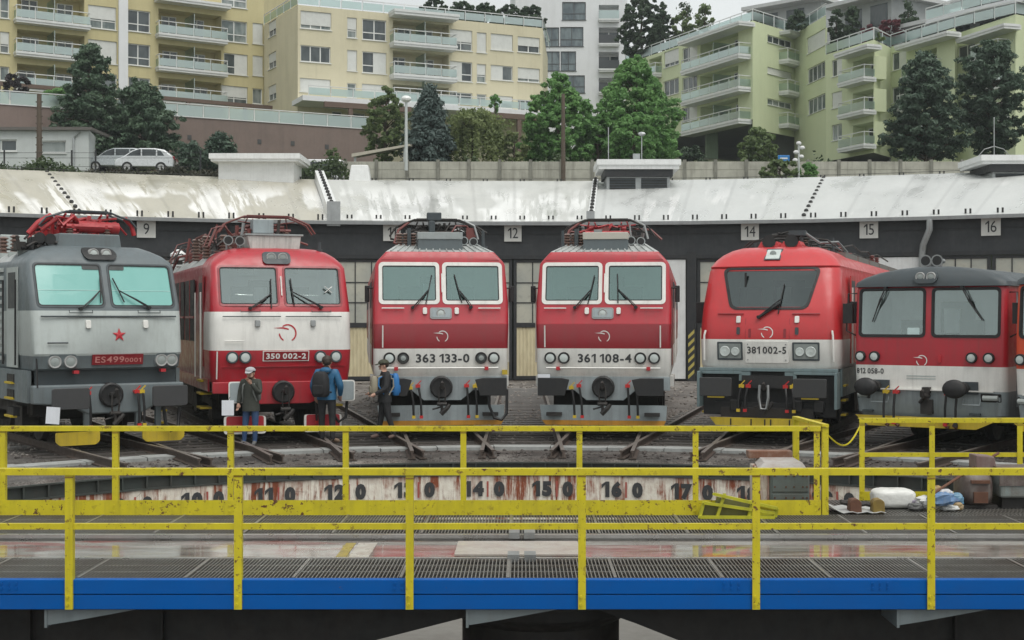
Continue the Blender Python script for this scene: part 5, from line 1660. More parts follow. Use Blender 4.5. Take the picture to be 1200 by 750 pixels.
# ------------------------------------------------------------------ locomotives
class Shell:
    """body lofted through plan outlines; rows: (z, half width, y of the front, corner radius, bulge, material index of the band above)"""
    def __init__(s, rows, L_, xs, holes, mats, name, parent, na=6, slant=None, side_mats={}, side_z=99, side_top=0):
        s.rows = rows
        s.slant = slant or (lambda x, z: x)
        mb = MB()
        P_ = []
        w0 = max(r[1] - r[3] for r in rows)
        for (z, w_, yf, rc, bl, mi) in rows:
            wf = w_ - rc
            sc = 1.0 if wf >= max(abs(x) for x in xs) + 0.01 else (wf - 0.01) / max(abs(x) for x in xs)
            pts = [(-w_, L_, z), (-w_, L_ * .5, z), (-w_, yf + bl + rc + 1.2, z)]
            for i in range(na): 
                a = R(90 * i / na)
                pts.append((-wf - rc * math.cos(a), yf + bl + rc - rc * math.sin(a), z))
            fr = [-wf] + [s.slant(x * sc, z) for x in xs] + [wf]
            for x in fr: pts.append((x, yf + bl * (x / wf) ** 2, z))
            for i in range(na - 1, -1, -1):
                a = R(90 * i / na)
                pts.append((wf + rc * math.cos(a), yf + bl + rc - rc * math.sin(a), z))
            pts += [(w_, yf + bl + rc + 1.2, z), (w_, L_ * .5, z), (w_, L_, z)]
            P_.append(pts)
        n = len(P_[0])
        vs = [p for r in P_ for p in r]
        for j in range(len(rows) - 1):
            mb.c = rows[j][5]
            sm = side_mats.get(mb.c, mb.c) if rows[j][0] < side_z else side_top
            fs = []
            for i in range(n - 1):
                q = [P_[j][i], P_[j][i + 1], P_[j + 1][i + 1], P_[j + 1][i]]
                cx = sum(p[0] for p in q) / 4; cz = sum(p[2] for p in q) / 4; cy = sum(p[1] for p in q) / 4
                if 3 + na <= i < n - 4 - na + 0 and any(h[0] < cx < h[1] and h[2] < cz < h[3] for h in holes) and cy < 1.2: continue
                fs.append((j * n + i, j * n + i + 1, (j + 1) * n + i + 1, (j + 1) * n + i))
            fs.append(((j) * n + n - 1, j * n, (j + 1) * n, (j + 1) * n + n - 1))
            for f in fs:
                c_ = f[0] - j * n
                mb.f.append(f); mb.mi.append(sm if (c_ < 2 or c_ >= n - 3) else mb.c)
        mb.v = [tuple(p) for p in vs]
        mb.c = rows[-1][5]
        mb.f.append(tuple(range((len(rows) - 1) * n, len(rows) * n))); mb.mi.append(mb.c)
        # soft edge vertices are shared, shading split by angle
        s.o = mb.build(name, mats, parent, smooth=35)
    def row(s, z):
        rows = s.rows
        if z <= rows[0][0]: return rows[0]
        for a, b in zip(rows[:-1], rows[1:]):
            if a[0] <= z <= b[0]:
                t = (z - a[0]) / max(1e-6, b[0] - a[0])
                return tuple(a[i] + (b[i] - a[i]) * t for i in range(5)) + (a[5],)
        return rows[-1]
    def F(s, x, z):
        _, w_, yf, rc, bl, _ = s.row(z)
        wf = max(0.05, w_ - rc)
        if abs(x) <= wf: return yf + bl * (x / wf) ** 2
        e = min(1, (abs(x) - wf) / max(1e-4, rc))
        return yf + bl + rc * (1 - math.sqrt(1 - e * e))

def dense(polys, step=0.14):
    """the same outlines with extra points along their long edges, so that they follow a curved front"""
    n = len(polys[0]); out = [[] for _ in polys]
    for i in range(n):
        a, b = polys[0][i], polys[0][(i + 1) % n]
        m = max(1, int(math.hypot(b[0] - a[0], b[1] - a[1]) / step))
        for q, pl in enumerate(polys):
            a, b = pl[i], pl[(i + 1) % n]
            for k in range(m): out[q].append((a[0] + (b[0] - a[0]) * k / m, a[1] + (b[1] - a[1]) * k / m))
    return out

def patch(poly, F, off, th=0.03, rings=1):
    """plate following the front surface, its face at F - off"""
    if max(p[0] for p in poly) - min(p[0] for p in poly) > .35: poly = dense([poly])[0]
    cx = sum(p[0] for p in poly) / len(poly); cz = sum(p[1] for p in poly) / len(poly)
    mb = MB(); n = len(poly); vs, fs = [], []
    for k in range(rings + 1):
        t = 1 - k / (rings + 0.0) if rings > 1 else (1 if k == 0 else 0.5)
        if k == rings and rings > 1: t = 0.08
        for (x, z) in poly:
            X, Z = cx + (x - cx) * t, cz + (z - cz) * t
            vs.append((X, F(X, Z) - off, Z))
    for k in range(rings):
        for i in range(n): fs.append((k * n + i, (k + 1) * n + i, (k + 1) * n + (i + 1) % n, k * n + (i + 1) % n))
    fs.append(tuple(range(rings * n, rings * n + n)))
    b = len(vs)
    for (x, z) in poly: vs.append((x, F(x, z) - off + th, z))
    for i in range(n): fs.append((i, (i + 1) % n, b + (i + 1) % n, b + i))
    mb.add(vs, fs)
    return mb

def ringp(outer, inner, F, off, th=0.03):
    outer, inner = dense([outer, inner])
    n = len(outer); vs = []; fs = []
    for (o_, dy) in ((outer, 0), (inner, 0), (inner, th), (outer, th)):
        for (x, z) in o_: vs.append((x, F(x, z) - off + dy, z))
    for k in range(4):
        for i in range(n):
            a, b = k * n + i, k * n + (i + 1) % n
            c, d = ((k + 1) % 4) * n + (i + 1) % n, ((k + 1) % 4) * n + i
            fs.append((a, b, c, d))
    mb = MB(); mb.add(vs, fs); return mb

def lamp(root, sh, x, z, r, ring=BLACK, lens=LENS, depth=0.05, name='headlight', y=None):
    yy = sh.F(x, z) if y is None else y
    mb = MB(); mb.lathe([(r, yy + 0.06), (r, yy - depth), (r * 0.92, yy - depth - 0.012), (r * 0.72, yy - depth - 0.008), (r * 0.66, yy - depth + 0.03)], (x, 0, z), 24, 'y')
    o = mb.build(name, ring, root, smooth=40)
    mb = MB(); mb.lathe([(r * 0.71, yy - depth + 0.02), (r * 0.70, yy - depth - 0.004), (r * 0.4, yy - depth - 0.010), (0.01, yy - depth - 0.013)], (x, 0, z), 20, 'y')
    mb.build('lens', lens, o, smooth=50)
    return o

def wiper(root, sh, base, tip, mat=BLACK, blade=0.55, ang=None):
    (x0, z0), (x1, z1) = base, tip
    f = lambda x, z, o: (x, sh.F(x, z) - o, z)
    mb = MB()
    mb.tube([f(x0, z0, .06), f((x0 + x1) / 2, (z0 + z1) / 2, .1), f(x1, z1, .05)], 0.014, 5)
    mb.tube([f(x0 + .05, z0, .06), f((x0 + x1) / 2 + .03, (z0 + z1) / 2, .1), f(x1, z1, .05)], 0.009, 5)
    mb.cyl(f(x0, z0, -.02), f(x0, z0, .09), 0.035, n=10)
    o = mb.build('wiper', mat, root)
    a = R(90 if ang is None else ang)
    d = (math.cos(a) * blade / 2, math.sin(a) * blade / 2)
    mb = MB(); mb.tube([f(x1 - d[0], z1 - d[1], .04), f(x1, z1, .055), f(x1 + d[0], z1 + d[1], .04)], 0.014, 5)
    mb.build('blade', mat, o)
    return o

def buffers(root, xs, z, w_, h_, y0=-0.55, border=None, mat=BLACK, cham=0.0, r=0.04):
    for x in xs:
        mb = MB()
        if cham:      # plates cut away at their inner lower corner
            s = 1 if x > 0 else -1
            poly = [(x + s * w_ / 2, z - h_ / 2), (x + s * w_ / 2, z + h_ / 2), (x - s * w_ / 2 + s * cham * .6, z + h_ / 2), (x - s * w_ / 2, z - h_ / 2 + cham * 1.2), (x - s * w_ / 2 + s * cham * .35, z - h_ / 2)]
            if s < 0: poly = poly[::-1]
        else: poly = rrect(x - w_ / 2, x + w_ / 2, z - h_ / 2, z + h_ / 2, r)
        mb.prism(poly, 'y', y0, y0 + 0.05)
        mb.lathe([(0.05, y0 + 0.03), (0.12, y0 + 0.05), (0.12, y0 + 0.3), (0.16, y0 + 0.3), (0.16, 0.1)], (x, 0, z), 16, 'y')
        o = mb.build('buffer', mat, root, smooth=35, bevel=0.01)
        if border:
            MB().prism(rrect(x - w_ / 2 - .025, x + w_ / 2 + .025, z - h_ / 2 - .025, z + h_ / 2 + .025, .05), 'y', y0 + 0.012, y0 + 0.045).build('buffer_edge', border, o)
            o.modifiers.clear()

def coupling(root, z=1.02, y=-0.08, disc=0.24, hang=True, low=0.45):
    mb = MB()
    if disc:
        mb.lathe([(disc, 0.06), (disc, y), (disc * .86, y - .025), (disc * .7, y - .012), (disc * .3, y - .012)], (0, 0, z), 26, 'y')
        for i in range(12):
            a = 2 * math.pi * i / 12
            mb.cyl((disc * .8 * math.cos(a), y - .01, z + disc * .8 * math.sin(a)), (disc * .8 * math.cos(a), y - .035, z + disc * .8 * math.sin(a)), .014, n=6)
    o = mb.build('coupling', BLACK, root, smooth=35) if disc else None
    mb = MB()
    mb.tube([(0, 0.05, z), (0, y - .18, z), (0, y - .30, z + .02), (0, y - .33, z + .10), (0, y - .27, z + .13)], [.055, .055, .05, .04, .02], 8)
    hk = mb.build('coupling_hook', UNDER, o or root, smooth=40)
    if hang:
        mb = MB()
        for s in (-.055, .055): mb.tube([(s, y - .22, z + .02), (s * 1.3, y - .25, z - .18), (s, y - .23, z - .34)], 0.018, 6)
        mb.cyl((-.1, y - .23, z - .34), (.1, y - .23, z - .34), .04, n=8)
        mb.cyl((0, y - .23, z - .34), (0, y - .20, low), .03, n=8)
        mb.tube([(-.02, y - .2, low), (.1, y - .22, low + .12), (.17, y - .22, low + .2)], [.055, .05, .035], 7)
        mb.tube([(-.2, y - .2, low + .1), (-.08, y - .2, low + .13), (0, y - .2, low + .16)], .02, 6)
        mb.build('screw_link', UNDER, o or root)
    return o

def hose(root, x, z0, z1, tap, y=-0.12, sway=0.03, end=True):
    mb = MB()
    pts = [(x, y, z0), (x + sway * .3, y - .10, z0 - .03), (x + sway, y - .12, (z0 + z1) / 2), (x + sway * 1.2, y - .1, z1)]
    mb.tube(pts, 0.025, 7)
    o = mb.build('brake_hose', BLACK, root, smooth=50)
    mb = MB(); mb.cyl((x, .08, z0 + .01), (x, y - .05, z0 + .01), .035, n=8).box(x - .05, x + .05, y - .09, y - .04, z0 - .02, z0 + .05).bar((x - .01, y - .07, z0 + .05), (x + .07, y - .07, z0 + .13), .025, .02)
    mb.build('tap', tap, o)
    if end: MB().box(pts[-1][0] - .035, pts[-1][0] + .035, pts[-1][1] - .03, pts[-1][1] + .03, z1 - .06, z1).build('hose_coupling', tap, o)
    return o

def handrail(root, pts, mat, r=0.014, name='handrail'):
    return MB().tube(pts, r, 6).build(name, mat, root, smooth=50)

def logo(root, sh, cx, cz, r, mat, name='emblem'):
    """broken ring with a pointed beak running to the left"""
    mb = MB(); f = lambda x, z: (x, sh.F(x, z) - .006, z)
    def arc(a0, a1, n=18):
        vs, fs = [], []
        for i in range(n + 1):
            t = i / n; a = R(a0 + (a1 - a0) * t)
            th = r * 0.17 * min(1, 4 * (1 - abs(2 * t - 1)) + .5)
            for q in (r - th / 2, r + th / 2): vs.append(f(cx + q * math.cos(a), cz + q * math.sin(a)))
        for i in range(n): fs.append((2 * i, 2 * i + 1, 2 * i + 3, 2 * i + 2))
        mb.add(vs, fs)
    arc(-62, 128); arc(182, 240, 8)
    A = [(-1.75, .62), (-.55, .52), (0.15, .38), (0.12, .55), (-.5, .72)]
    mb.add([f(cx + x * r, cz + z * r) for x, z in A], [(0, 1, 2, 3, 4)])
    return mb.build(name, mat, root)

def horn(root, x, y, z, r=0.09, mat=STEEL, L_=0.35):
    mb = MB(); mb.lathe([(r, y), (r * .92, y + .02), (r * .5, y + L_ * .35), (r * .32, y + L_ * .7), (r * .4, y + L_)], (x, 0, z), 16, 'y')
    mb.cyl((x, y + L_ * .7, z), (x, y + L_ * .7, z - .2), .025, n=6)
    o = mb.build('horn', mat, root, smooth=50)
    MB().lathe([(r * .78, y - .003), (.01, y - .002)], (x, 0, z), 16, 'y').build('horn_mouth_shade', BLACK, o)  # black disc stands for the shade inside the hollow horn
    return o

def insulator(mb, p, h, r=0.07, n=5):
    prof = []
    for i in range(n):
        prof += [(r * .55, h * i / n), (r, h * (i + .35) / n), (r, h * (i + .5) / n), (r * .55, h * (i + .9) / n)]
    mb.lathe(prof, p, 10)

def pantograph(root, y0, z0, mat, half=0.82, top=0.46, head=None, drop=0.34, arms=2.3, thick=1.0, skew=0):
    """folded half pantograph: base frame on insulators, arms lying back, wide collector head with down-curved horns"""
    mb = MB(); k = thick
    for s in (-1, 1):
        mb.tube([(s * .45 * half, y0 - .2, z0 + .16), (s * .5 * half, y0 + arms, z0 + .16)], .03 * k, 6)
        mb.tube([(s * .32 * half, y0 - .1, z0 + .30), (s * .15, y0 + arms * .9, z0 + .22)], .028 * k, 6)
    for yy in (y0 - .15, y0 + arms * .5, y0 + arms): mb.tube([(-half * .62, yy, z0 + .16), (half * .62, yy, z0 + .16)], .04 * k, 6)
    mb.tube([(-half * .55, y0 + .15, z0 + .24), (half * .5, y0 + .15, z0 + .24)], .07 * k, 8)
    mb.tube([(-half * .8, y0 + .05, z0 + .18), (-half * .45, y0 + .1, z0 + .26), (0, y0 + .1, z0 + .34), (half * .4, y0 + .1, z0 + .25)], .03 * k, 6)
    mb.tube([(0, y0, z0 + .2), (.08, y0 + .1, z0 + top - .08)], .035 * k, 6)
    for s in (-1, 1):
        mb.tube([(s * .25, y0 + .4, z0 + .22), (s * .3, y0 + .02, z0 + top - .05)], .02 * k, 5)
        mb.tube([(s * .5, y0 + .3, z0 + .2), (s * .42, y0 + .0, z0 + top - .04)], .018 * k, 5)
        mb.tube([(s * .62, y0 + .05, z0 + top - .1), (s * .38, y0 + .05, z0 + top - .13), (s * .2, y0 + .1, z0 + .3)], .018 * k, 5)
    o = mb.build('pantograph', mat, root, smooth=50)
    mb = MB()
    for dy in (-.12, .2):
        mb.tube([(-half - .24, y0 + dy, z0 + top - drop), (-half - .1, y0 + dy, z0 + top - drop * .45), (-half + .12, y0 + dy, z0 + top - .07), (-half + .3, y0 + dy, z0 + top), (half - .3, y0 + dy, z0 + top), (half - .12, y0 + dy, z0 + top - .07), (half + .1, y0 + dy, z0 + top - drop * .45), (half + .24, y0 + dy, z0 + top - drop)], .022, 6)
        mb.bar((-half + .35, y0 + dy, z0 + top + .015), (half - .35, y0 + dy, z0 + top + .015), .05, .03)
    for x in (-.45, 0, .45): mb.tube([(x, y0 - .12, z0 + top - .02), (x, y0 + .2, z0 + top - .02)], .015, 5)
    mb.build('collector_head', head or mat, o, smooth=50)
    mb = MB()
    for (x, yy) in ((-.5 * half, y0 - .12), (.5 * half, y0 - .12), (-.52 * half, y0 + arms), (.52 * half, y0 + arms)): insulator(mb, (x, yy, z0 - .12), .26, .075)
    mb.build('insulator', CERAM, o, smooth=30)
    return o

def roof_gear(root, y0, y1, z, seed, mat=UNDER):
    rnd = random.Random(seed)
    mb = MB(); ins = MB()
    y = y0
    while y < y1:
        x = rnd.uniform(-.7, .7)
        if rnd.random() < .5: mb.box(x - rnd.uniform(.15, .35), x + .3, y, y + rnd.uniform(.4, .9), z, z + rnd.uniform(.12, .3))
        else: insulator(ins, (x, y, z), rnd.uniform(.25, .38), .08, 6)
        y += rnd.uniform(.5, .9)
    for s in (-.55, .1, .6):
        pts = [(s + rnd.uniform(-.1, .1), y0 + (y1 - y0) * i / 8, z + .3 + rnd.uniform(-.06, .1)) for i in range(9)]
        mb.tube(pts, .022, 5)
    mb.build('roof_equipment', mat, root)
    ins.build('insulator', BROWNP, root, smooth=30)

def clutter(root, x0, x1, y0, y1, z0, z1, n, seed, mats):
    """pipes, cables, springs and small boxes crowding the roof"""
    rnd = random.Random(seed)
    mbs = [MB() for _ in mats]
    for i in range(n):
        mb = mbs[i % len(mats)]
        x, y = rnd.uniform(x0, x1), rnd.uniform(y0, y1)
        k = rnd.random()
        z = z0 + (z1 - z0) * rnd.uniform(0, .75)
        if k < .45:
            a = rnd.uniform(-.5, .5)
            mb.tube([(x - .3, y, z0 + .04), (x - .12, y + .1, z), (x + .15 + a * .3, y + .15, z + rnd.uniform(-.1, .2) * (z1 - z0)), (x + .35 + a * .4, y + .1, z0 + rnd.uniform(.05, .5) * (z1 - z0))], rnd.uniform(.012, .03), 5)
        elif k < .7: mb.box(x - .09, x + .09, y, y + .2, z0, z0 + rnd.uniform(.1, .3))
        else: mb.tube([(x, y, z0), (x + rnd.uniform(-.1, .1), y, z0 + (z1 - z0) * rnd.uniform(.4, 1))], rnd.uniform(.02, .045), 6)
    for mb, m in zip(mbs, mats): mb.build('roof_cable', m, root, smooth=50)

def running_gear(root, L_, z_skirt=1.0, w_=1.3):
    for yc in (3.2, L_ - 3.2):
        mb = MB()
        for s in (-1, 1):
            mb.box(s * 1.05 - .07, s * 1.05 + .07, yc - 2.0, yc + 2.0, .55, .85)
            for dy in (-1.3, 1.3):
                mb.box(s * 1.05 - .16, s * 1.05 + .16, yc + dy - .28, yc + dy + .28, .3, .72)
                mb.cyl((s * 1.02, yc + dy - .45, .85), (s * 1.02, yc + dy - .45, .5), .11, n=8); mb.cyl((s * 1.02, yc + dy + .45, .85), (s * 1.02, yc + dy + .45, .5), .11, n=8)
        mb.box(-.9, .9, yc - .5, yc + .5, .35, .95).box(-1.0, 1.0, yc - 2.0, yc - 1.85, .5, .85)
        b = mb.build('bogie', UNDER, root)
        for dy in (-1.3, 1.3):
            wm = MB()
            for s in (-1, 1): wm.lathe([(.62, s * .7), (.59, s * .72), (.57, s * .83), (.2, s * .84)] if s > 0 else [(.2, -.84), (.57, -.83), (.59, -.72), (.62, -.7)], (0, yc + dy, .575), 28, 'x')
            wm.cyl((-.8, yc + dy, .575), (.8, yc + dy, .575), .09, n=10)
            wm.build('wheelset', UNDER, b, smooth=30)
    MB().box(-w_ * .92, w_ * .92, .25, L_, z_skirt - .08, z_skirt + .06).box(-1.1, 1.1, 5.6, L_ - 5.6, .35, z_skirt - .1).build('underframe', UNDER, root)

def cab(root, y0, y1, z0, z1, w_, zc=None, lining=None, lamp_=False):
    """what one sees through the windscreens: rear wall, floor, desk and two seats"""
    lining = lining or CABIN
    mb = MB()
    mb.add([(-w_, y1, z0), (w_, y1, z0), (w_, y1, z1), (-w_, y1, z1), (-w_, y0, z0), (w_, y0, z0), (w_, y0, z1), (-w_, y0, z1)], [(0, 1, 2, 3), (0, 1, 5, 4), (0, 4, 7, 3), (1, 2, 6, 5), (2, 3, 7, 6)])
    o = mb.build('cab_interior', lining, root)
    mb = MB(); zc = zc or z0 + .75
    mb.box(-w_ + .05, w_ - .05, y0 + .02, y0 + .45, z0 + .1, zc)
    mb.box(w_ * .15, w_ * .6, y0 + .3, y0 + .42, zc, zc + .12)
    for x in (-.62, .55): mb.box(x - .24, x + .24, y0 + .8, y0 + .92, zc - .2, zc + .42)
    mb.box(-.35, .35, y1 - .03, y1 - .012, z0 + .1, z1 - .25)
    mb.build('cab_fittings', CABDK, o)
    MB().box(-.28, .05, y1 - .045, y1 - .032, zc + .15, z1 - .4).build('cab_door_window', PAPER, o)

def loco_root(name, label, deg, r, cat='locomotive', group='locomotives lined up round the turntable'):
    a = R(deg)
    return thing(name, label, cat, (r * math.sin(a), CTR.y + r * math.cos(a), 0), -a, group)

def windows(root, sh, rects, frame_mat, fw, rad, gl, hole_in=0.03, off=0.012, gasket=True):
    for (x0, x1, z0, z1) in rects:
        o = ringp(rrect(x0, x1, z0, z1, rad), rrect(x0 + fw, x1 - fw, z0 + fw, z1 - fw, max(.02, rad - fw * .6)), sh.F, off, .035).build('windscreen_frame', frame_mat, root)
        g = ringp(rrect(x0 + fw - .004, x1 - fw + .004, z0 + fw - .004, z1 - fw + .004, max(.02, rad - fw * .6)), rrect(x0 + fw + .022, x1 - fw - .022, z0 + fw + .022, z1 - fw - .022, max(.02, rad - fw)), sh.F, .004, .02).build('gasket', BLACK, o)
        patch(rrect(x0 + fw - .002, x1 - fw + .002, z0 + fw - .002, z1 - fw + .002, max(.02, rad - fw * .6)), sh.F, -.012, .006).build('windscreen', gl, o)

PALER = paint('pale sooty roof sheet', (.43, .45, .44), .4, .5, .6, dirtcol=(.13, .13, .12))
# ---- the two square red locomotives (363 and 361)
def square_loco(deg, num, label, lamps, lens_dark, horns_x, mirror, low_plate):
    root = loco_root('electric_locomotive', label, deg, 14.1)
    m = -1 if mirror else 1
    W_ = 1.43
    rows = [(1.22, 1.40, .05, .10, .01, 1), (1.34, 1.42, -.01, .12, .01, 1), (1.815, 1.42, -.03, .12, .01, 2), (2.33, 1.43, -.085, .12, .01, 0), (2.36, 1.43, -.07, .12, .01, 0), (2.80, 1.43, .03, .10, .01, 0),
            (3.60, 1.38, .24, .07, .01, 0), (3.66, 1.345, .255, .06, .01, 0), (3.84, 1.18, .30, .05, .01, 0), (3.87, 1.15, .33, .05, .01, 3)]
    xs = [-1.24, -.07, .07, 1.24]
    sh = Shell(rows, 16.7, xs, [(-1.24, -.07, 2.8, 3.6), (.07, 1.24, 2.8, 3.6)], [RED, WHITE, DRED, ROOFG], 'body', root)
    windows(root, sh, [(-1.31, -.03, 2.75, 3.645), (.03, 1.31, 2.75, 3.645)], WHITE, .075, .09, GLASS)
    cab(root, .33, 2.1, 1.95, 3.63, 1.27, 2.72)
    MB().box(-1.25, 1.25, .27, .31, 3.62, 3.7).build('eave_trim', DRED, root)
    # waist handles and vertical white rails
    for s in (-1, 1):
        handrail(root, [(s * 1.25, sh.F(1.25, 2.66) - .05, 2.665), (s * .78, sh.F(.78, 2.66) - .05, 2.665)], WHITE, .014)
    rails = (-1.23,) if not mirror else (-1.23, 1.2)
    for x in rails: handrail(root, [(x, sh.F(x, 2.3) - .05, 2.3), (x, sh.F(x, 1.85) - .055, 1.84)], WHITE, .016)
    handrail(root, [(.02, sh.F(0, 2.9) - .03, 3.0), (.02, sh.F(0, 3.5) - .03, 3.4)], WHITE, .012)
    # middle lamp in its plate, two sockets
    x0 = -.01
    o = patch(rrect(x0 - .23, x0 + .23, 2.44, 2.68, .05), sh.F, .02, .04).build('lamp_plate', STEEL, root)
    patch(rrect(x0 - .20, x0 + .20, 2.47, 2.65, .04), sh.F, .026, .02).build('lamp_recess', MGREY, o)
    lamp(root, sh, x0, 2.56, .095, CHROME, LENS, .03, 'centre_lamp')
    for s in (-1, 1):
        patch(rrect(x0 + s * .335 - .045, x0 + s * .335 + .045, 2.54, 2.68, .03), sh.F, .045, .06).build('socket', WHITE, root, bevel=.008)
        for q in (0, 1): pass
    wiper(root, sh, (-.60, 2.68), (-.26, 3.06), blade=.62, ang=78)
    wiper(root, sh, (.62 if not mirror else .68, 2.68), (.36 if not mirror else .30, 3.08), blade=.62, ang=104 if not mirror else 92)
    logo(root, sh, .02, 2.07, .115, TEXTW)
    text_on('running_number', num, .03, 1.61, .185, TEXTB, root, sh.F, width=1.13, bold=.025)
    for (x, dk) in zip(lamps, lens_dark): lamp(root, sh, x, 1.615, .125, BLACK, CABDK if dk else LENS, .05)
    for (x, dk) in zip(lamps, lens_dark):
        if dk: MB().lathe([(.055, sh.F(x, 1.6) - .075), (.01, sh.F(x, 1.6) - .082)], (x, 0, 1.615), 14, 'y').build('lamp_centre', LENSG, root)
    handrail(root, [(-1.2, -.08, 1.405), (1.2, -.08, 1.405)], WHITE, .02, 'step_rail')
    for s in (-.95, .95): MB().box(s - .04, s + .04, -.1, .0, 1.36, 1.43).build('socket', TEXTR, root)
    # grey buffer beam with trapezoid apron
    MB().prism([(-1.4, 1.22), (-1.4, .93), (-.62, .93), (-.36, .72), (.42, .72), (.68, .93), (1.4, .93), (1.4, 1.22)][::-1], 'y', .03, .14).build('buffer_beam', MGREY, root, bevel=.01)
    buffers(root, (-.97, 1.0) if not mirror else (-1.0, .95), 1.03, .66, .37, cham=.28)
    coupling(root, 1.0, -.04, .24)
    for (x, t, zz) in ((-.5, REDTAP, 1.02), (-.66, YELTAP, .98), (.52, REDTAP, 1.02), (.70, YELTAP, 1.01)): hose(root, x, zz, .42, t, sway=.06 if x < 0 else .03)
    if not mirror:
        MB().tube([(.98, -.2, .86), (1.0, -.25, .6), (1.1, -.27, .36), (1.25, -.27, .32), (1.36, -.25, .45), (1.38, -.15, .95)], .032, 7).build('heating_cable', BLACK, root, smooth=50)
        MB().prism([(1.29, 1.26), (1.4, 1.26), (1.4, 1.36), (1.29, 1.36)], 'y', -.03, .0).build('warning_plate', OCHRE, root)
    # snow plough
    mb = MB(); mb.prism([(-1.3, .30), (1.32, .30), (1.34, .62), (-1.34, .62)], 'y', -.02, .02)
    for x in (-.6, .0, .6):
        for z in (.36, .48, .57): mb.cyl((x + .12, -.02, z), (x + .12, -.032, z), .014, n=6)
    pl = mb.build('snow_plough', MGREY, root)
    mb = MB(); mb.prism([(-1.22, .20), (1.27, .20), (1.318, .298), (-1.298, .298)], 'y', -.022, .018); mb.build('plough_edge', ORPL, pl)
    for s in (-1, 1): MB().box(s * 1.03 - .16, s * 1.03 + .16, -.2, -.02, .40, .47).build('step', UNDER, root)
    if low_plate: MB().box(-1.38, -1.12, -.1, -.09, 1.0, 1.27).build('paper_pocket', PAPER, root)
    # roof
    mb = MB(); mb.prism([(-.47, 3.87), (.50, 3.87), (.48, 4.28), (-.46, 4.28)], 'y', .55, 2.0)
    rb = mb.build('roof_box', DGREY, root, bevel=.015); MB().box(-.475, .495, .53, 2.02, 4.15, 4.30).build('roof_box_lid', ROOFG if not mirror else plain('warm pale lid', (.5, .48, .42)), rb, bevel=.01)
    dk = MB(); dk.add([(-1.16, .36, 3.868), (1.16, .36, 3.868), (.86, 1.1, 4.08), (-.86, 1.1, 4.08), (-1.16, 14, 3.868), (1.16, 14, 3.868), (.86, 14, 4.08), (-.86, 14, 4.08)],
           [(0, 1, 2, 3), (0, 3, 7, 4), (1, 5, 6, 2), (3, 2, 6, 7)])
    dk = dk.build('roof_deck', PALER, root)
    mb = MB()
    for x in np.arange(-1.05, 1.1, .15): mb.bar((x, .37, 3.885), (x * .76, 1.1, 4.09), .025, .03)
    mb.build('roof_rib', PALER, dk)
    for dx in (.55, .76): horn(root, m * dx if not mirror else dx, .9, 4.14 if dx < .6 else 4.12, .095, ROOFG)
    ax = .96 if not mirror else -.93
    MB().cyl((ax, .8, 3.87), (ax, .8, 4.36), .045, .03, n=8).cyl((ax, .8, 3.87), (ax, .8, 3.95), .08, n=8).cyl((ax * 1.1, 1.3, 3.87), (ax * 1.1, 1.3, 4.05), .05, n=8).build('antenna', SLATE, root)
    pantograph(root, 1.7, 4.2, UNDER if not mirror else PANRED, .80, .44, UNDER, .36, thick=.9)
    MB().tube([(-.7, 1.3, 4.0), (-.95, 1.4, 4.12), (-.85, 1.5, 4.4), (-.6, 1.6, 4.6)], .03, 6).build('air_pipe', BROWNP, root)
    MB().tube([(.6, 1.5, 4.62), (.82, 1.4, 4.5), (.9, 1.35, 4.2)], .025, 6).build('air_pipe', STEEL, root)
    if not mirror:
        MB().box(-.22, .1, 1.5, 1.75, 4.62, 4.8).box(-.18, -.04, 1.5, 1.9, 4.35, 4.62).build('surge_arrester', SLATE, root, bevel=.02)
    clutter(root, -.8, .75, 1.4, 2.6, 4.2, 4.62, 34, int(num[:3]) + 5, [UNDER, UNDER, BROWNP, STEEL])
    ins = MB()
    for x in (-.85, -.70, -.55): insulator(ins, (x, 1.0, 3.95), .36, .085, 6)
    ins.build('insulator', CERAM, root, smooth=30)
    MB().box(-.68, -.6, .85, 1.1, 3.87, 4.4).build('isolator', SLATE, root)
    roof_gear(root, 4.6, 15, 3.9, int(num[:3]))
    # side: dark grilles, door rails
    for s in (-1, 1):
        mb = MB()
        for i in range(9): mb.box(s * 1.432 - .01, s * 1.432 + .01, 3.2 + i * 1.3, 4.1 + i * 1.3, 2.7, 3.3)
        mb.build('side_grille', SLATE, root)
        MB().box(s * 1.434 - .008, s * 1.434 + .008, .75, 1.4, 1.45, 3.3).build('cab_door', DRED, root)
        for yy in (.66, 1.46): handrail(root, [(s * 1.5, yy, 1.5), (s * 1.5, yy, 3.1)], WHITE, .016)
        MB().box(s * 1.36 - .12, s * 1.36 + .12, .45, 1.6, 1.0, 1.22).build('step', WHITE, root)
        mb = MB(); mb.box(s * 1.55 - .05, s * 1.55 + .05, .5, .62, 2.8, 3.15).bar((s * 1.42, .5, 3.1), (s * 1.55, .5, 3.1), .03, .03); mb.build('mirror', BLACK, root, bevel=.02)
    running_gear(root, 16.7, 1.1)
    return root
l363 = square_loco(-STEP, '363 133-0', 'square red locomotive numbered 363 133-0 with white framed windscreens and black pantograph', (-1.09, -.80, .84, 1.11), (0, 1, 1, 0), .6, False, False)
l361 = square_loco(STEP, '361 108-4', 'square red locomotive numbered 361 108-4 with red pantograph arms and white framed windscreens', (-1.12, -.83, .78, 1.07), (0, 0, 0, 0), .6, True, True)

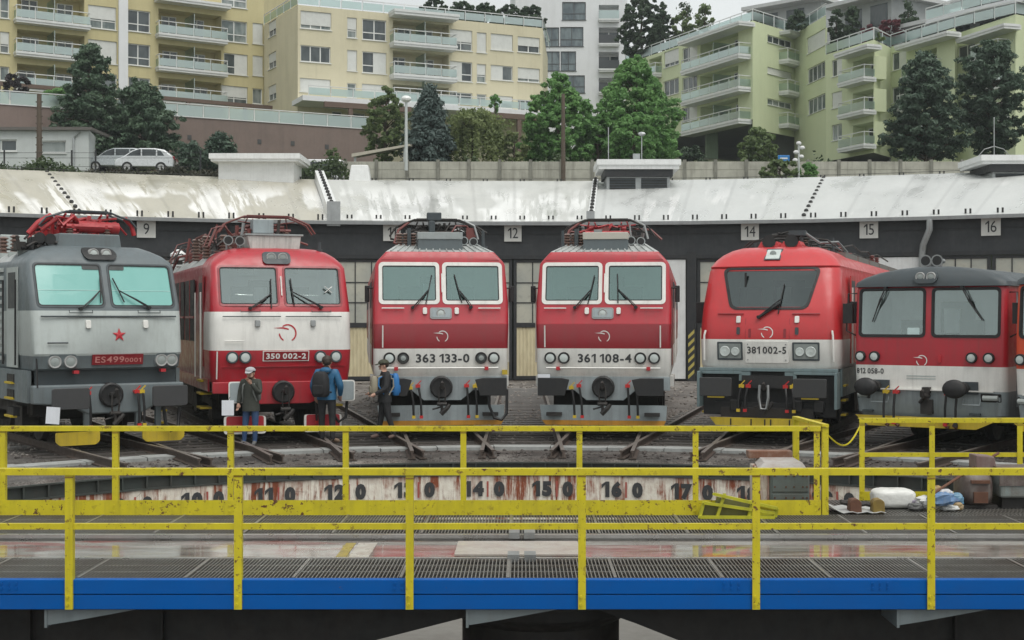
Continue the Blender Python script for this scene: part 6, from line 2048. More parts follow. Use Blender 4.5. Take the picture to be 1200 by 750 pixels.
# ---- round nosed red and white locomotive (350)
root = loco_root('electric_locomotive', 'red and white round nosed locomotive numbered 350 002-2 behind the man in blue', -20.4, 14.1)
rows = [(1.16, 1.42, .06, .2, .03, 0), (1.40, 1.45, -.02, .24, .04, 0), (1.80, 1.46, -.09, .26, .05, 1), (2.30, 1.46, -.05, .26, .05, 1), (2.585, 1.45, -.01, .20, .05, 0), (2.74, 1.44, .065, .16, .05, 0),
        (3.51, 1.40, .335, .13, .06, 0), (3.60, 1.37, .39, .18, .07, 0), (3.74, 1.25, .48, .26, .08, 0), (3.85, 1.10, .60, .30, .08, 0), (3.915, .92, .78, .3, .08, 0), (3.94, .75, .95, .3, .06, 2)]
sh = Shell(rows, 16.7, [-1.24, -.08, .08, 1.24], [(-1.24, -.08, 2.74, 3.51), (.08, 1.24, 2.74, 3.51)], [RED, WHITE, PALER, DRED], 'body', root, side_mats={1: 3, 0: 3}, side_z=3.55, side_top=2)
windows(root, sh, [(-1.275, -.045, 2.70, 3.545), (.045, 1.275, 2.70, 3.545)], DRED, .04, .08, GLASS2)
cab(root, .44, 2.2, 1.95, 3.53, 1.2, 2.7, PAPER)
MB().box(-.85, -.52, .44, .47, 3.38, 3.5).box(.1, .4, .44, .47, 3.38, 3.5).build('sun_visor', CABDK, root)
handrail(root, [(0.0, sh.F(0, 2.9) - .03, 2.92), (0.0, sh.F(0, 3.3) - .03, 3.32)], WHITE, .014)
for s in (-1, 1): handrail(root, [(s * 1.22, sh.F(1.2, 2.49) - .05, 2.49), (s * .05, sh.F(.05, 2.49) - .05, 2.49)], SLATE, .012)
handrail(root, [(-1.18, sh.F(-1.18, 1.99) - .05, 1.99), (-.8, sh.F(-.8, 1.99) - .05, 1.99)], WHITE, .014)
handrail(root, [(-1.33, sh.F(-1.2, 1.7) - .02, 1.78), (-1.33, sh.F(-1.2, 1.3), 1.22)], WHITE, .016)
for x in (-.52, .62): patch(rrect(x - .05, x + .05, 2.28, 2.42, .03), sh.F, .05, .06).build('socket', STEEL, root, bevel=.01)
wiper(root, sh, (-.66, 2.66), (-.22, 2.96), blade=.6, ang=88); wiper(root, sh, (.80, 2.68), (.22, 3.0), blade=.55, ang=95)
for s, xx in ((-1, -.66), (1, .80)): handrail(root, [(xx - .2, sh.F(xx, 2.62) - .03, 2.62), (xx - .2, sh.F(xx, 2.6) - .05, 2.585), (xx + .2, sh.F(xx, 2.6) - .05, 2.585), (xx + .2, sh.F(xx, 2.62) - .03, 2.62)], SLATE, .01, 'wiper_bracket')
logo(root, sh, .09, 2.15, .17, TEXTR)
o = patch(rrect(-.42, .53, 1.575, 1.79, .01), sh.F, .02, .03).build('number_board', WHITE, root)
patch(rrect(-.40, .51, 1.592, 1.773, .01), sh.F, .026, .02).build('board_face', DRED, o)
text_on('running_number', '350 002-2', .055, 1.68, .115, TEXTW, root, sh.F, width=.82, bold=.03, off=.032)
for x in (-1.03, -.77, .77, 1.10): lamp(root, sh, x, 1.66, .125, SLATE, LENS, .03)
patch(rrect(-1.25, 1.3, 1.46, 1.475, .005), sh.F, .025, .03).build('trim_strip', RED, root)
o = patch(rrect(-.34, .24, 3.58, 3.84, .09), sh.F, .05, .14).build('lamp_pod', SLATE, root)
lamp(root, sh, -.16, 3.71, .105, CHROME, LENSG, .05, 'roof_lamp', y=sh.F(0, 3.71)); lamp(root, sh, .08, 3.71, .105, CHROME, LENSG, .05, 'roof_lamp', y=sh.F(0, 3.71))
mb = MB(); mb.prism([(-1.42, 1.16), (-1.42, .93), (-1.0, .92), (-.45, .70), (.55, .70), (1.1, .92), (1.42, .93), (1.42, 1.16)][::-1], 'y', -.02, .1)
mb.build('buffer_beam', RED, root, bevel=.015)
buffers(root, (-.94, 1.23 if False else 1.20), .97, .38, .38, y0=-.42, border=WHITE, mat=MGREY)
coupling(root, .95, -.1, .23, low=.4)
for (x, t) in ((-.6, REDTAP), (.62, REDTAP), (.75, YELTAP)): hose(root, x, .92, .35, t)
MB().tube([(.95, -.2, .85), (.98, -.28, .5), (1.1, -.3, .32), (1.25, -.3, .42), (1.3, -.2, .8)], .032, 7).build('heating_cable', BLACK, root, smooth=50)
for (x0, x1) in ((-1.22, -.38), (.40, 1.18)):
    o = MB().prism(rpoly([(x0, .12), (x1, .12), (x1, .48), (x0, .48)], .06), 'y', -.22, -.18).build('guard_plate', WHITE, root)
    MB().prism(rpoly([(x0 + .045, .165), (x1 - .045, .165), (x1 - .045, .478), (x0 + .045, .478)], .05), 'y', -.23, -.215).build('plate_face', RED, o)
mb = MB(); mb.prism([(-.52, 3.9), (.52, 3.9), (.56, 4.20), (-.58, 4.20)], 'y', .9, 2.3)
rb = mb.build('roof_box', SOOTZ, root, bevel=.015)
MB().box(-.62, .60, .87, 2.33, 4.20, 4.235).build('roof_box_lid', ZINC, rb)
MB().box(-.36, .08, 1.5, 1.9, 4.28, 4.58).box(-.3, .02, 1.55, 1.85, 4.2, 4.28).build('roof_cabinet', MGREY, root, bevel=.015)
for (x, z) in ((-.98, 4.08), (-.74, 4.07)): horn(root, x, .85, z, .105, STEEL)
MB().cyl((.95, .9, 3.85), (.95, .9, 4.08), .035, n=8).cyl((.95, .9, 3.85), (.95, .9, 3.93), .06, n=8).build('antenna', SLATE, root)
pantograph(root, 1.9, 4.2, BROWNP, .80, .46, BROWNP, .36, thick=.8)
ins = MB()
for (x, y) in ((-1.25, 2.2), (-1.15, 2.8), (-1.3, 3.6), (-1.1, 4.2), (-.95, 1.7), (-.85, 2.3)): insulator(ins, (x, y, 3.75), .5, .1, 7)
ins.build('insulator', CERAM, root, smooth=30)
MB().tube([(-1.25, 2.2, 4.25), (-1.2, 2.9, 4.3), (-1.3, 3.6, 4.25), (-1.1, 4.3, 4.3), (-1.1, 5.4, 4.2), (-1.0, 7, 4.25)], .03, 5).build('busbar', BROWNP, root)
MB().tube([(-1.1, 5.0, 4.0), (-1.5, 5.3, 3.9), (-1.62, 6, 3.5)], .03, 5).build('busbar', BROWNP, root)
roof_gear(root, 5, 15, 3.92, 350, BROWNP)
clutter(root, -1.1, .5, 1.5, 3.2, 3.95, 4.6, 40, 77, [UNDER, BROWNP, BROWNP, STEEL])
clutter(root, -1.5, -.9, 3.5, 9, 3.75, 4.35, 30, 78, [UNDER, BROWNP])
MB().lathe([(.16, 3.75), (.16, 3.98), (.2, 4.0), (.2, 4.06), (.05, 4.18)], (-1.3, 7.2, 0), 14).build('roof_ventilator', WHITED, root, smooth=40)
for s in (-1, 1):
    mb = MB()
    for i in range(7): mb.box(s * 1.462 - .012, s * 1.462 + .012, 2.6 + i * 1.9, 4.2 + i * 1.9, 1.95, 3.3)
    g = mb.build('side_grille', BLACK, root)
    mb = MB()
    for i in range(7): mb.box(s * 1.475 - .012, s * 1.475 + .012, 2.6 + i * 1.9, 4.2 + i * 1.9, 2.45, 2.5).box(s * 1.475 - .012, s * 1.475 + .012, 3.3 + i * 1.9, 3.36 + i * 1.9, 1.95, 3.3)
    mb.build('grille_bar', DRED, g)
    MB().box(s * 1.462 - .012, s * 1.462 + .012, 1.1, 1.8, 1.45, 3.35).build('cab_door', DRED, root)
    MB().box(s * 1.47 - .01, s * 1.47 + .01, 1.2, 1.7, 2.55, 3.2).build('door_window', CABDK, root)
    for yy in (1.0, 1.9): handrail(root, [(s * 1.53, yy, 1.2), (s * 1.53, yy, 3.0)], WHITE, .018)
    mb = MB()
    for z in (.55, .85, 1.12): mb.box(s * 1.4 - .12, s * 1.4 + .12, 1.15, 1.75, z, z + .04)
    mb.build('step', OCHRE, root)
    MB().box(s * 1.43 - .02, s * 1.43 + .02, .5, 16.2, .95, 1.2).build('side_skirt', DRED, root)
running_gear(root, 16.7, 1.1)
l350 = root
# white crossed mark on the windscreen
mb = MB()
for a in (40, 140):
    c = Vector((.98, sh.F(.98, 3.0), 3.05)); d = Vector((math.cos(R(a)), 0, math.sin(R(a)))) * .1
    mb.bar(c - d - Vector((0, .03 + .003 * (a > 90), 0)), c + d - Vector((0, .03 + .003 * (a > 90), 0)), .012, .05, (0, 1, 0))
mb.build('crossed_tape', TEXTW, root)

# ---- grey locomotive with a red star
root = loco_root('electric_locomotive', 'grey locomotive with a red star, teal screens and a bright red pantograph', -34.55, 14.1)
rows = [(1.46, 1.38, .02, .10, .02, 2), (1.50, 1.41, -.07, .12, .02, 2), (1.74, 1.43, -.12, .14, .02, 1), (1.78, 1.45, -.14, .15, .02, 1), (2.60, 1.46, -.02, .14, .03, 0), (2.69, 1.46, .02, .12, .03, 0),
        (3.50, 1.44, .36, .10, .04, 0), (3.58, 1.40, .40, .12, .04, 0), (3.70, 1.28, .50, .16, .05, 0), (3.80, 1.12, .66, .2, .05, 0), (3.88, .95, .86, .2, .05, 2)]
sh = Shell(rows, 16.7, [-1.32, -.08, .08, 1.32], [(-1.32, -.08, 2.69, 3.5), (.08, 1.32, 2.69, 3.5)], [DGREY, LGREY, EGREY, PALER], 'body', root, side_z=3.55, side_top=3)
windows(root, sh, [(-1.35, -.05, 2.66, 3.53), (.05, 1.35, 2.66, 3.53)], SLATE, .03, .09, TEAL)
MB().box(-1.1, 1.1, .5, .54, 1.9, 3.5).build('cab_interior', CABIN, root)
for (x0, x1) in ((-.42, -.06), (.06, .40)): patch(rrect(x0, x1, 3.40, 3.5, .03), sh.F, .0, .02).build('sun_visor', CABDK, root)
for (x0, x1) in ((-1.29, -.11), (.11, 1.29)): patch(rrect(x0, x1, 2.99, 3.0, .003), sh.F, -.006, .003).build('blind_edge', plain('pale blind edge', (.40, .62, .58), .3), root)
wiper(root, sh, (-.55, 2.64), (-.13, 3.0), blade=.5, ang=85); wiper(root, sh, (.78, 2.66), (.22, 3.0), blade=.5, ang=110)
for xx in (-.55, .78): handrail(root, [(xx - .22, sh.F(xx, 2.6) - .03, 2.61), (xx - .22, sh.F(xx, 2.57) - .05, 2.56), (xx + .22, sh.F(xx, 2.57) - .05, 2.56), (xx + .22, sh.F(xx, 2.6) - .03, 2.61)], SLATE, .01, 'wiper_bracket')
handrail(root, [(-1.3, sh.F(-1.2, 2.49) - .04, 2.49), (1.32, sh.F(1.2, 2.49) - .04, 2.49)], SLATE, .018)
handrail(root, [(-1.2, sh.F(-1.2, 1.99) - .05, 1.99), (-.82, sh.F(-.8, 1.99) - .05, 1.99)], SLATE, .016)
for x in (-.42, .70): patch(rrect(x - .05, x + .05, 2.26, 2.42, .03), sh.F, .05, .06).build('socket', WHITE, root, bevel=.01)
st = [(.14 * (1 if i % 2 == 0 else .40) * math.cos(R(90 + 36 * i)), .14 * (1 if i % 2 == 0 else .40) * math.sin(R(90 + 36 * i))) for i in range(10)]
mb = MB(); vs = [(.17 + x, sh.F(.17 + x, 2.13 + z) - .012, 2.13 + z) for x, z in st] + [(.17, sh.F(.17, 2.13) - .03, 2.13)]
mb.add(vs, [(i, (i + 1) % 10, 10) for i in range(10)]); mb.build('star', TEXTR, root)
o = patch([(-.36, 1.56), (.63, 1.56), (.63, 1.76), (-.36, 1.76)], sh.F, .03, .05).build('number_board', DRED, root)
text_on('running_number', 'ES499', -.025, 1.66, .12, TEXTP, root, sh.F, width=.56, bold=.015, off=.036)
text_on('running_number', '0001', .43, 1.645, .085, TEXTP, root, sh.F, width=.32, bold=.01, off=.036)
for (xa, xb) in ((-1.2, -.62), (.86, 1.36)):
    patch(rrect(xa, xb, 1.49, 1.77, .10), sh.F, .008, .05).build('lamp_housing', EGREY, root)
    for x in (xa + .145, xb - .145): lamp(root, sh, x, 1.63, .125, CHROME, LENSG, .03)
for x in (-.65, 1.05): MB().box(x - .05, x + .05, -.1, .02, 1.40, 1.46).build('socket', TEXTR, root)
# dark recess and grey bumper beam
MB().box(-1.36, 1.36, .10, .2, 1.16, 1.47).build('recess_panel', SLATE, root)
MB().prism([(-1.46, 1.19), (-1.46, .84), (-.72, .78), (-.45, .62), (.62, .62), (.95, .78), (1.46, .84), (1.46, 1.19)][::-1], 'y', -.12, .1).build('buffer_beam', EGREY, root, bevel=.03)
buffers(root, (-.88, 1.03), .95, .70, .40, y0=-.55, mat=plain('worn grey black steel', (.045, .045, .047), .5), r=.05)
coupling(root, .98, -.16, .235, low=.42)
for (x, t) in ((.46, REDTAP), (.56, YELTAP), (-.48, REDTAP)): hose(root, x, 1.02, .42, t, y=-.2)
MB().tube([(.98, -.3, .72), (1.0, -.36, .4), (1.1, -.38, .25), (1.25, -.36, .3), (1.3, -.3, .7)], .035, 7).build('heating_cable', BLACK, root, smooth=50)
for x in (-.45, .55, .95): MB().box(x - .05, x + .05, -.1, .0, .3, .72).build('guard_stay', DGREY, root)
for (x0, x1) in ((-1.08, -.25), (.58, 1.42)):
    MB().prism(rpoly([(x0 + .08, .05), (x1 - .08, .05), (x1, .12), (x1, .30), (x0, .30), (x0, .12)], .03), 'y', -.25, -.21).build('guard_plate', OCHRE, root)
handrail(root, [(-1.38, -.05, 1.7), (-1.38, -.12, 1.15)], BLACK, .016)
o = patch(rrect(-.36, .30, 3.60, 3.85, .12), sh.F, .06, .2).build('lamp_pod', BLACK, root)
lamp(root, sh, -.15, 3.72, .1, CHROME, LENS, .07, 'roof_lamp', y=sh.F(0, 3.72)); lamp(root, sh, .10, 3.72, .1, CHROME, LENS, .07, 'roof_lamp', y=sh.F(0, 3.72))
mb = MB(); mb.prism([(-.72, 3.86), (.56, 3.86), (.52, 4.13), (-.66, 4.13)], 'y', .95, 2.2); mb.build('roof_box', EGREY, root, bevel=.02)
for (x, z) in ((-1.06, 4.02), (-.86, 4.0)): horn(root, x, .9, z, .11, BLACK)
po = pantograph(root, 1.4, 4.13, PANRED, .74, .46, SLATE, .30, thick=1.35)
MB().tube([(-.2, 1.35, 4.30), (.62, 1.35, 4.28)], .12, 10).tube([(-.9, 1.4, 4.2), (-.6, 1.35, 4.45), (-.5, 1.3, 4.3), (-.3, 1.3, 4.5), (-.1, 1.4, 4.3)], .05, 8).tube([(.75, 1.35, 4.5), (.9, 1.35, 4.35), (.95, 1.35, 4.15)], .05, 8).tube([(-1.15, 1.4, 4.12), (-.95, 1.4, 4.35), (-.7, 1.4, 4.5)], .06, 8).build('spring_cylinder', PANRED, po, smooth=50)
ins = MB()
for (x, y) in ((-1.15, 2.4), (-1.2, 3.1), (-1.1, 3.8), (-1.2, 4.6)): insulator(ins, (x, y, 3.7), .45, .1, 6)
ins.build('insulator', CERAM, root, smooth=30)
MB().box(-1.3, -.9, 5.2, 7.0, 3.75, 4.5).box(-.8, .6, 5.0, 6.2, 3.86, 4.3).build('roof_cabinet', LGREY, root, bevel=.02)
roof_gear(root, 7.5, 15, 3.9, 499)
clutter(root, -.85, .45, 1.2, 2.4, 4.0, 4.5, 30, 49, [PANRED, PANRED, UNDER])
clutter(root, -1.3, -.8, .8, 2.2, 3.8, 4.1, 16, 50, [BLACK, UNDER])
mb = MB()
for i in range(20): mb.box(-1.3, -1.0, 1.6 + i * .7, 1.66 + i * .7, 3.70, 3.80)
mb.build('roof_rib', LGREY, root)
for s in (-1, 1):
    MB().box(s * 1.466 - .01, s * 1.466 + .01, .95, 1.75, 1.5, 3.45).build('cab_door', LGREY, root)
    MB().box(s * 1.472 - .012, s * 1.472 + .012, 1.08, 1.62, 2.65, 3.35).build('door_window', CABDK, root)
    for yy in (.88, 1.82): handrail(root, [(s * 1.53, yy, 1.55), (s * 1.53, yy, 3.2)], BLACK, .02)
    mb = MB()
    for i in range(12): mb.box(s * 1.47 - .03, s * 1.47 + .03, 2.1, 15, 1.62 + i * .16, 1.70 + i * .16)
    mb.build('side_louvre', LGREY, root)
    MB().box(s * 1.45 - .04, s * 1.45 + .04, .2, 16, .85, 1.46).build('side_skirt', EGREY, root)
    mb = MB()
    for z in (.55, .9, 1.2): mb.box(s * 1.45 - .06, s * 1.45 + .06, 1.1, 1.6, z, z + .17)
    mb.build('step_recess', BLACK, root)
    mb = MB()
    for z in (.3, .55, .9, 1.2): mb.box(s * 1.50 - .06, s * 1.50 + .06, 1.1, 1.6, z - .02, z + .02)
    mb.build('step', OCHRE, root)
running_gear(root, 16.7, 1.1)

# ---- smooth bright red locomotive (381)
root = loco_root('electric_locomotive', 'smooth bright red locomotive numbered 381 002-5 with one wide windscreen', 3 * STEP, 14.1)
rows = [(1.42, 1.42, .06, .30, .06, 1), (1.50, 1.46, .0, .34, .07, 1), (2.02, 1.47, -.06, .36, .08, 0), (2.30, 1.46, -.04, .36, .08, 0), (2.62, 1.45, .05, .36, .08, 0), (2.685, 1.45, .077, .36, .08, 0), (3.44, 1.38, .38, .36, .09, 0), (3.50, 1.36, .42, .36, .09, 0),
        (3.54, 1.365, .40, .36, .09, 0), (3.68, 1.28, .52, .38, .10, 0), (3.80, 1.16, .66, .40, .10, 0), (3.90, 1.0, .84, .4, .10, 0), (3.96, .82, 1.05, .35, .1, 2)]
tr = lambda x, z: x * (0.83 + 0.17 * min(1, max(0, (z - 2.685) / .755))) if abs(x) > .5 else x
sh = Shell(rows, 18.0, [-.97, -.7, -.4, -.2, 0, .2, .4, .7, .97], [(-.84, .84, 2.685, 3.44)], [RED_B, WHITE, ROOFG], 'body', root, na=8, slant=tr)
wo_ = rpoly([(-.80, 2.63), (.80, 2.63), (1.03, 3.515), (-1.03, 3.515)], .16, 6)
wi_ = rpoly([(-.755, 2.68), (.755, 2.68), (.965, 3.465), (-.965, 3.465)], .14, 6)
o = ringp(wo_, wi_, sh.F, .012, .04).build('windscreen_frame', BLACK, root)
patch(rpoly([(-.77, 2.67), (.77, 2.67), (.985, 3.475), (-.985, 3.475)], .14, 6), sh.F, -.006, .008, rings=5).build('windscreen', GLASS3, o, smooth=60)
cab(root, .52, 2.6, 1.9, 3.55, 1.1, 2.68, CABIN)
MB().box(-.53, -.49, sh.F(-.5, 3) + .05, sh.F(-.5, 3) + .08, 2.75, 3.4).build('cab_post', BLACK, root)
patch([(-1.36, 3.50), (1.36, 3.50), (1.36, 3.515), (-1.36, 3.515)], sh.F, .006, .02).build('roof_seam', DRED, root)
wiper(root, sh, (-.18, 2.48), (.26, 2.85), blade=.62, ang=82)
MB().tube([(-.2, sh.F(-.2, 2.46) - .05, 2.46), (.25, sh.F(.25, 2.8) - .1, 2.76)], .035, 6).build('wiper_arm', BLACK, root)
for s in (-1, 1): handrail(root, [(s * 1.05, sh.F(1.05, 2.545) - .03, 2.545), (s * .5, sh.F(.5, 2.545) - .03, 2.545)], DRED, .014)
for s in (-1, 1): patch(rrect(s * .60 - .045, s * .60 + .045, 2.36, 2.50, .02), sh.F, .04, .05).build('socket', WHITE, root, bevel=.008)
for s in (-1, 1):
    patch(rrect(s * .60 - .035, s * .60 + .035, 2.12, 2.27, .02), sh.F, .015, .03).build('vent_slot', SLATE, root)
    patch(rrect(s * .36 - .025, s * .36 + .025, 2.06, 2.24, .01), sh.F, .01, .03).build('vent_slot', DRED, root)
logo(root, sh, .0, 2.16, .115, TEXTW)
for s in (-1, 1): patch(rrect(s * .45 - .004, s * .45 + .004, 2.03, 2.45, .002), sh.F, .004, .01).build('panel_joint', DRED, root)
o = patch(rrect(-.455, .43, 1.535, 1.985, .03), sh.F, .02, .03).build('number_board', WHITE, root, bevel=.006)
text_on('running_number', '381 002-5', -.01, 1.80, .145, TEXTB, root, sh.F, width=.80, bold=.02, off=.026)
mb = MB()
for x in (-.40, .38):
    for z in (1.6, 1.92): mb.cyl((x, sh.F(x, z) - .015, z), (x, sh.F(x, z) - .032, z), .014, n=6)
mb.build('bolt', STEEL, o)
for s in (-1, 1):
    o = patch(rrect(s * .78 - .27, s * .78 + .27, 1.59, 1.965, .02), sh.F, .015, .05).build('headlight', SLATE, root)
    patch(rrect(s * .78 - .235, s * .78 + .235, 1.625, 1.93, .02), sh.F, .019, .02).build('headlight_glass', LENSG, o)
    for (dx, r_) in ((s * .12 * -1, .09), (s * .10, .11)):
        x = s * .78 + dx
        yy = sh.F(x, 1.77) - .04
        MB().lathe([(r_, yy), (r_ * .9, yy - .01), (r_ * .5, yy - .004), (.01, yy - .012)], (x, 0, 1.77), 18, 'y').build('reflector', LENS, o, smooth=50)
    handrail(root, [(s * 1.30, sh.F(1.3, 2.2) - .05, 2.2), (s * 1.32, sh.F(1.32, 2.05) - .09, 2.1), (s * 1.33, sh.F(1.33, 1.6) - .08, 1.58)], WHITE, .022)
o = patch(rrect(-.17, .17, 3.67, 3.92, .01), sh.F, .03, .12).build('roof_lamp', SLATE, root)
patch(rrect(-.145, .145, 3.695, 3.895, .01), sh.F, .036, .02).build('headlight_glass', LENS, o)
MB().lathe([(.07, sh.F(0, 3.8) - .04), (.01, sh.F(0, 3.8) - .05)], (0, 0, 3.8), 14, 'y').build('reflector', LENSG, o)
# grey-green frame round the buffers
FRG = paint('grey green frame paint', (.16, .22, .23), .45, .3, .3)
mb = MB(); mb.box(-1.42, 1.42, -.02, .1, 1.36, 1.43)
for s in (-1, 1):
    mb.box(s * 1.40 - .03, s * 1.40 + .03, -.2, .3, .62, 1.36).box(s * .47 - .12, s * .47 + .12, -.01, .09, 1.16, 1.36)
    mb.box(s * .95 - .42, s * .95 + .42, -.02, .09, 1.30, 1.36)
mb.build('buffer_beam', FRG, root, bevel=.01)
mb = MB(); mb.box(-1.36, 1.36, .12, .25, .45, 1.36).box(-.52, .52, -.06, .14, 1.02, 1.28).box(-1.1, 1.1, .0, .14, .5, .72); mb.build('buffer_recess', BLACK, root)
buffers(root, (-.95, .95), 1.06, .66, .38, y0=-.6, mat=plain('worn black buffer plate', (.035, .035, .036), .5), r=.03)
mb = MB()
for x in (-.95, .95): mb.box(x - .17, x + .17, -.58, -.5, .84, .868)
mb.build('buffer_stripe', OCHRE, root)
coupling(root, 1.02, -.12, 0, low=.55)
MB().tube([(-.09, -.35, 1.1), (-.1, -.4, .85), (-.07, -.38, .62), (.05, -.38, .62), (.09, -.4, .85), (.07, -.35, 1.1)], .03, 7).build('screw_link', STEEL, root, smooth=50)
for (x, t) in ((-.50, YELTAP), (-.36, REDTAP), (.40, REDTAP), (.54, YELTAP)): hose(root, x, 1.05, .6, t, sway=-.05 if x < 0 else .03)
for x in (-.65, .62, 1.05): MB().box(x - .1, x + .1, -.14, .05, .55, .78).build('cable_socket', BLACK, root, bevel=.02)
pl = MB().prism([(-1.02, .26), (1.06, .26), (1.15, .42), (-1.15, .42)], 'y', -.25, -.2).build('snow_plough', OCHRE, root)
mb = MB()
for x in (-.72, -.3, -.02, .1, .48): mb.box(x, x + .025, -.262, -.252, .27, .40)
mb.build('plough_slot', BLACK, pl)
MB().box(-.95, .95, -.1, .1, .42, .62).build('plough_bracket', UNDER, root)
for x in (-.22, .26):
    mb = MB(); mb.box(x - .22, x + .22, 1.35, 2.1, 3.93, 4.02)
    mb.prism([(x - .26, 3.93), (x - .1, 3.93), (x - .16, 4.1)], 'y', 1.3, 1.9); mb.prism([(x + .1, 3.93), (x + .26, 3.93), (x + .16, 4.1)], 'y', 1.3, 1.9)
    mb.build('horn_cowl', RED_B, root)
    horn(root, x, 1.3, 4.1, .14, BLACK)
pantograph(root, 2.6, 4.05, UNDER, .75, .22, UNDER, .22, arms=2.6, thick=.9)
MB().box(.1, .45, 1.9, 2.2, 4.25, 4.36).box(.15, .2, 1.95, 2.0, 4.0, 4.25).box(.35, .4, 1.95, 2.0, 4.0, 4.25).build('surge_arrester', SLATE, root)
MB().tube([(.45, 2.0, 4.3), (.7, 2.3, 4.1), (1.0, 3, 4.15), (1.1, 3.8, 3.95)], .03, 6).build('busbar', STEEL, root)
roof_gear(root, 5.5, 17, 3.97, 381)
clutter(root, -.9, .9, 2.0, 6.0, 3.97, 4.28, 30, 38, [UNDER, SLATE])
mb = MB()
for i in range(6): mb.box(.95, 1.15, 3.2 + i * 2.3, 5.2 + i * 2.3, 3.80, 3.93)
mb.build('roof_grille', plain('grey roof mesh', (.17, .17, .155), .7), root)
for s in (-1, 1):
    MB().box(s * 1.475 - .012, s * 1.475 + .012, 1.5, 2.2, 1.5, 3.35).build('cab_door', RED_B, root)
    MB().box(s * 1.48 - .012, s * 1.48 + .012, 1.6, 2.1, 2.5, 3.25).build('door_window', CABDK, root)
    for yy in (1.4, 2.3): handrail(root, [(s * 1.53, yy, 1.5), (s * 1.53, yy, 3.1)], WHITE, .018)
    mb = MB(); mb.box(s * 1.62 - .09, s * 1.62 + .09, .9, 1.02, 2.35, 2.8).bar((s * 1.45, .98, 2.75), (s * 1.6, .98, 2.75), .03, .03).bar((s * 1.45, .98, 2.4), (s * 1.6, .98, 2.4), .03, .03); mb.build('mirror', BLACK, root, bevel=.03)
    mb = MB()
    for i in range(8): mb.box(s * 1.45 - .02, s * 1.45 + .02, 2.6 + i * 1.8, 4.1 + i * 1.8, 1.5, 1.95)
    mb.build('equipment_hatch', LGREY, root)
    MB().box(s * 1.42 - .03, s * 1.42 + .03, .4, 17.5, .85, 1.42).build('side_skirt', FRG, root)
    mb = MB()
    for z in (.45, .75, 1.05): mb.box(s * 1.45 - .05, s * 1.45 + .05, .55, .95, z, z + .04)
    mb.build('step', OCHRE, root)
running_gear(root, 18.0, 1.1)

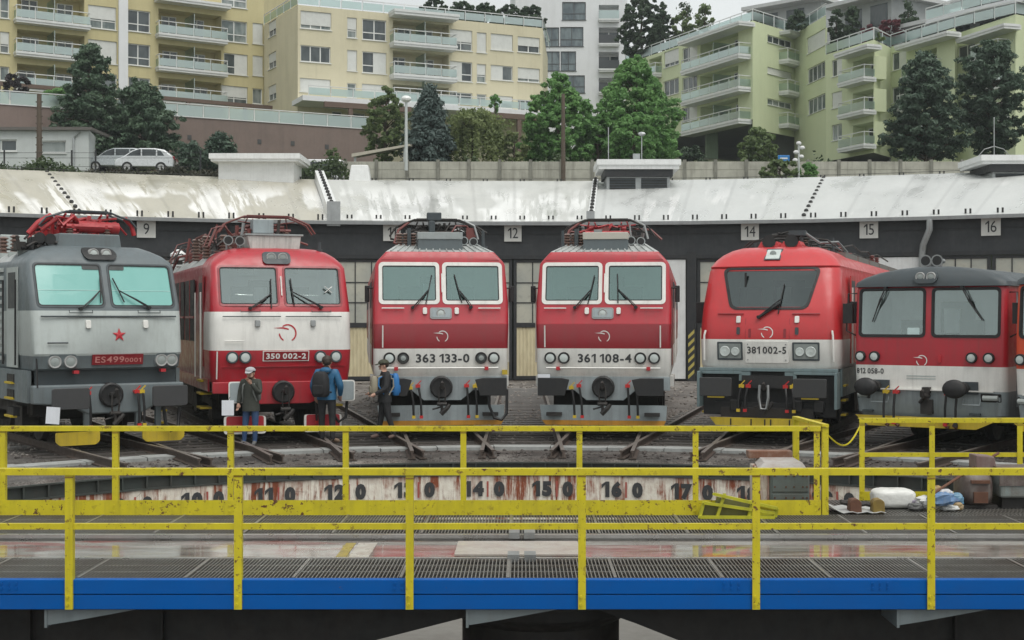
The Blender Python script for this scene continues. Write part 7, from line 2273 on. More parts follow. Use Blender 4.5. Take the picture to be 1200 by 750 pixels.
# ---- railcar with grey roof brow (812)
def railcar(deg, r, label, body, detail=True):
    root = loco_root('railcar', label, deg, r, 'railcar')
    W_ = 1.49
    rows = [(.50, 1.40, .12, .22, .02, 2), (.60, 1.47, .04, .2, .02, 2), (1.06, 1.49, .0, .16, .02, 1), (1.53, 1.49, -.01, .12, .02, 0), (2.11, 1.49, .0, .11, .02, 0), (3.02, 1.48, .05, .11, .03, 0), (3.07, 1.48, .06, .14, .03, 3),
            (3.075, 1.52, -.04, .18, .05, 3), (3.16, 1.50, -.03, .2, .06, 3), (3.26, 1.36, .0, .25, .08, 3), (3.36, 1.08, .06, .3, .08, 3), (3.43, .72, .14, .3, .08, 3), (3.465, .35, .25, .2, .05, 3)]
    sh = Shell(rows, 13.5, [-1.36, -.075, .085, 1.335], [(-1.36, -.075, 2.11, 3.02), (.085, 1.335, 2.11, 3.02)], [body, WHITE, MGREY, SLATE], 'body', root, side_mats={0: 2} if detail else {})
    windows(root, sh, [(-1.40, -.05, 2.08, 3.05), (.06, 1.37, 2.08, 3.05)], BLACK, .035, .09, GLASS2)
    cab(root, .2, 2.0, 1.5, 3.05, 1.4, 2.0, PAPER)
    if detail:
        MB().box(-.8, -.18, 2.30, 2.33, 2.2, 2.85).build('bulkhead_window', PAPER, root)
        MB().box(-.74, -.24, 2.26, 2.29, 2.26, 2.8).build('bulkhead_pane', CABDK, root)
        patch(rrect(-.42, -.18, 2.13, 2.27, .02), sh.F, -.03, .005).build('dashboard_card', PAPER, root)
    wiper(root, sh, (-.85, 3.04), (-1.02, 2.62), blade=.5, ang=70); wiper(root, sh, (.65, 3.04), (.90, 2.62), blade=.5, ang=-55)
    o = patch(rrect(-.27, .20, 3.13, 3.38, .12), sh.F, .05, .12).build('lamp_pod', SLATE, root)
    for x in (-.14, .07): lamp(root, sh, x, 3.255, .095, CHROME, LENSG, .05, 'roof_lamp')
    for x in (-1.35, -1.06, .84, 1.16): lamp(root, sh, x, 1.70, .105, BLACK, LENS, .06)
    logo(root, sh, -.12, 1.63, .1, TEXTW)
    patch(rrect(.20, .26, 1.60, 1.74, .01), sh.F, .03, .04).build('socket', TEXTR, root)
    if detail:
        text_on('running_number', '812 058-0', -1.16, 1.41, .11, TEXTB, root, sh.F, width=.56, bold=.02)
        mb = MB()
        for z in (1.32, 1.27): mb.add([(-.42, sh.F(0, z) - .006, z), (.15, sh.F(0, z) - .006, z), (.15, sh.F(0, z) - .006, z + .02), (-.42, sh.F(0, z) - .006, z + .02)], [(0, 1, 2, 3)])
        mb.build('fine_print', LGREY, root)
    MB().box(-1.3, 1.25, -.05, .0, 1.05, 1.075).build('trim_strip', WHITE, root)
    for x in ((-1.06, .66) if detail else (.66,)):
        mb = MB()
        mb.lathe([(.02, -.62), (.17, -.60), (.22, -.56), (.23, -.52), (.20, -.5), (.11, -.48), (.11, -.2), (.15, -.2), (.15, .05)], (0, 0, 0), 26, 'y')
        for i in range(len(mb.v)): v = mb.v[i]; mb.v[i] = (v[0] * 1.0 + x, v[1], v[2] * .78 + 1.12)
        mb.build('buffer', BLACK, root, smooth=40)
        MB().box(x - .3, x + .3, -.02, .03, 1.0, 1.24).build('buffer_bracket', SLATE, root)
    coupling(root, .95, -.05, 0, False)
    MB().box(-.12, .1, -.1, .05, .6, .88).box(-.08, .06, -.14, .0, 1.0, 1.12).tube([(-.13, -.12, .82), (-.05, -.16, .9), (.06, -.14, .88)], .03, 6).build('coupling_body', UNDER, root)
    for (x, t) in ((-.78, YELTAP), (-.58, REDTAP), (.42, REDTAP), (.62, BLACK)): hose(root, x, 1.0, .45, t, sway=-.02)
    for (x0, x1) in ((-1.44, -1.16), (1.0, 1.38)):
        o = patch(rrect(x0, x1, .86, 1.02, .02), sh.F, .004, .03).build('tail_lamp_recess', BLACK, root)
        MB().tube([(x0 + .05, -.02, .94), (x1 - .05, -.02, .94)], .05, 8).build('tail_lamp', LGREY, o)
    for (x0, x1) in ((-1.12, -.78), (.68, 1.0)): handrail(root, [(x0, -.01, .92), (x0, -.06, .8), (x1, -.06, .8), (x1, -.01, .92)], MGREY, .016)
    for x in (-1.2, .9): MB().box(x - .1, x + .1, -.05, .05, .60, .64).build('step', SLATE, root)
    pl = MB().prism([(-1.15, .34), (.95, .34), (1.38, .54), (-1.42, .54)], 'y', -.12, -.08).build('snow_plough', OCHRE, root)
    mb = MB()
    for x in (-.75, -.55, .42, .58): mb.tube([(x, -.13, .46), (x - .04, -.17, .40), (x + .03, -.18, .36)], .035, 6)
    mb.build('hose_end', RUST, pl)
    for s in ((-1, 1) if detail else (1,)):
        mb = MB(); mb.box(s * 1.66 - .1, s * 1.66 + .1, .1, .2, 2.35, 2.75)
        mb.tube([(s * 1.45, .25, 2.95), (s * 1.66, .16, 2.95), (s * 1.7, .15, 2.2), (s * 1.5, .2, 2.1)], .018, 6)
        mb.build('mirror', BLACK, root, bevel=.025)
        MB().box(s * 1.495 - .012, s * 1.495 + .012, .7, 1.4, .75, 2.95).build('cab_door', MGREY if detail else body, root)
        MB().box(s * 1.50 - .012, s * 1.50 + .012, .85, 1.25, 2.0, 2.8).build('door_window', CABDK, root)
        mb = MB()
        for i in range(6): mb.box(s * 1.495 - .012, s * 1.495 + .012, 2.2 + i * 1.8, 3.5 + i * 1.8, 2.0, 2.8)
        mb.build('side_window', CABDK, root)
    for x in (-.27, -.04): horn(root, x, .7, 3.6, .12, STEEL, .4)
    running_gear(root, 13.5, .75)
    return root
r812 = railcar(33.95, 14.1, 'red and white railcar numbered 812 058-0 with dark grey roof brow and round buffers', RED)
railcar(47.75, 13.5, 'orange red railcar of which only an edge shows at the far right', ORANGE, False)

# paper notices hung on the locomotives
def notice(px, py, Y, w_, h_, tilt, label):
    c = at(px, py, Y)
    t = MB(Matrix.Translation(c) @ Matrix.Rotation(R(tilt), 4, 'Y'))
    t.box(-w_ / 2, w_ / 2, -.004, .004, -h_ / 2, h_ / 2)
    root = thing('paper_notice', label, 'notice', (c.x, c.y, c.z - h_ / 2), 0, 'paper notices on the locomotives')
    adopt(t.build('sheet', PAPER), root)
    q = MB(t.M); q.tube([(0, 0, h_ / 2 - .01), (0.02, .12, h_ / 2 + .06)], .006, 5); adopt(q.build('string', BLACK), root)
notice(62, 487, 25.0, .25, .31, 4, 'white sheet hung below the left buffer of the grey star locomotive')
notice(267, 478, 26.9, .24, .30, 0, 'white sheet hanging below the white edged buffer of locomotive 350')
notice(1169, 450, 26.2, .25, .34, 3, 'white sheet taped on the right of the red railcar front')

# ------------------------------------------------------------------ people
SKIN = plain('skin', (0.45, 0.26, 0.19), 0.5, 0, 0.08)
JEANS = paint('blue denim', (0.035, 0.075, 0.17), 0.85, 0.2, 0.2, dirtcol=(.02, .03, .06), scale=9)
BLK = paint('black cloth', (0.014, 0.014, 0.016), 0.75, 0.3, 0.2, dirtcol=(.04, .04, .04), scale=9, bumpy=.5, bscale=14)
OLIVEJ = paint('dark olive jacket cloth', (0.040, 0.044, 0.036), 0.8, 0.3, 0.2, dirtcol=(.09, .09, .075), scale=9, bumpy=.6, bscale=14)
BLUEJ = paint('blue jacket cloth', (0.018, 0.115, 0.235), 0.6, 0.35, 0.25, dirtcol=(.01, .04, .08), scale=8, bumpy=.6, bscale=14)
SHOE1 = plain('grey shoes', (0.12, 0.12, 0.12), 0.7)
SHOE2 = plain('tan shoes', (0.22, 0.15, 0.10), 0.7)
SHOE3 = plain('brown trainers', (0.12, 0.075, 0.06), 0.7)
HAIRB = plain('brown hair', (0.035, 0.022, 0.014), 0.6)
CAPG = plain('pale grey cap', (0.42, 0.42, 0.44), 0.8)
CAPO = plain('dark green cap', (0.045, 0.05, 0.03), 0.8)
EYE_M = plain('dark eyes', (0.02, 0.015, 0.012), 0.3)

BASE = dict(pelvis=(0, 0, .95), spine=(0, 0, 1.13), chest=(0, 0, 1.33), neck=(0, .01, 1.48), chin=(0, -.01, 1.56), head=(0, -.005, 1.65), crown=(0, 0, 1.72),
            shl=(-.19, .01, 1.41), ell=(-.25, .03, 1.13), wrl=(-.24, -.04, .90), shr=(.19, .01, 1.41), elr=(.25, .03, 1.13), wrr=(.24, -.04, .90),
            hil=(-.095, 0, .90), knl=(-.11, -.01, .50), anl=(-.12, .02, .09), tol=(-.13, -.15, .045), hir=(.095, 0, .90), knr=(.11, -.01, .50), anr=(.12, .02, .09), tor=(.13, -.15, .045))
RAD = dict(pelvis=.15, spine=.145, chest=.155, neck=.058, chin=.072, head=.098, crown=.07, shl=.085, shr=.085, ell=.06, elr=.06, wrl=.045, wrr=.045, hil=.105, hir=.105, knl=.072, knr=.072, anl=.052, anr=.052, tol=.04, tor=.04)
BONES = [('pelvis', 'spine', 'top'), ('spine', 'chest', 'top'), ('chest', 'neck', 'top'), ('neck', 'chin', 'skin'), ('chin', 'head', 'skin'), ('head', 'crown', 'skin'),
         ('chest', 'shl', 'top'), ('shl', 'ell', 'top'), ('ell', 'wrl', 'top'), ('chest', 'shr', 'top'), ('shr', 'elr', 'top'), ('elr', 'wrr', 'top'),
         ('pelvis', 'hil', 'leg'), ('hil', 'knl', 'leg'), ('knl', 'anl', 'leg'), ('anl', 'tol', 'shoe'), ('pelvis', 'hir', 'leg'), ('hir', 'knr', 'leg'), ('knr', 'anr', 'leg'), ('anr', 'tor', 'shoe')]

def person(label, loc, rz, height, pose, mats, hem=.86, rad=None, hat=None, hair=True, brim=0, hands='lr'):
    J = dict(BASE); J.update({k: v for k, v in pose.items() if k != 'face'})
    Rr = dict(RAD); Rr.update(rad or {})
    s = height / 1.79
    names = list(J)
    me = bpy.data.meshes.new('body')
    me.from_pydata([J[n] for n in names], [(names.index(a), names.index(b)) for a, b, _ in BONES], [])
    o = bpy.data.objects.new('body', me); COL.objects.link(o)
    o.modifiers.new('skin', 'SKIN'); sb = o.modifiers.new('sub', 'SUBSURF'); sb.levels = 2
    lay = me.skin_vertices[0].data
    for i, n in enumerate(names):
        k = Rr[n]
        lay[i].radius = (k, k * (.72 if n in ('pelvis', 'spine', 'chest') else 1.0))
        lay[i].use_root = (n == 'pelvis')
    dg = bpy.context.evaluated_depsgraph_get(); dg.update()
    ev = bpy.data.meshes.new_from_object(o.evaluated_get(dg))
    bpy.data.objects.remove(o); 
    vs = [v.co.copy() for v in ev.vertices]; fs = [tuple(p.vertices) for p in ev.polygons]
    bpy.data.meshes.remove(ev)
    keys = {'top': 0, 'leg': 1, 'skin': 2, 'shoe': 3}
    segs = [(Vector(J[a]), Vector(J[b]), keys[m]) for a, b, m in BONES]
    def seg(p):
        best, bm = 9, 0
        for a, b, m in segs:
            d = b - a; t = max(0, min(1, (p - a).dot(d) / max(1e-9, d.length_squared)))
            q = (p - a - d * t).length
            if q < best: best, bm = q, m
        return bm
    mb = MB()
    for f in fs:
        c = sum((vs[i] for i in f), Vector()) / len(f)
        m = seg(c)
        if m == 1 and c.z > hem and abs(c.z - .95) < .4: m = 0
        if m == 0 and c.z < hem and abs(c.x) < .2 and c.z > .4 and (c - Vector(J['wrl'])).length > .12 and (c - Vector(J['wrr'])).length > .12: m = 1
        mb.f.append(f); mb.mi.append(m)
    mb.v = [tuple(v) for v in vs]
    # hands: palm, four fingers and a thumb, slightly curled
    mb.c = 2
    for side in 'lr':
        w_, e = Vector(J['wr' + side]), Vector(J['el' + side])
        d = (w_ - e).normalized()
        sx = -1 if side == 'l' else 1
        nrm = Vector((0, -1, 0)) if abs(d.y) < .8 else Vector((0, 0, 1))
        a = d.cross(nrm).normalized()
        mb.tube([w_ - d * .01, w_ + d * .05, w_ + d * .085], [.03, .04, .034], 8)
        for i, ln in enumerate((.062, .074, .07, .055)):
            b0 = w_ + d * .08 + a * (.024 - .016 * i)
            curl = nrm * .012
            mb.tube([b0, b0 + d * ln * .5 + curl * .5, b0 + d * ln * .85 + curl * 1.8, b0 + d * ln + curl * 2.8], [.0095, .009, .008, .006], 6)
        tb = w_ + d * .02 + a * .033 * sx
        mb.tube([tb, tb + d * .03 + a * .018 * sx + nrm * .01, tb + d * .06 + a * .014 * sx + nrm * .02], [.012, .011, .008], 6)
    # nose and ears belong to the same skin
    h = Vector(J['head']); c = Vector(J['chin']); up = (Vector(J['crown']) - c).normalized()
    fwd = Vector(pose.get('face', (0, -1, 0))).normalized(); rt_ = fwd.cross(up).normalized()
    mid = (h + c) / 2
    mb.ball(mid + fwd * .098 + up * .012, .014, .018, .022, 8, 5)
    for q in (-1, 1): mb.ball(mid + rt_ * .088 * q + up * .01, .014, .022, .032, 8, 5)
    root = thing('person', label, 'person', loc, R(rz), 'people looking at the locomotives')
    root.scale = (s, s, s)
    mb.build('body', [mats[k] for k in ('top', 'leg', 'skin', 'shoe')], root, smooth=70)
    ey = MB()
    for q in (-1, 1): ey.ball(mid + fwd * .090 + rt_ * .034 * q + up * .038, .011, .008, .007, 8, 5)
    ey.build('eyes', EYE_M, root)
    mo = MB(); mo.ball(mid + fwd * .086 - up * .035, .022, .012, .006, 8, 5); mo.build('mouth', plain('lips', (.3, .11, .09), .5), root)
    if hair:
        hb = MB(); hc = h + up * .015 - fwd * .018
        hb.ball(hc, .104, .108, .098, 14, 7, -18, 90)
        hb.ball(hc - fwd * .03 - up * .03, .09, .085, .08, 12, 6)
        hb.build('hair', mats.get('hair', HAIRB), root, smooth=70)
    if hat:
        hb = MB(); hc = h + up * .03
        hb.ball(hc, .116, .12, .085, 14, 6, 0, 90)
        b = hc + fwd * .1 + up * .005
        hb.add([b - rt_ * .085 - fwd * .02, b + rt_ * .085 - fwd * .02, b + rt_ * .06 + fwd * .085 - up * .015, b - rt_ * .06 + fwd * .085 - up * .015,
                b - rt_ * .085 - fwd * .02 + up * .012, b + rt_ * .085 - fwd * .02 + up * .012, b + rt_ * .06 + fwd * .085 - up * .003, b - rt_ * .06 + fwd * .085 - up * .003],
               [(0, 3, 2, 1), (4, 5, 6, 7), (0, 1, 5, 4), (1, 2, 6, 5), (2, 3, 7, 6), (3, 0, 4, 7)])
        hb.build('cap', hat, root, smooth=50)
    # jacket skirt hanging over the hips
    jk = MB(); vs, fs = [], []
    n = 20
    for (z, k, yk) in ((1.22, .170, .128), (1.05, .180, .138), (hem + .06, .195, .15), (hem - .02, .20, .155), (hem - .02, .185, .14)):
        for i in range(n):
            t = 2 * math.pi * i / n
            vs.append((J['pelvis'][0] + k * math.cos(t) * (1 + .03 * math.sin(3 * t + z * 9)), J['pelvis'][1] + yk * math.sin(t) + (J['spine'][1] - J['pelvis'][1]) * (z - hem) * 2, z))
    for k in range(4):
        for i in range(n): fs.append((k * n + i, k * n + (i + 1) % n, (k + 1) * n + (i + 1) % n, (k + 1) * n + i))
    jk.add(vs, fs); jk.build('jacket_skirt', mats['top'], root, smooth=60)
    return root

def backpack(label, loc, rz, s, mat, sz=(.30, .20, .46), z=1.22, side='back', off=.22):
    root = thing('backpack', label, 'backpack', loc, R(rz)); root.scale = (s, s, s)
    w_, d, h = sz; y = off if side == 'back' else -off
    mb = MB(); vs, fs = [], []
    n = 16
    for (t, k) in ((0, .78), (.08, .95), (.35, 1), (.7, .95), (.9, .78), (1, .45)):
        for (x, yy) in rrect(-w_ / 2 * k, w_ / 2 * k, -d / 2 * k, d / 2 * k, .06 * k, 3): vs.append((x, y + yy, z - h / 2 + h * t))
    for q in range(5):
        for i in range(n): fs.append((q * n + i, q * n + (i + 1) % n, (q + 1) * n + (i + 1) % n, (q + 1) * n + i))
    fs += [tuple(range(n - 1, -1, -1)), tuple(range(5 * n, 6 * n))]
    mb.add(vs, fs); b = mb.build('bag', mat, root, smooth=50)
    sgn = 1 if side == 'back' else -1
    pk = MB(); pk.prism(rrect(-w_ * .36, w_ * .36, z - h * .42, z - h * .02, .05), 'y', y + sgn * d * .42, y + sgn * d * .62); pk.build('pocket', mat, b, bevel=.02)
    st = MB()
    for q in (-1, 1): st.tube([(q * .09, y - sgn * d * .4, z + h * .42), (q * .10, y - sgn * (d * .5 + .1), z + h * .5), (q * .12, -sgn * .155, z + .14), (q * .13, -sgn * .165, z - .02), (q * .16, -sgn * .06, z - .2), (q * .12, y - sgn * d * .45, z - h * .3)], .018, 6)
    st.build('strap', mat, root, smooth=50)
    return root

def ground_pt(px, py, z): 
    Y = FPX * (EYE - z) / (py - 372); return Vector(((px - 612) / FPX * Y, Y, z))
g = ground_pt(294, 523, -.10)
p1 = person('person in dark olive jacket, blue jeans and pale cap, one hand at the chin', g, -12, 1.62,
            dict(wrl=(-.27, -.05, .93), ell=(-.27, .04, 1.15), elr=(.25, -.10, 1.16), wrr=(.10, -.24, 1.40), hil=(-.09, 0, .9), knl=(-.12, -.02, .5), anl=(-.16, .0, .09), tol=(-.21, -.16, .045), anr=(.09, .0, .09), tor=(.12, -.17, .045), face=(0.05, -1, -.25), chin=(0, -.035, 1.55), head=(0, -.03, 1.64)),
            dict(top=OLIVEJ, leg=JEANS, skin=SKIN, shoe=SHOE1), hem=.80, hat=CAPG, rad=dict(chest=.165, spine=.155, ell=.068, elr=.068))
backpack('grey backpack worn by the person in the olive jacket', g, -12, .91, plain('grey backpack cloth', (.17, .18, .17), .8), (.30, .16, .42), 1.2, off=.20)
g = ground_pt(383, 520, -.10)
p2 = person('person in blue hooded jacket and black trousers seen from behind', g, 172, 1.83,
            dict(wrl=(-.24, -.12, .95), ell=(-.29, .03, 1.14), elr=(.29, .02, 1.14), wrr=(.26, -.10, .92), anl=(-.13, .03, .09), tol=(-.22, -.13, .045), anr=(.10, -.02, .09), tor=(.2, -.17, .045), face=(0.35, -1, 0)),
            dict(top=BLUEJ, leg=BLK, skin=SKIN, shoe=SHOE2), hem=.90, rad=dict(chest=.17, spine=.16, ell=.072, elr=.072, shl=.095, shr=.095, neck=.075))
hb = MB(); hb.ball((0, .08, 1.46), .13, .09, .07, 14, 6); hb.build('hood', BLUEJ, p2, smooth=60)
backpack('black backpack on the back of the person in blue', g, 172 - 14, 1.02, BLK, (.33, .22, .50), 1.20, off=.24)
g = ground_pt(451, 515, -.03)
p3 = person('person in black jacket and green cap standing side on beside locomotive 363', g, -72, 1.68,
            dict(wrl=(-.20, -.26, 1.02), ell=(-.25, -.03, 1.13), elr=(.25, -.02, 1.12), wrr=(.20, -.26, 1.0), knl=(-.10, -.06, .5), anl=(-.11, -.12, .09), tol=(-.12, -.3, .045), knr=(.1, .06, .5), anr=(.11, .2, .09), tor=(.12, .04, .045), face=(.1, -1, -.2), chin=(0, -.04, 1.55), head=(0, -.035, 1.64)),
            dict(top=BLK, leg=BLK, skin=SKIN, shoe=SHOE3), hem=.84, hat=CAPO, rad=dict(chest=.17, spine=.16, ell=.07, elr=.07))
backpack('bright blue backpack on the person in the black jacket', g, -72, .94, plain('bright blue backpack cloth', (.02, .16, .42), .6, 0, .2), (.28, .16, .48), 1.2, off=.23)
backpack('beige bag carried on the chest of the person in the black jacket', g, -72, .94, plain('beige bag cloth', (.30, .27, .20), .8, 0, .3), (.26, .16, .42), 1.18, 'front', .24)
g = ground_pt(411, 446, -.18)
p4 = person('person in dark jacket and jeans far back by the shed doors', g, 20, 1.75, dict(), dict(top=BLK, leg=JEANS, skin=SKIN, shoe=SHOE1), hem=.84)

# ------------------------------------------------------------------ clutter on the far right of the turntable
YG = paint('greenish yellow worn paint', (.48, .46, .02), .5, .35, .35, dirtcol=(.10, .11, .02), scale=6)
Q = lambda cx, cy, Y: at(780 + cx / 5, 470 + cy / 5, Y)
root = thing('step_frame', 'worn yellow steel step frame leaning against the toe board of the far railing', 'step frame', (Q(420, 0, 16.85).x, 16.85, 0))
mb = MB(); jit = 0
for (a, b) in (((285, 545), (652, 628)), ((200, 680), (640, 690)), ((225, 596), (640, 655)), ((345, 548), (300, 686)), ((510, 590), (486, 690)), ((225, 590), (200, 684)), ((650, 628), (640, 690))):
    for Y in (16.72, 17.0):
        jit += .0037
        A, B = Q(*a, Y + jit), Q(*b, Y + jit); A.z = max(A.z, .02); B.z = max(B.z, .02)
        mb.bar(A, B, .05, .035)
for (a, b) in (((285, 545),) * 2, ((345, 548),) * 2, ((510, 590),) * 2, ((650, 628),) * 2, ((225, 592),) * 2, ((200, 680),) * 2):
    mb.bar(Q(*a, 16.72), Q(*b, 17.0), .04, .03)
adopt(mb.build('frame', YG), root)
mb = MB()
P4 = [Q(230, 605, 16.8), Q(495, 640, 16.8), Q(488, 684, 16.8), Q(208, 674, 16.8)]; P5 = [Q(300, 560, 16.9), Q(500, 605, 16.9), Q(495, 630, 16.9), Q(290, 600, 16.9)]
for P_ in (P4, P5):
    mb.add(list(P_) + [p + Vector((0, .012, 0)) for p in P_], [(0, 1, 2, 3), (7, 6, 5, 4), (0, 4, 5, 1), (1, 5, 6, 2), (2, 6, 7, 3), (3, 7, 4, 0)])
adopt(mb.build('tread_plate', paint('dirty olive plate', (.16, .16, .04), .6, .5, .4)), root)

# platform carrying the drive, part of the bridge
mb = MB()
x = 3.55
while x < 9.6: mb.box(x, x + .012, 2.275, 3.72, -.035, -.002); x += .05
for i in range(12): mb.box(3.5, 9.6, 2.3 + i * .125, 2.316 + i * .125, -.034, -.004)
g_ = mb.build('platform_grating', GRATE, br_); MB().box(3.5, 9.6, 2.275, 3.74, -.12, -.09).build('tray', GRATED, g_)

DOORG = paint('grey green cabinet steel', (.14, .17, .165), .5, .45, .45, dirtcol=(.10, .05, .03), scale=5)
a, b = at(902, 594, 17.5), at(949, 550, 17.5)
root = thing('control_cabinet', 'squat grey steel control cabinet with white rusty sides behind the yellow railing', 'cabinet', ((a.x + b.x) / 2, 17.6, 0))
adopt(MB().box(a.x, b.x, 17.5, 18.2, -.05, .52).build('case', DOORG, bevel=.02), root)
mb = MB(); mb.box(a.x + .03, b.x - .02, 17.485, 17.498, .02, .21).box(a.x + .03, b.x - .02, 17.485, 17.498, .235, .5); d = adopt(mb.build('door', DOORG, bevel=.005), root)
mb = MB()
for u in (.12, .4, .6, .82, .92):
    for z in (.07, .16, .3, .44): mb.cyl((a.x + (b.x - a.x) * u, 17.484, z), (a.x + (b.x - a.x) * u, 17.474, z), .012, n=6)
mb.build('rivet', RUST, d)
adopt(MB().box(a.x - .14, a.x - .005, 17.49, 18.2, -.05, .53).build('side_panel', rusty_white(), bevel=.01), root)
a2 = at(888, 546, 17.5)
root = thing('rusty_lid', 'rust stained metal lid with loose sheet lying on top of the grey cabinet', 'lid', ((a.x + b.x) / 2, 17.8, .53))
mb = MB(); mb.add([(a2.x, 17.45, .535), (b.x - .05, 17.45, .535), (b.x - .05, 18.25, .55), (a2.x + .08, 18.25, .55), (a2.x + .1, 17.6, .60), (b.x - .08, 17.55, .60), (b.x - .1, 18.2, .62), (a2.x + .14, 18.2, .62)],
                  [(0, 3, 2, 1), (4, 5, 6, 7), (0, 1, 5, 4), (1, 2, 6, 5), (2, 3, 7, 6), (3, 0, 4, 7)])
adopt(mb.build('sheet', paint('grey white rusty sheet', (.42, .40, .38), .5, .5, .3, dirtcol=(.2, .09, .05), scale=5)), root)
adopt(MB().box(a2.x - .02, b.x - .1, 18.1, 18.3, .60, .70).build('angle', paint('orange rust sheet', (.17, .075, .045), .75, .7, .4, dirtcol=(.36, .30, .25), scale=7), bevel=.01), root)

crum = random.Random(5)
def crumpled(mb, c, rx, ry, rz, amp, nu=22, nv=12, power=4):
    vs, fs = [], []
    for j in range(nv + 1):
        t = -math.pi / 2 + math.pi * j / nv
        for i in range(nu):
            u = 2 * math.pi * i / nu
            cu = lambda v: math.copysign(abs(v) ** (2 / power), v)
            k = 1 + crum.uniform(-amp, amp)
            vs.append((c[0] + rx * cu(math.cos(t)) * cu(math.cos(u)) * k, c[1] + ry * cu(math.cos(t)) * cu(math.sin(u)) * k, max(c[2] - rz, c[2] + rz * cu(math.sin(t)) * k)))
    for j in range(nv):
        for i in range(nu): fs.append((j * nu + i, j * nu + (i + 1) % nu, (j + 1) * nu + (i + 1) % nu, (j + 1) * nu + i))
    mb.add(vs, fs)
c = at(1046, 582, 17.75)
root = thing('wrapped_bale', 'bulky white wrapped bale lying on the turntable platform', 'bale', (c.x, c.y, 0))
mb = MB(); crumpled(mb, (c.x, c.y, .125), .275, .2, .125, .022, 44, 22)
adopt(mb.build('wrapping', paint('creased white foil', (.68, .68, .65), .45, .35, .1, dirtcol=(.3, .3, .28), scale=7, bumpy=.9, bscale=16), smooth=70), root)
root = thing('steel_cradle', 'dark steel cradle with two rusty end blocks in front of the white bale', 'cradle', (at(1015, 0, 17.3).x, 17.3, 0))
mb = MB()
p = [at(985, 588, 17.3), at(1002, 592, 17.3), at(1014, 590, 17.3), at(1030, 594, 17.3), at(1036, 596, 17.3)]
for q in p: q.z = max(q.z, .012)
mb.tube(p, .035, 6); adopt(mb.build('bar', UNDER), root)
for px, m_ in ((1001, RUST), (1028, paint('mustard worn paint', (.22, .15, .03), .6, .5, .4, dirtcol=(.09, .05, .03), scale=8))):
    q = at(px, 588, 17.25)
    mb = MB(); mb.prism(rpoly([(q.x - .075, .005), (q.x + .075, .005), (q.x + .07, .15), (q.x + .02, .19), (q.x - .05, .18), (q.x - .08, .13)], .02), 'y', 17.15, 17.32)
    adopt(mb.build('end_block', m_, bevel=.01), root)
root = thing('metal_sheet', 'curled pale metal sheet under the dark steel cradle', 'sheet', (at(1000, 0, 17.5).x, 17.5, 0))
mb = MB(); vs = []; fs = []
for i in range(13):
    px = 968 + 66 * i / 12; x = at(px, 0, 17.3).x
    z = .01 + .1 * max(0, 1 - i / 3) ** 2 + .02 * math.sin(i)**2
    vs += [(x, 17.12, z), (x, 17.62, z + .02), (x, 17.12, z + .006), (x, 17.62, z + .026)]
for i in range(12):
    k = 4 * i; fs += [(k, k + 4, k + 5, k + 1), (k + 2, k + 3, k + 7, k + 6), (k, k + 2, k + 6, k + 4), (k + 1, k + 5, k + 7, k + 3)]
mb.add(vs, fs); adopt(mb.build('sheet', paint('dull pale sheet', (.45, .46, .45), .4, .4, .2, dirtcol=(.15, .13, .12)), smooth=50), root)

# rubbish heap
root = thing('rubbish_heap', 'heap of coloured bags and packaging left of the rusty motor', 'rubbish', (at(1098, 0, 17.6).x, 17.6, 0))
cols = [(.08, .18, .35), (.6, .6, .58), (.04, .10, .22), (.30, .20, .08), (.35, .30, .40), (.06, .06, .06), (.5, .5, .52), (.10, .25, .38), (.30, .10, .07), (.62, .62, .6)]
spots = [(1102, 584, .17, .09), (1088, 588, .16, .075), (1112, 588, .13, .07), (1097, 577, .10, .08), (1080, 591, .12, .06), (1073, 594, .10, .05), (1106, 580, .12, .07), (1120, 585, .10, .08), (1123, 594, .06, .05), (1112, 596, .12, .035)]
for (px, py, r_, h_), cl in zip(spots, cols):
    q = at(px, py, 17.55 + crum.uniform(-.2, .2))
    mb = MB(); crumpled(mb, (q.x, q.y, max(h_, q.z)), r_, r_ * .7, h_, .16, 16, 9, 2.6)
    adopt(mb.build('bag', paint('rubbish %d' % int(cl[0] * 1000 + cl[2] * 10), cl, .5, .45, .2, dirtcol=(.4, .4, .38), scale=14), root if False else None), root)
a, b = at(1094, 578, 17.3), at(1170, 531, 18.3)
tag(MB().tube([a, (a + b) / 2 + Vector((0, 0, .01)), b], .018, 7).build('iron_pipe', RUST, smooth=50), 'thin rusty pipe leaning from the rubbish heap towards the yellow mid rail', 'pipe')

# rusty drive: motor, tank, gearbox
PEEL = paint('peeling grey paint', (.20, .235, .225), .55, .6, .5, dirtcol=(.11, .055, .035), scale=4, bumpy=.5)
RB = paint('brown rusty casing', (.085, .058, .05), .6, .7, .5, dirtcol=(.24, .22, .20), scale=5, bumpy=.5)
xm0, xm1 = at(1121, 0, 17.9).x, at(1159, 0, 17.9).x
root = thing('electric_motor', 'rusty rounded electric motor at the right end of the turntable platform', 'motor', ((xm0 + xm1) / 2, 17.9, 0))
mb = MB(); crumpled(mb, ((xm0 + xm1) / 2, 17.9, .24), (xm1 - xm0) / 2, .3, .235, .012, 28, 14, 3.2)
adopt(mb.build('casing', RB, smooth=50), root)
mb = MB(); xm = (xm0 + xm1) / 2
mb.box(xm - .09, xm + .09, 17.57, 17.63, .08, .22).box(xm - .12, xm + .12, 17.58, 17.64, .33, .37)
adopt(mb.build('cooling_rib', RUST), root)
adopt(MB().box(xm0 - .03, xm1 + .03, 17.66, 18.15, -.005, .04).build('foot', UNDER), root)
xt1 = at(1215, 0, 17.9).x
root = thing('gearbox_housing', 'long gearbox housing with peeling grey paint beside the rusty motor', 'gearbox', ((xm1 + xt1) / 2 + .3, 17.9, 0))
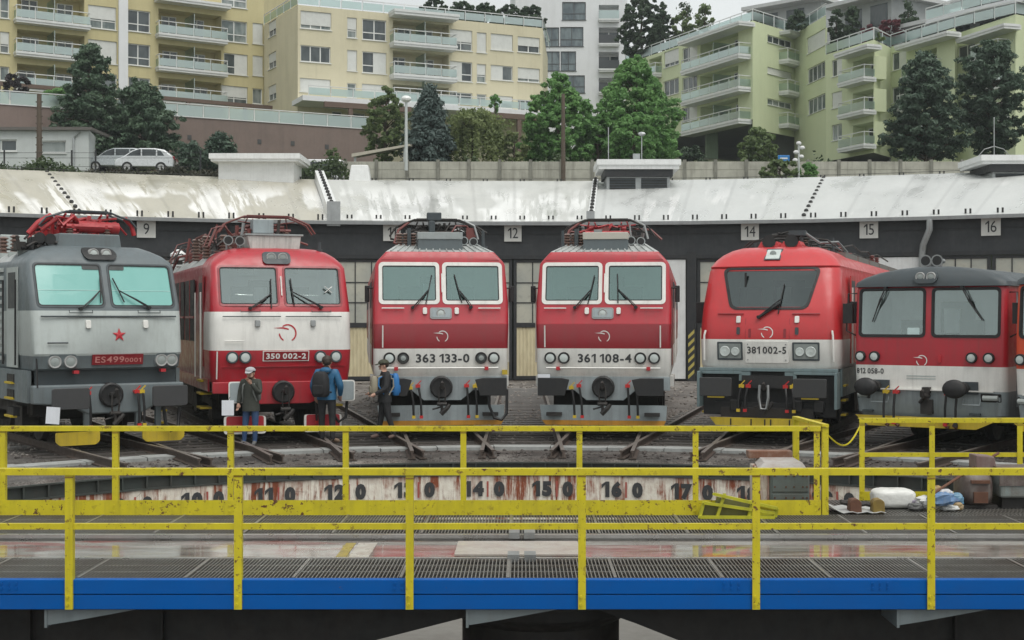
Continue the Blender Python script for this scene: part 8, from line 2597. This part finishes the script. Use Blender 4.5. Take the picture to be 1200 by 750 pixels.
mb = MB(); mb.prism([(17.6, .14), (18.2, .14), (18.2, .42), (18.05, .5), (17.75, .5), (17.6, .42)], 'x', xm1 + .05, xt1 + .5)
adopt(mb.build('housing', PEEL, bevel=.03), root)
mb = MB(); mb.prism([(17.59, .43), (17.74, .512), (18.06, .512), (18.21, .43), (18.2, .46), (18.05, .53), (17.75, .53), (17.6, .46)], 'x', xm1 + .04, xt1 + .5); mb.box(xm1 + .03, xt1 + .5, 17.585, 17.599, .30, .44)
adopt(mb.build('rusty_cover', RB), root)
adopt(MB().box(xm1 + .1, xt1 + .5, 17.7, 18.1, -.005, .138).build('base', UNDER), root)
q = at(1151, 545, 18.0)
root = thing('terminal_box', 'small rust pink box perched above the rusty motor', 'box', (q.x, 18.0, .48))
mb = MB(); mb.prism([(q.x - .13, .49), (q.x + .15, .47), (q.x + .11, .65), (q.x - .13, .67)], 'y', 17.85, 18.15)
adopt(mb.build('case', paint('rust pink box', (.16, .10, .09), .7, .6, .4, dirtcol=(.3, .27, .25), scale=6), bevel=.015), root)

# ------------------------------------------------------------------ loose pieces of repeated parts become parts of their own
SPLIT = {'stud', 'insulator', 'pillar', 'undercroft_wall', 'pergola', 'penthouse_window', 'canopy_roof', 'penthouse', 'bracket', 'step', 'step_recess', 'plough_slot', 'hose_end', 'bolt', 'rivet',
         'side_grille', 'side_window', 'louvre', 'slat', 'rail_clamp', 'buffer_stripe', 'plate_mark', 'wall_vent', 'camera', 'step_iron', 'roof_mast', 'sun_visor', 'guard_stay', 'roof_rib', 'stiffener', 'roof_grille',
         'equipment_hatch', 'side_louvre', 'grille_bar', 'guard_plate', 'post', 'wire', 'door_pillar', 'cab_fittings', 'isolator', 'cooling_rib', 'eyes', 'fine_print', 'busbar', 'antenna', 'roof_cable'}
def split_islands(o, most=100):
    me = o.data
    n = len(me.vertices)
    par = list(range(n))
    def find(a):
        while par[a] != a:
            par[a] = par[par[a]]; a = par[a]
        return a
    for p in me.polygons:
        v = p.vertices; a = find(v[0])
        for b in v[1:]:
            b = find(b)
            if b != a: par[b] = a
    groups = {}
    for p in me.polygons: groups.setdefault(find(p.vertices[0]), []).append(p)
    if len(groups) < 2 or len(groups) > most: return
    co = [v.co.copy() for v in me.vertices]
    name = o.name.split('.')[0]
    one = {'eyes': 'eye'}.get(name, name)
    for q, ps in enumerate(groups.values()):
        idx = {}
        for p in ps:
            for v in p.vertices: idx.setdefault(v, len(idx))
        m2 = bpy.data.meshes.new(one)
        m2.from_pydata([co[v] for v in idx], [], [[idx[v] for v in p.vertices] for p in ps])
        for m in me.materials: m2.materials.append(m)
        m2.polygons.foreach_set('material_index', [p.material_index for p in ps])
        if ps[0].use_smooth:
            m2.polygons.foreach_set('use_smooth', [True] * len(ps)); m2.set_sharp_from_angle(angle=R(40))
        m2.update()
        if q == 0: o.data = m2
        else:
            c = o.copy(); c.data = m2; COL.objects.link(c)
for o in list(COL.objects):
    if o.type == 'MESH' and o.parent and o.name.split('.')[0] in SPLIT and not o.children and o.data.users == 1: split_islands(o)

# ------------------------------------------------------------------ the damp air of a wet day
hz = MB().box(-960, 960, -960, 960, -3.4, 52)
m = bpy.data.materials.new('damp air')
m.use_nodes = True
m.node_tree.nodes.clear()
pv = m.node_tree.nodes.new('ShaderNodeVolumePrincipled')
pv.inputs['Color'].default_value = (0.86, 0.93, 0.93, 1)
pv.inputs['Density'].default_value = 0.0004
mo_ = m.node_tree.nodes.new('ShaderNodeOutputMaterial')
m.node_tree.links.new(pv.outputs[0], mo_.inputs['Volume'])
tag(hz.build('haze', m), kind='stuff')
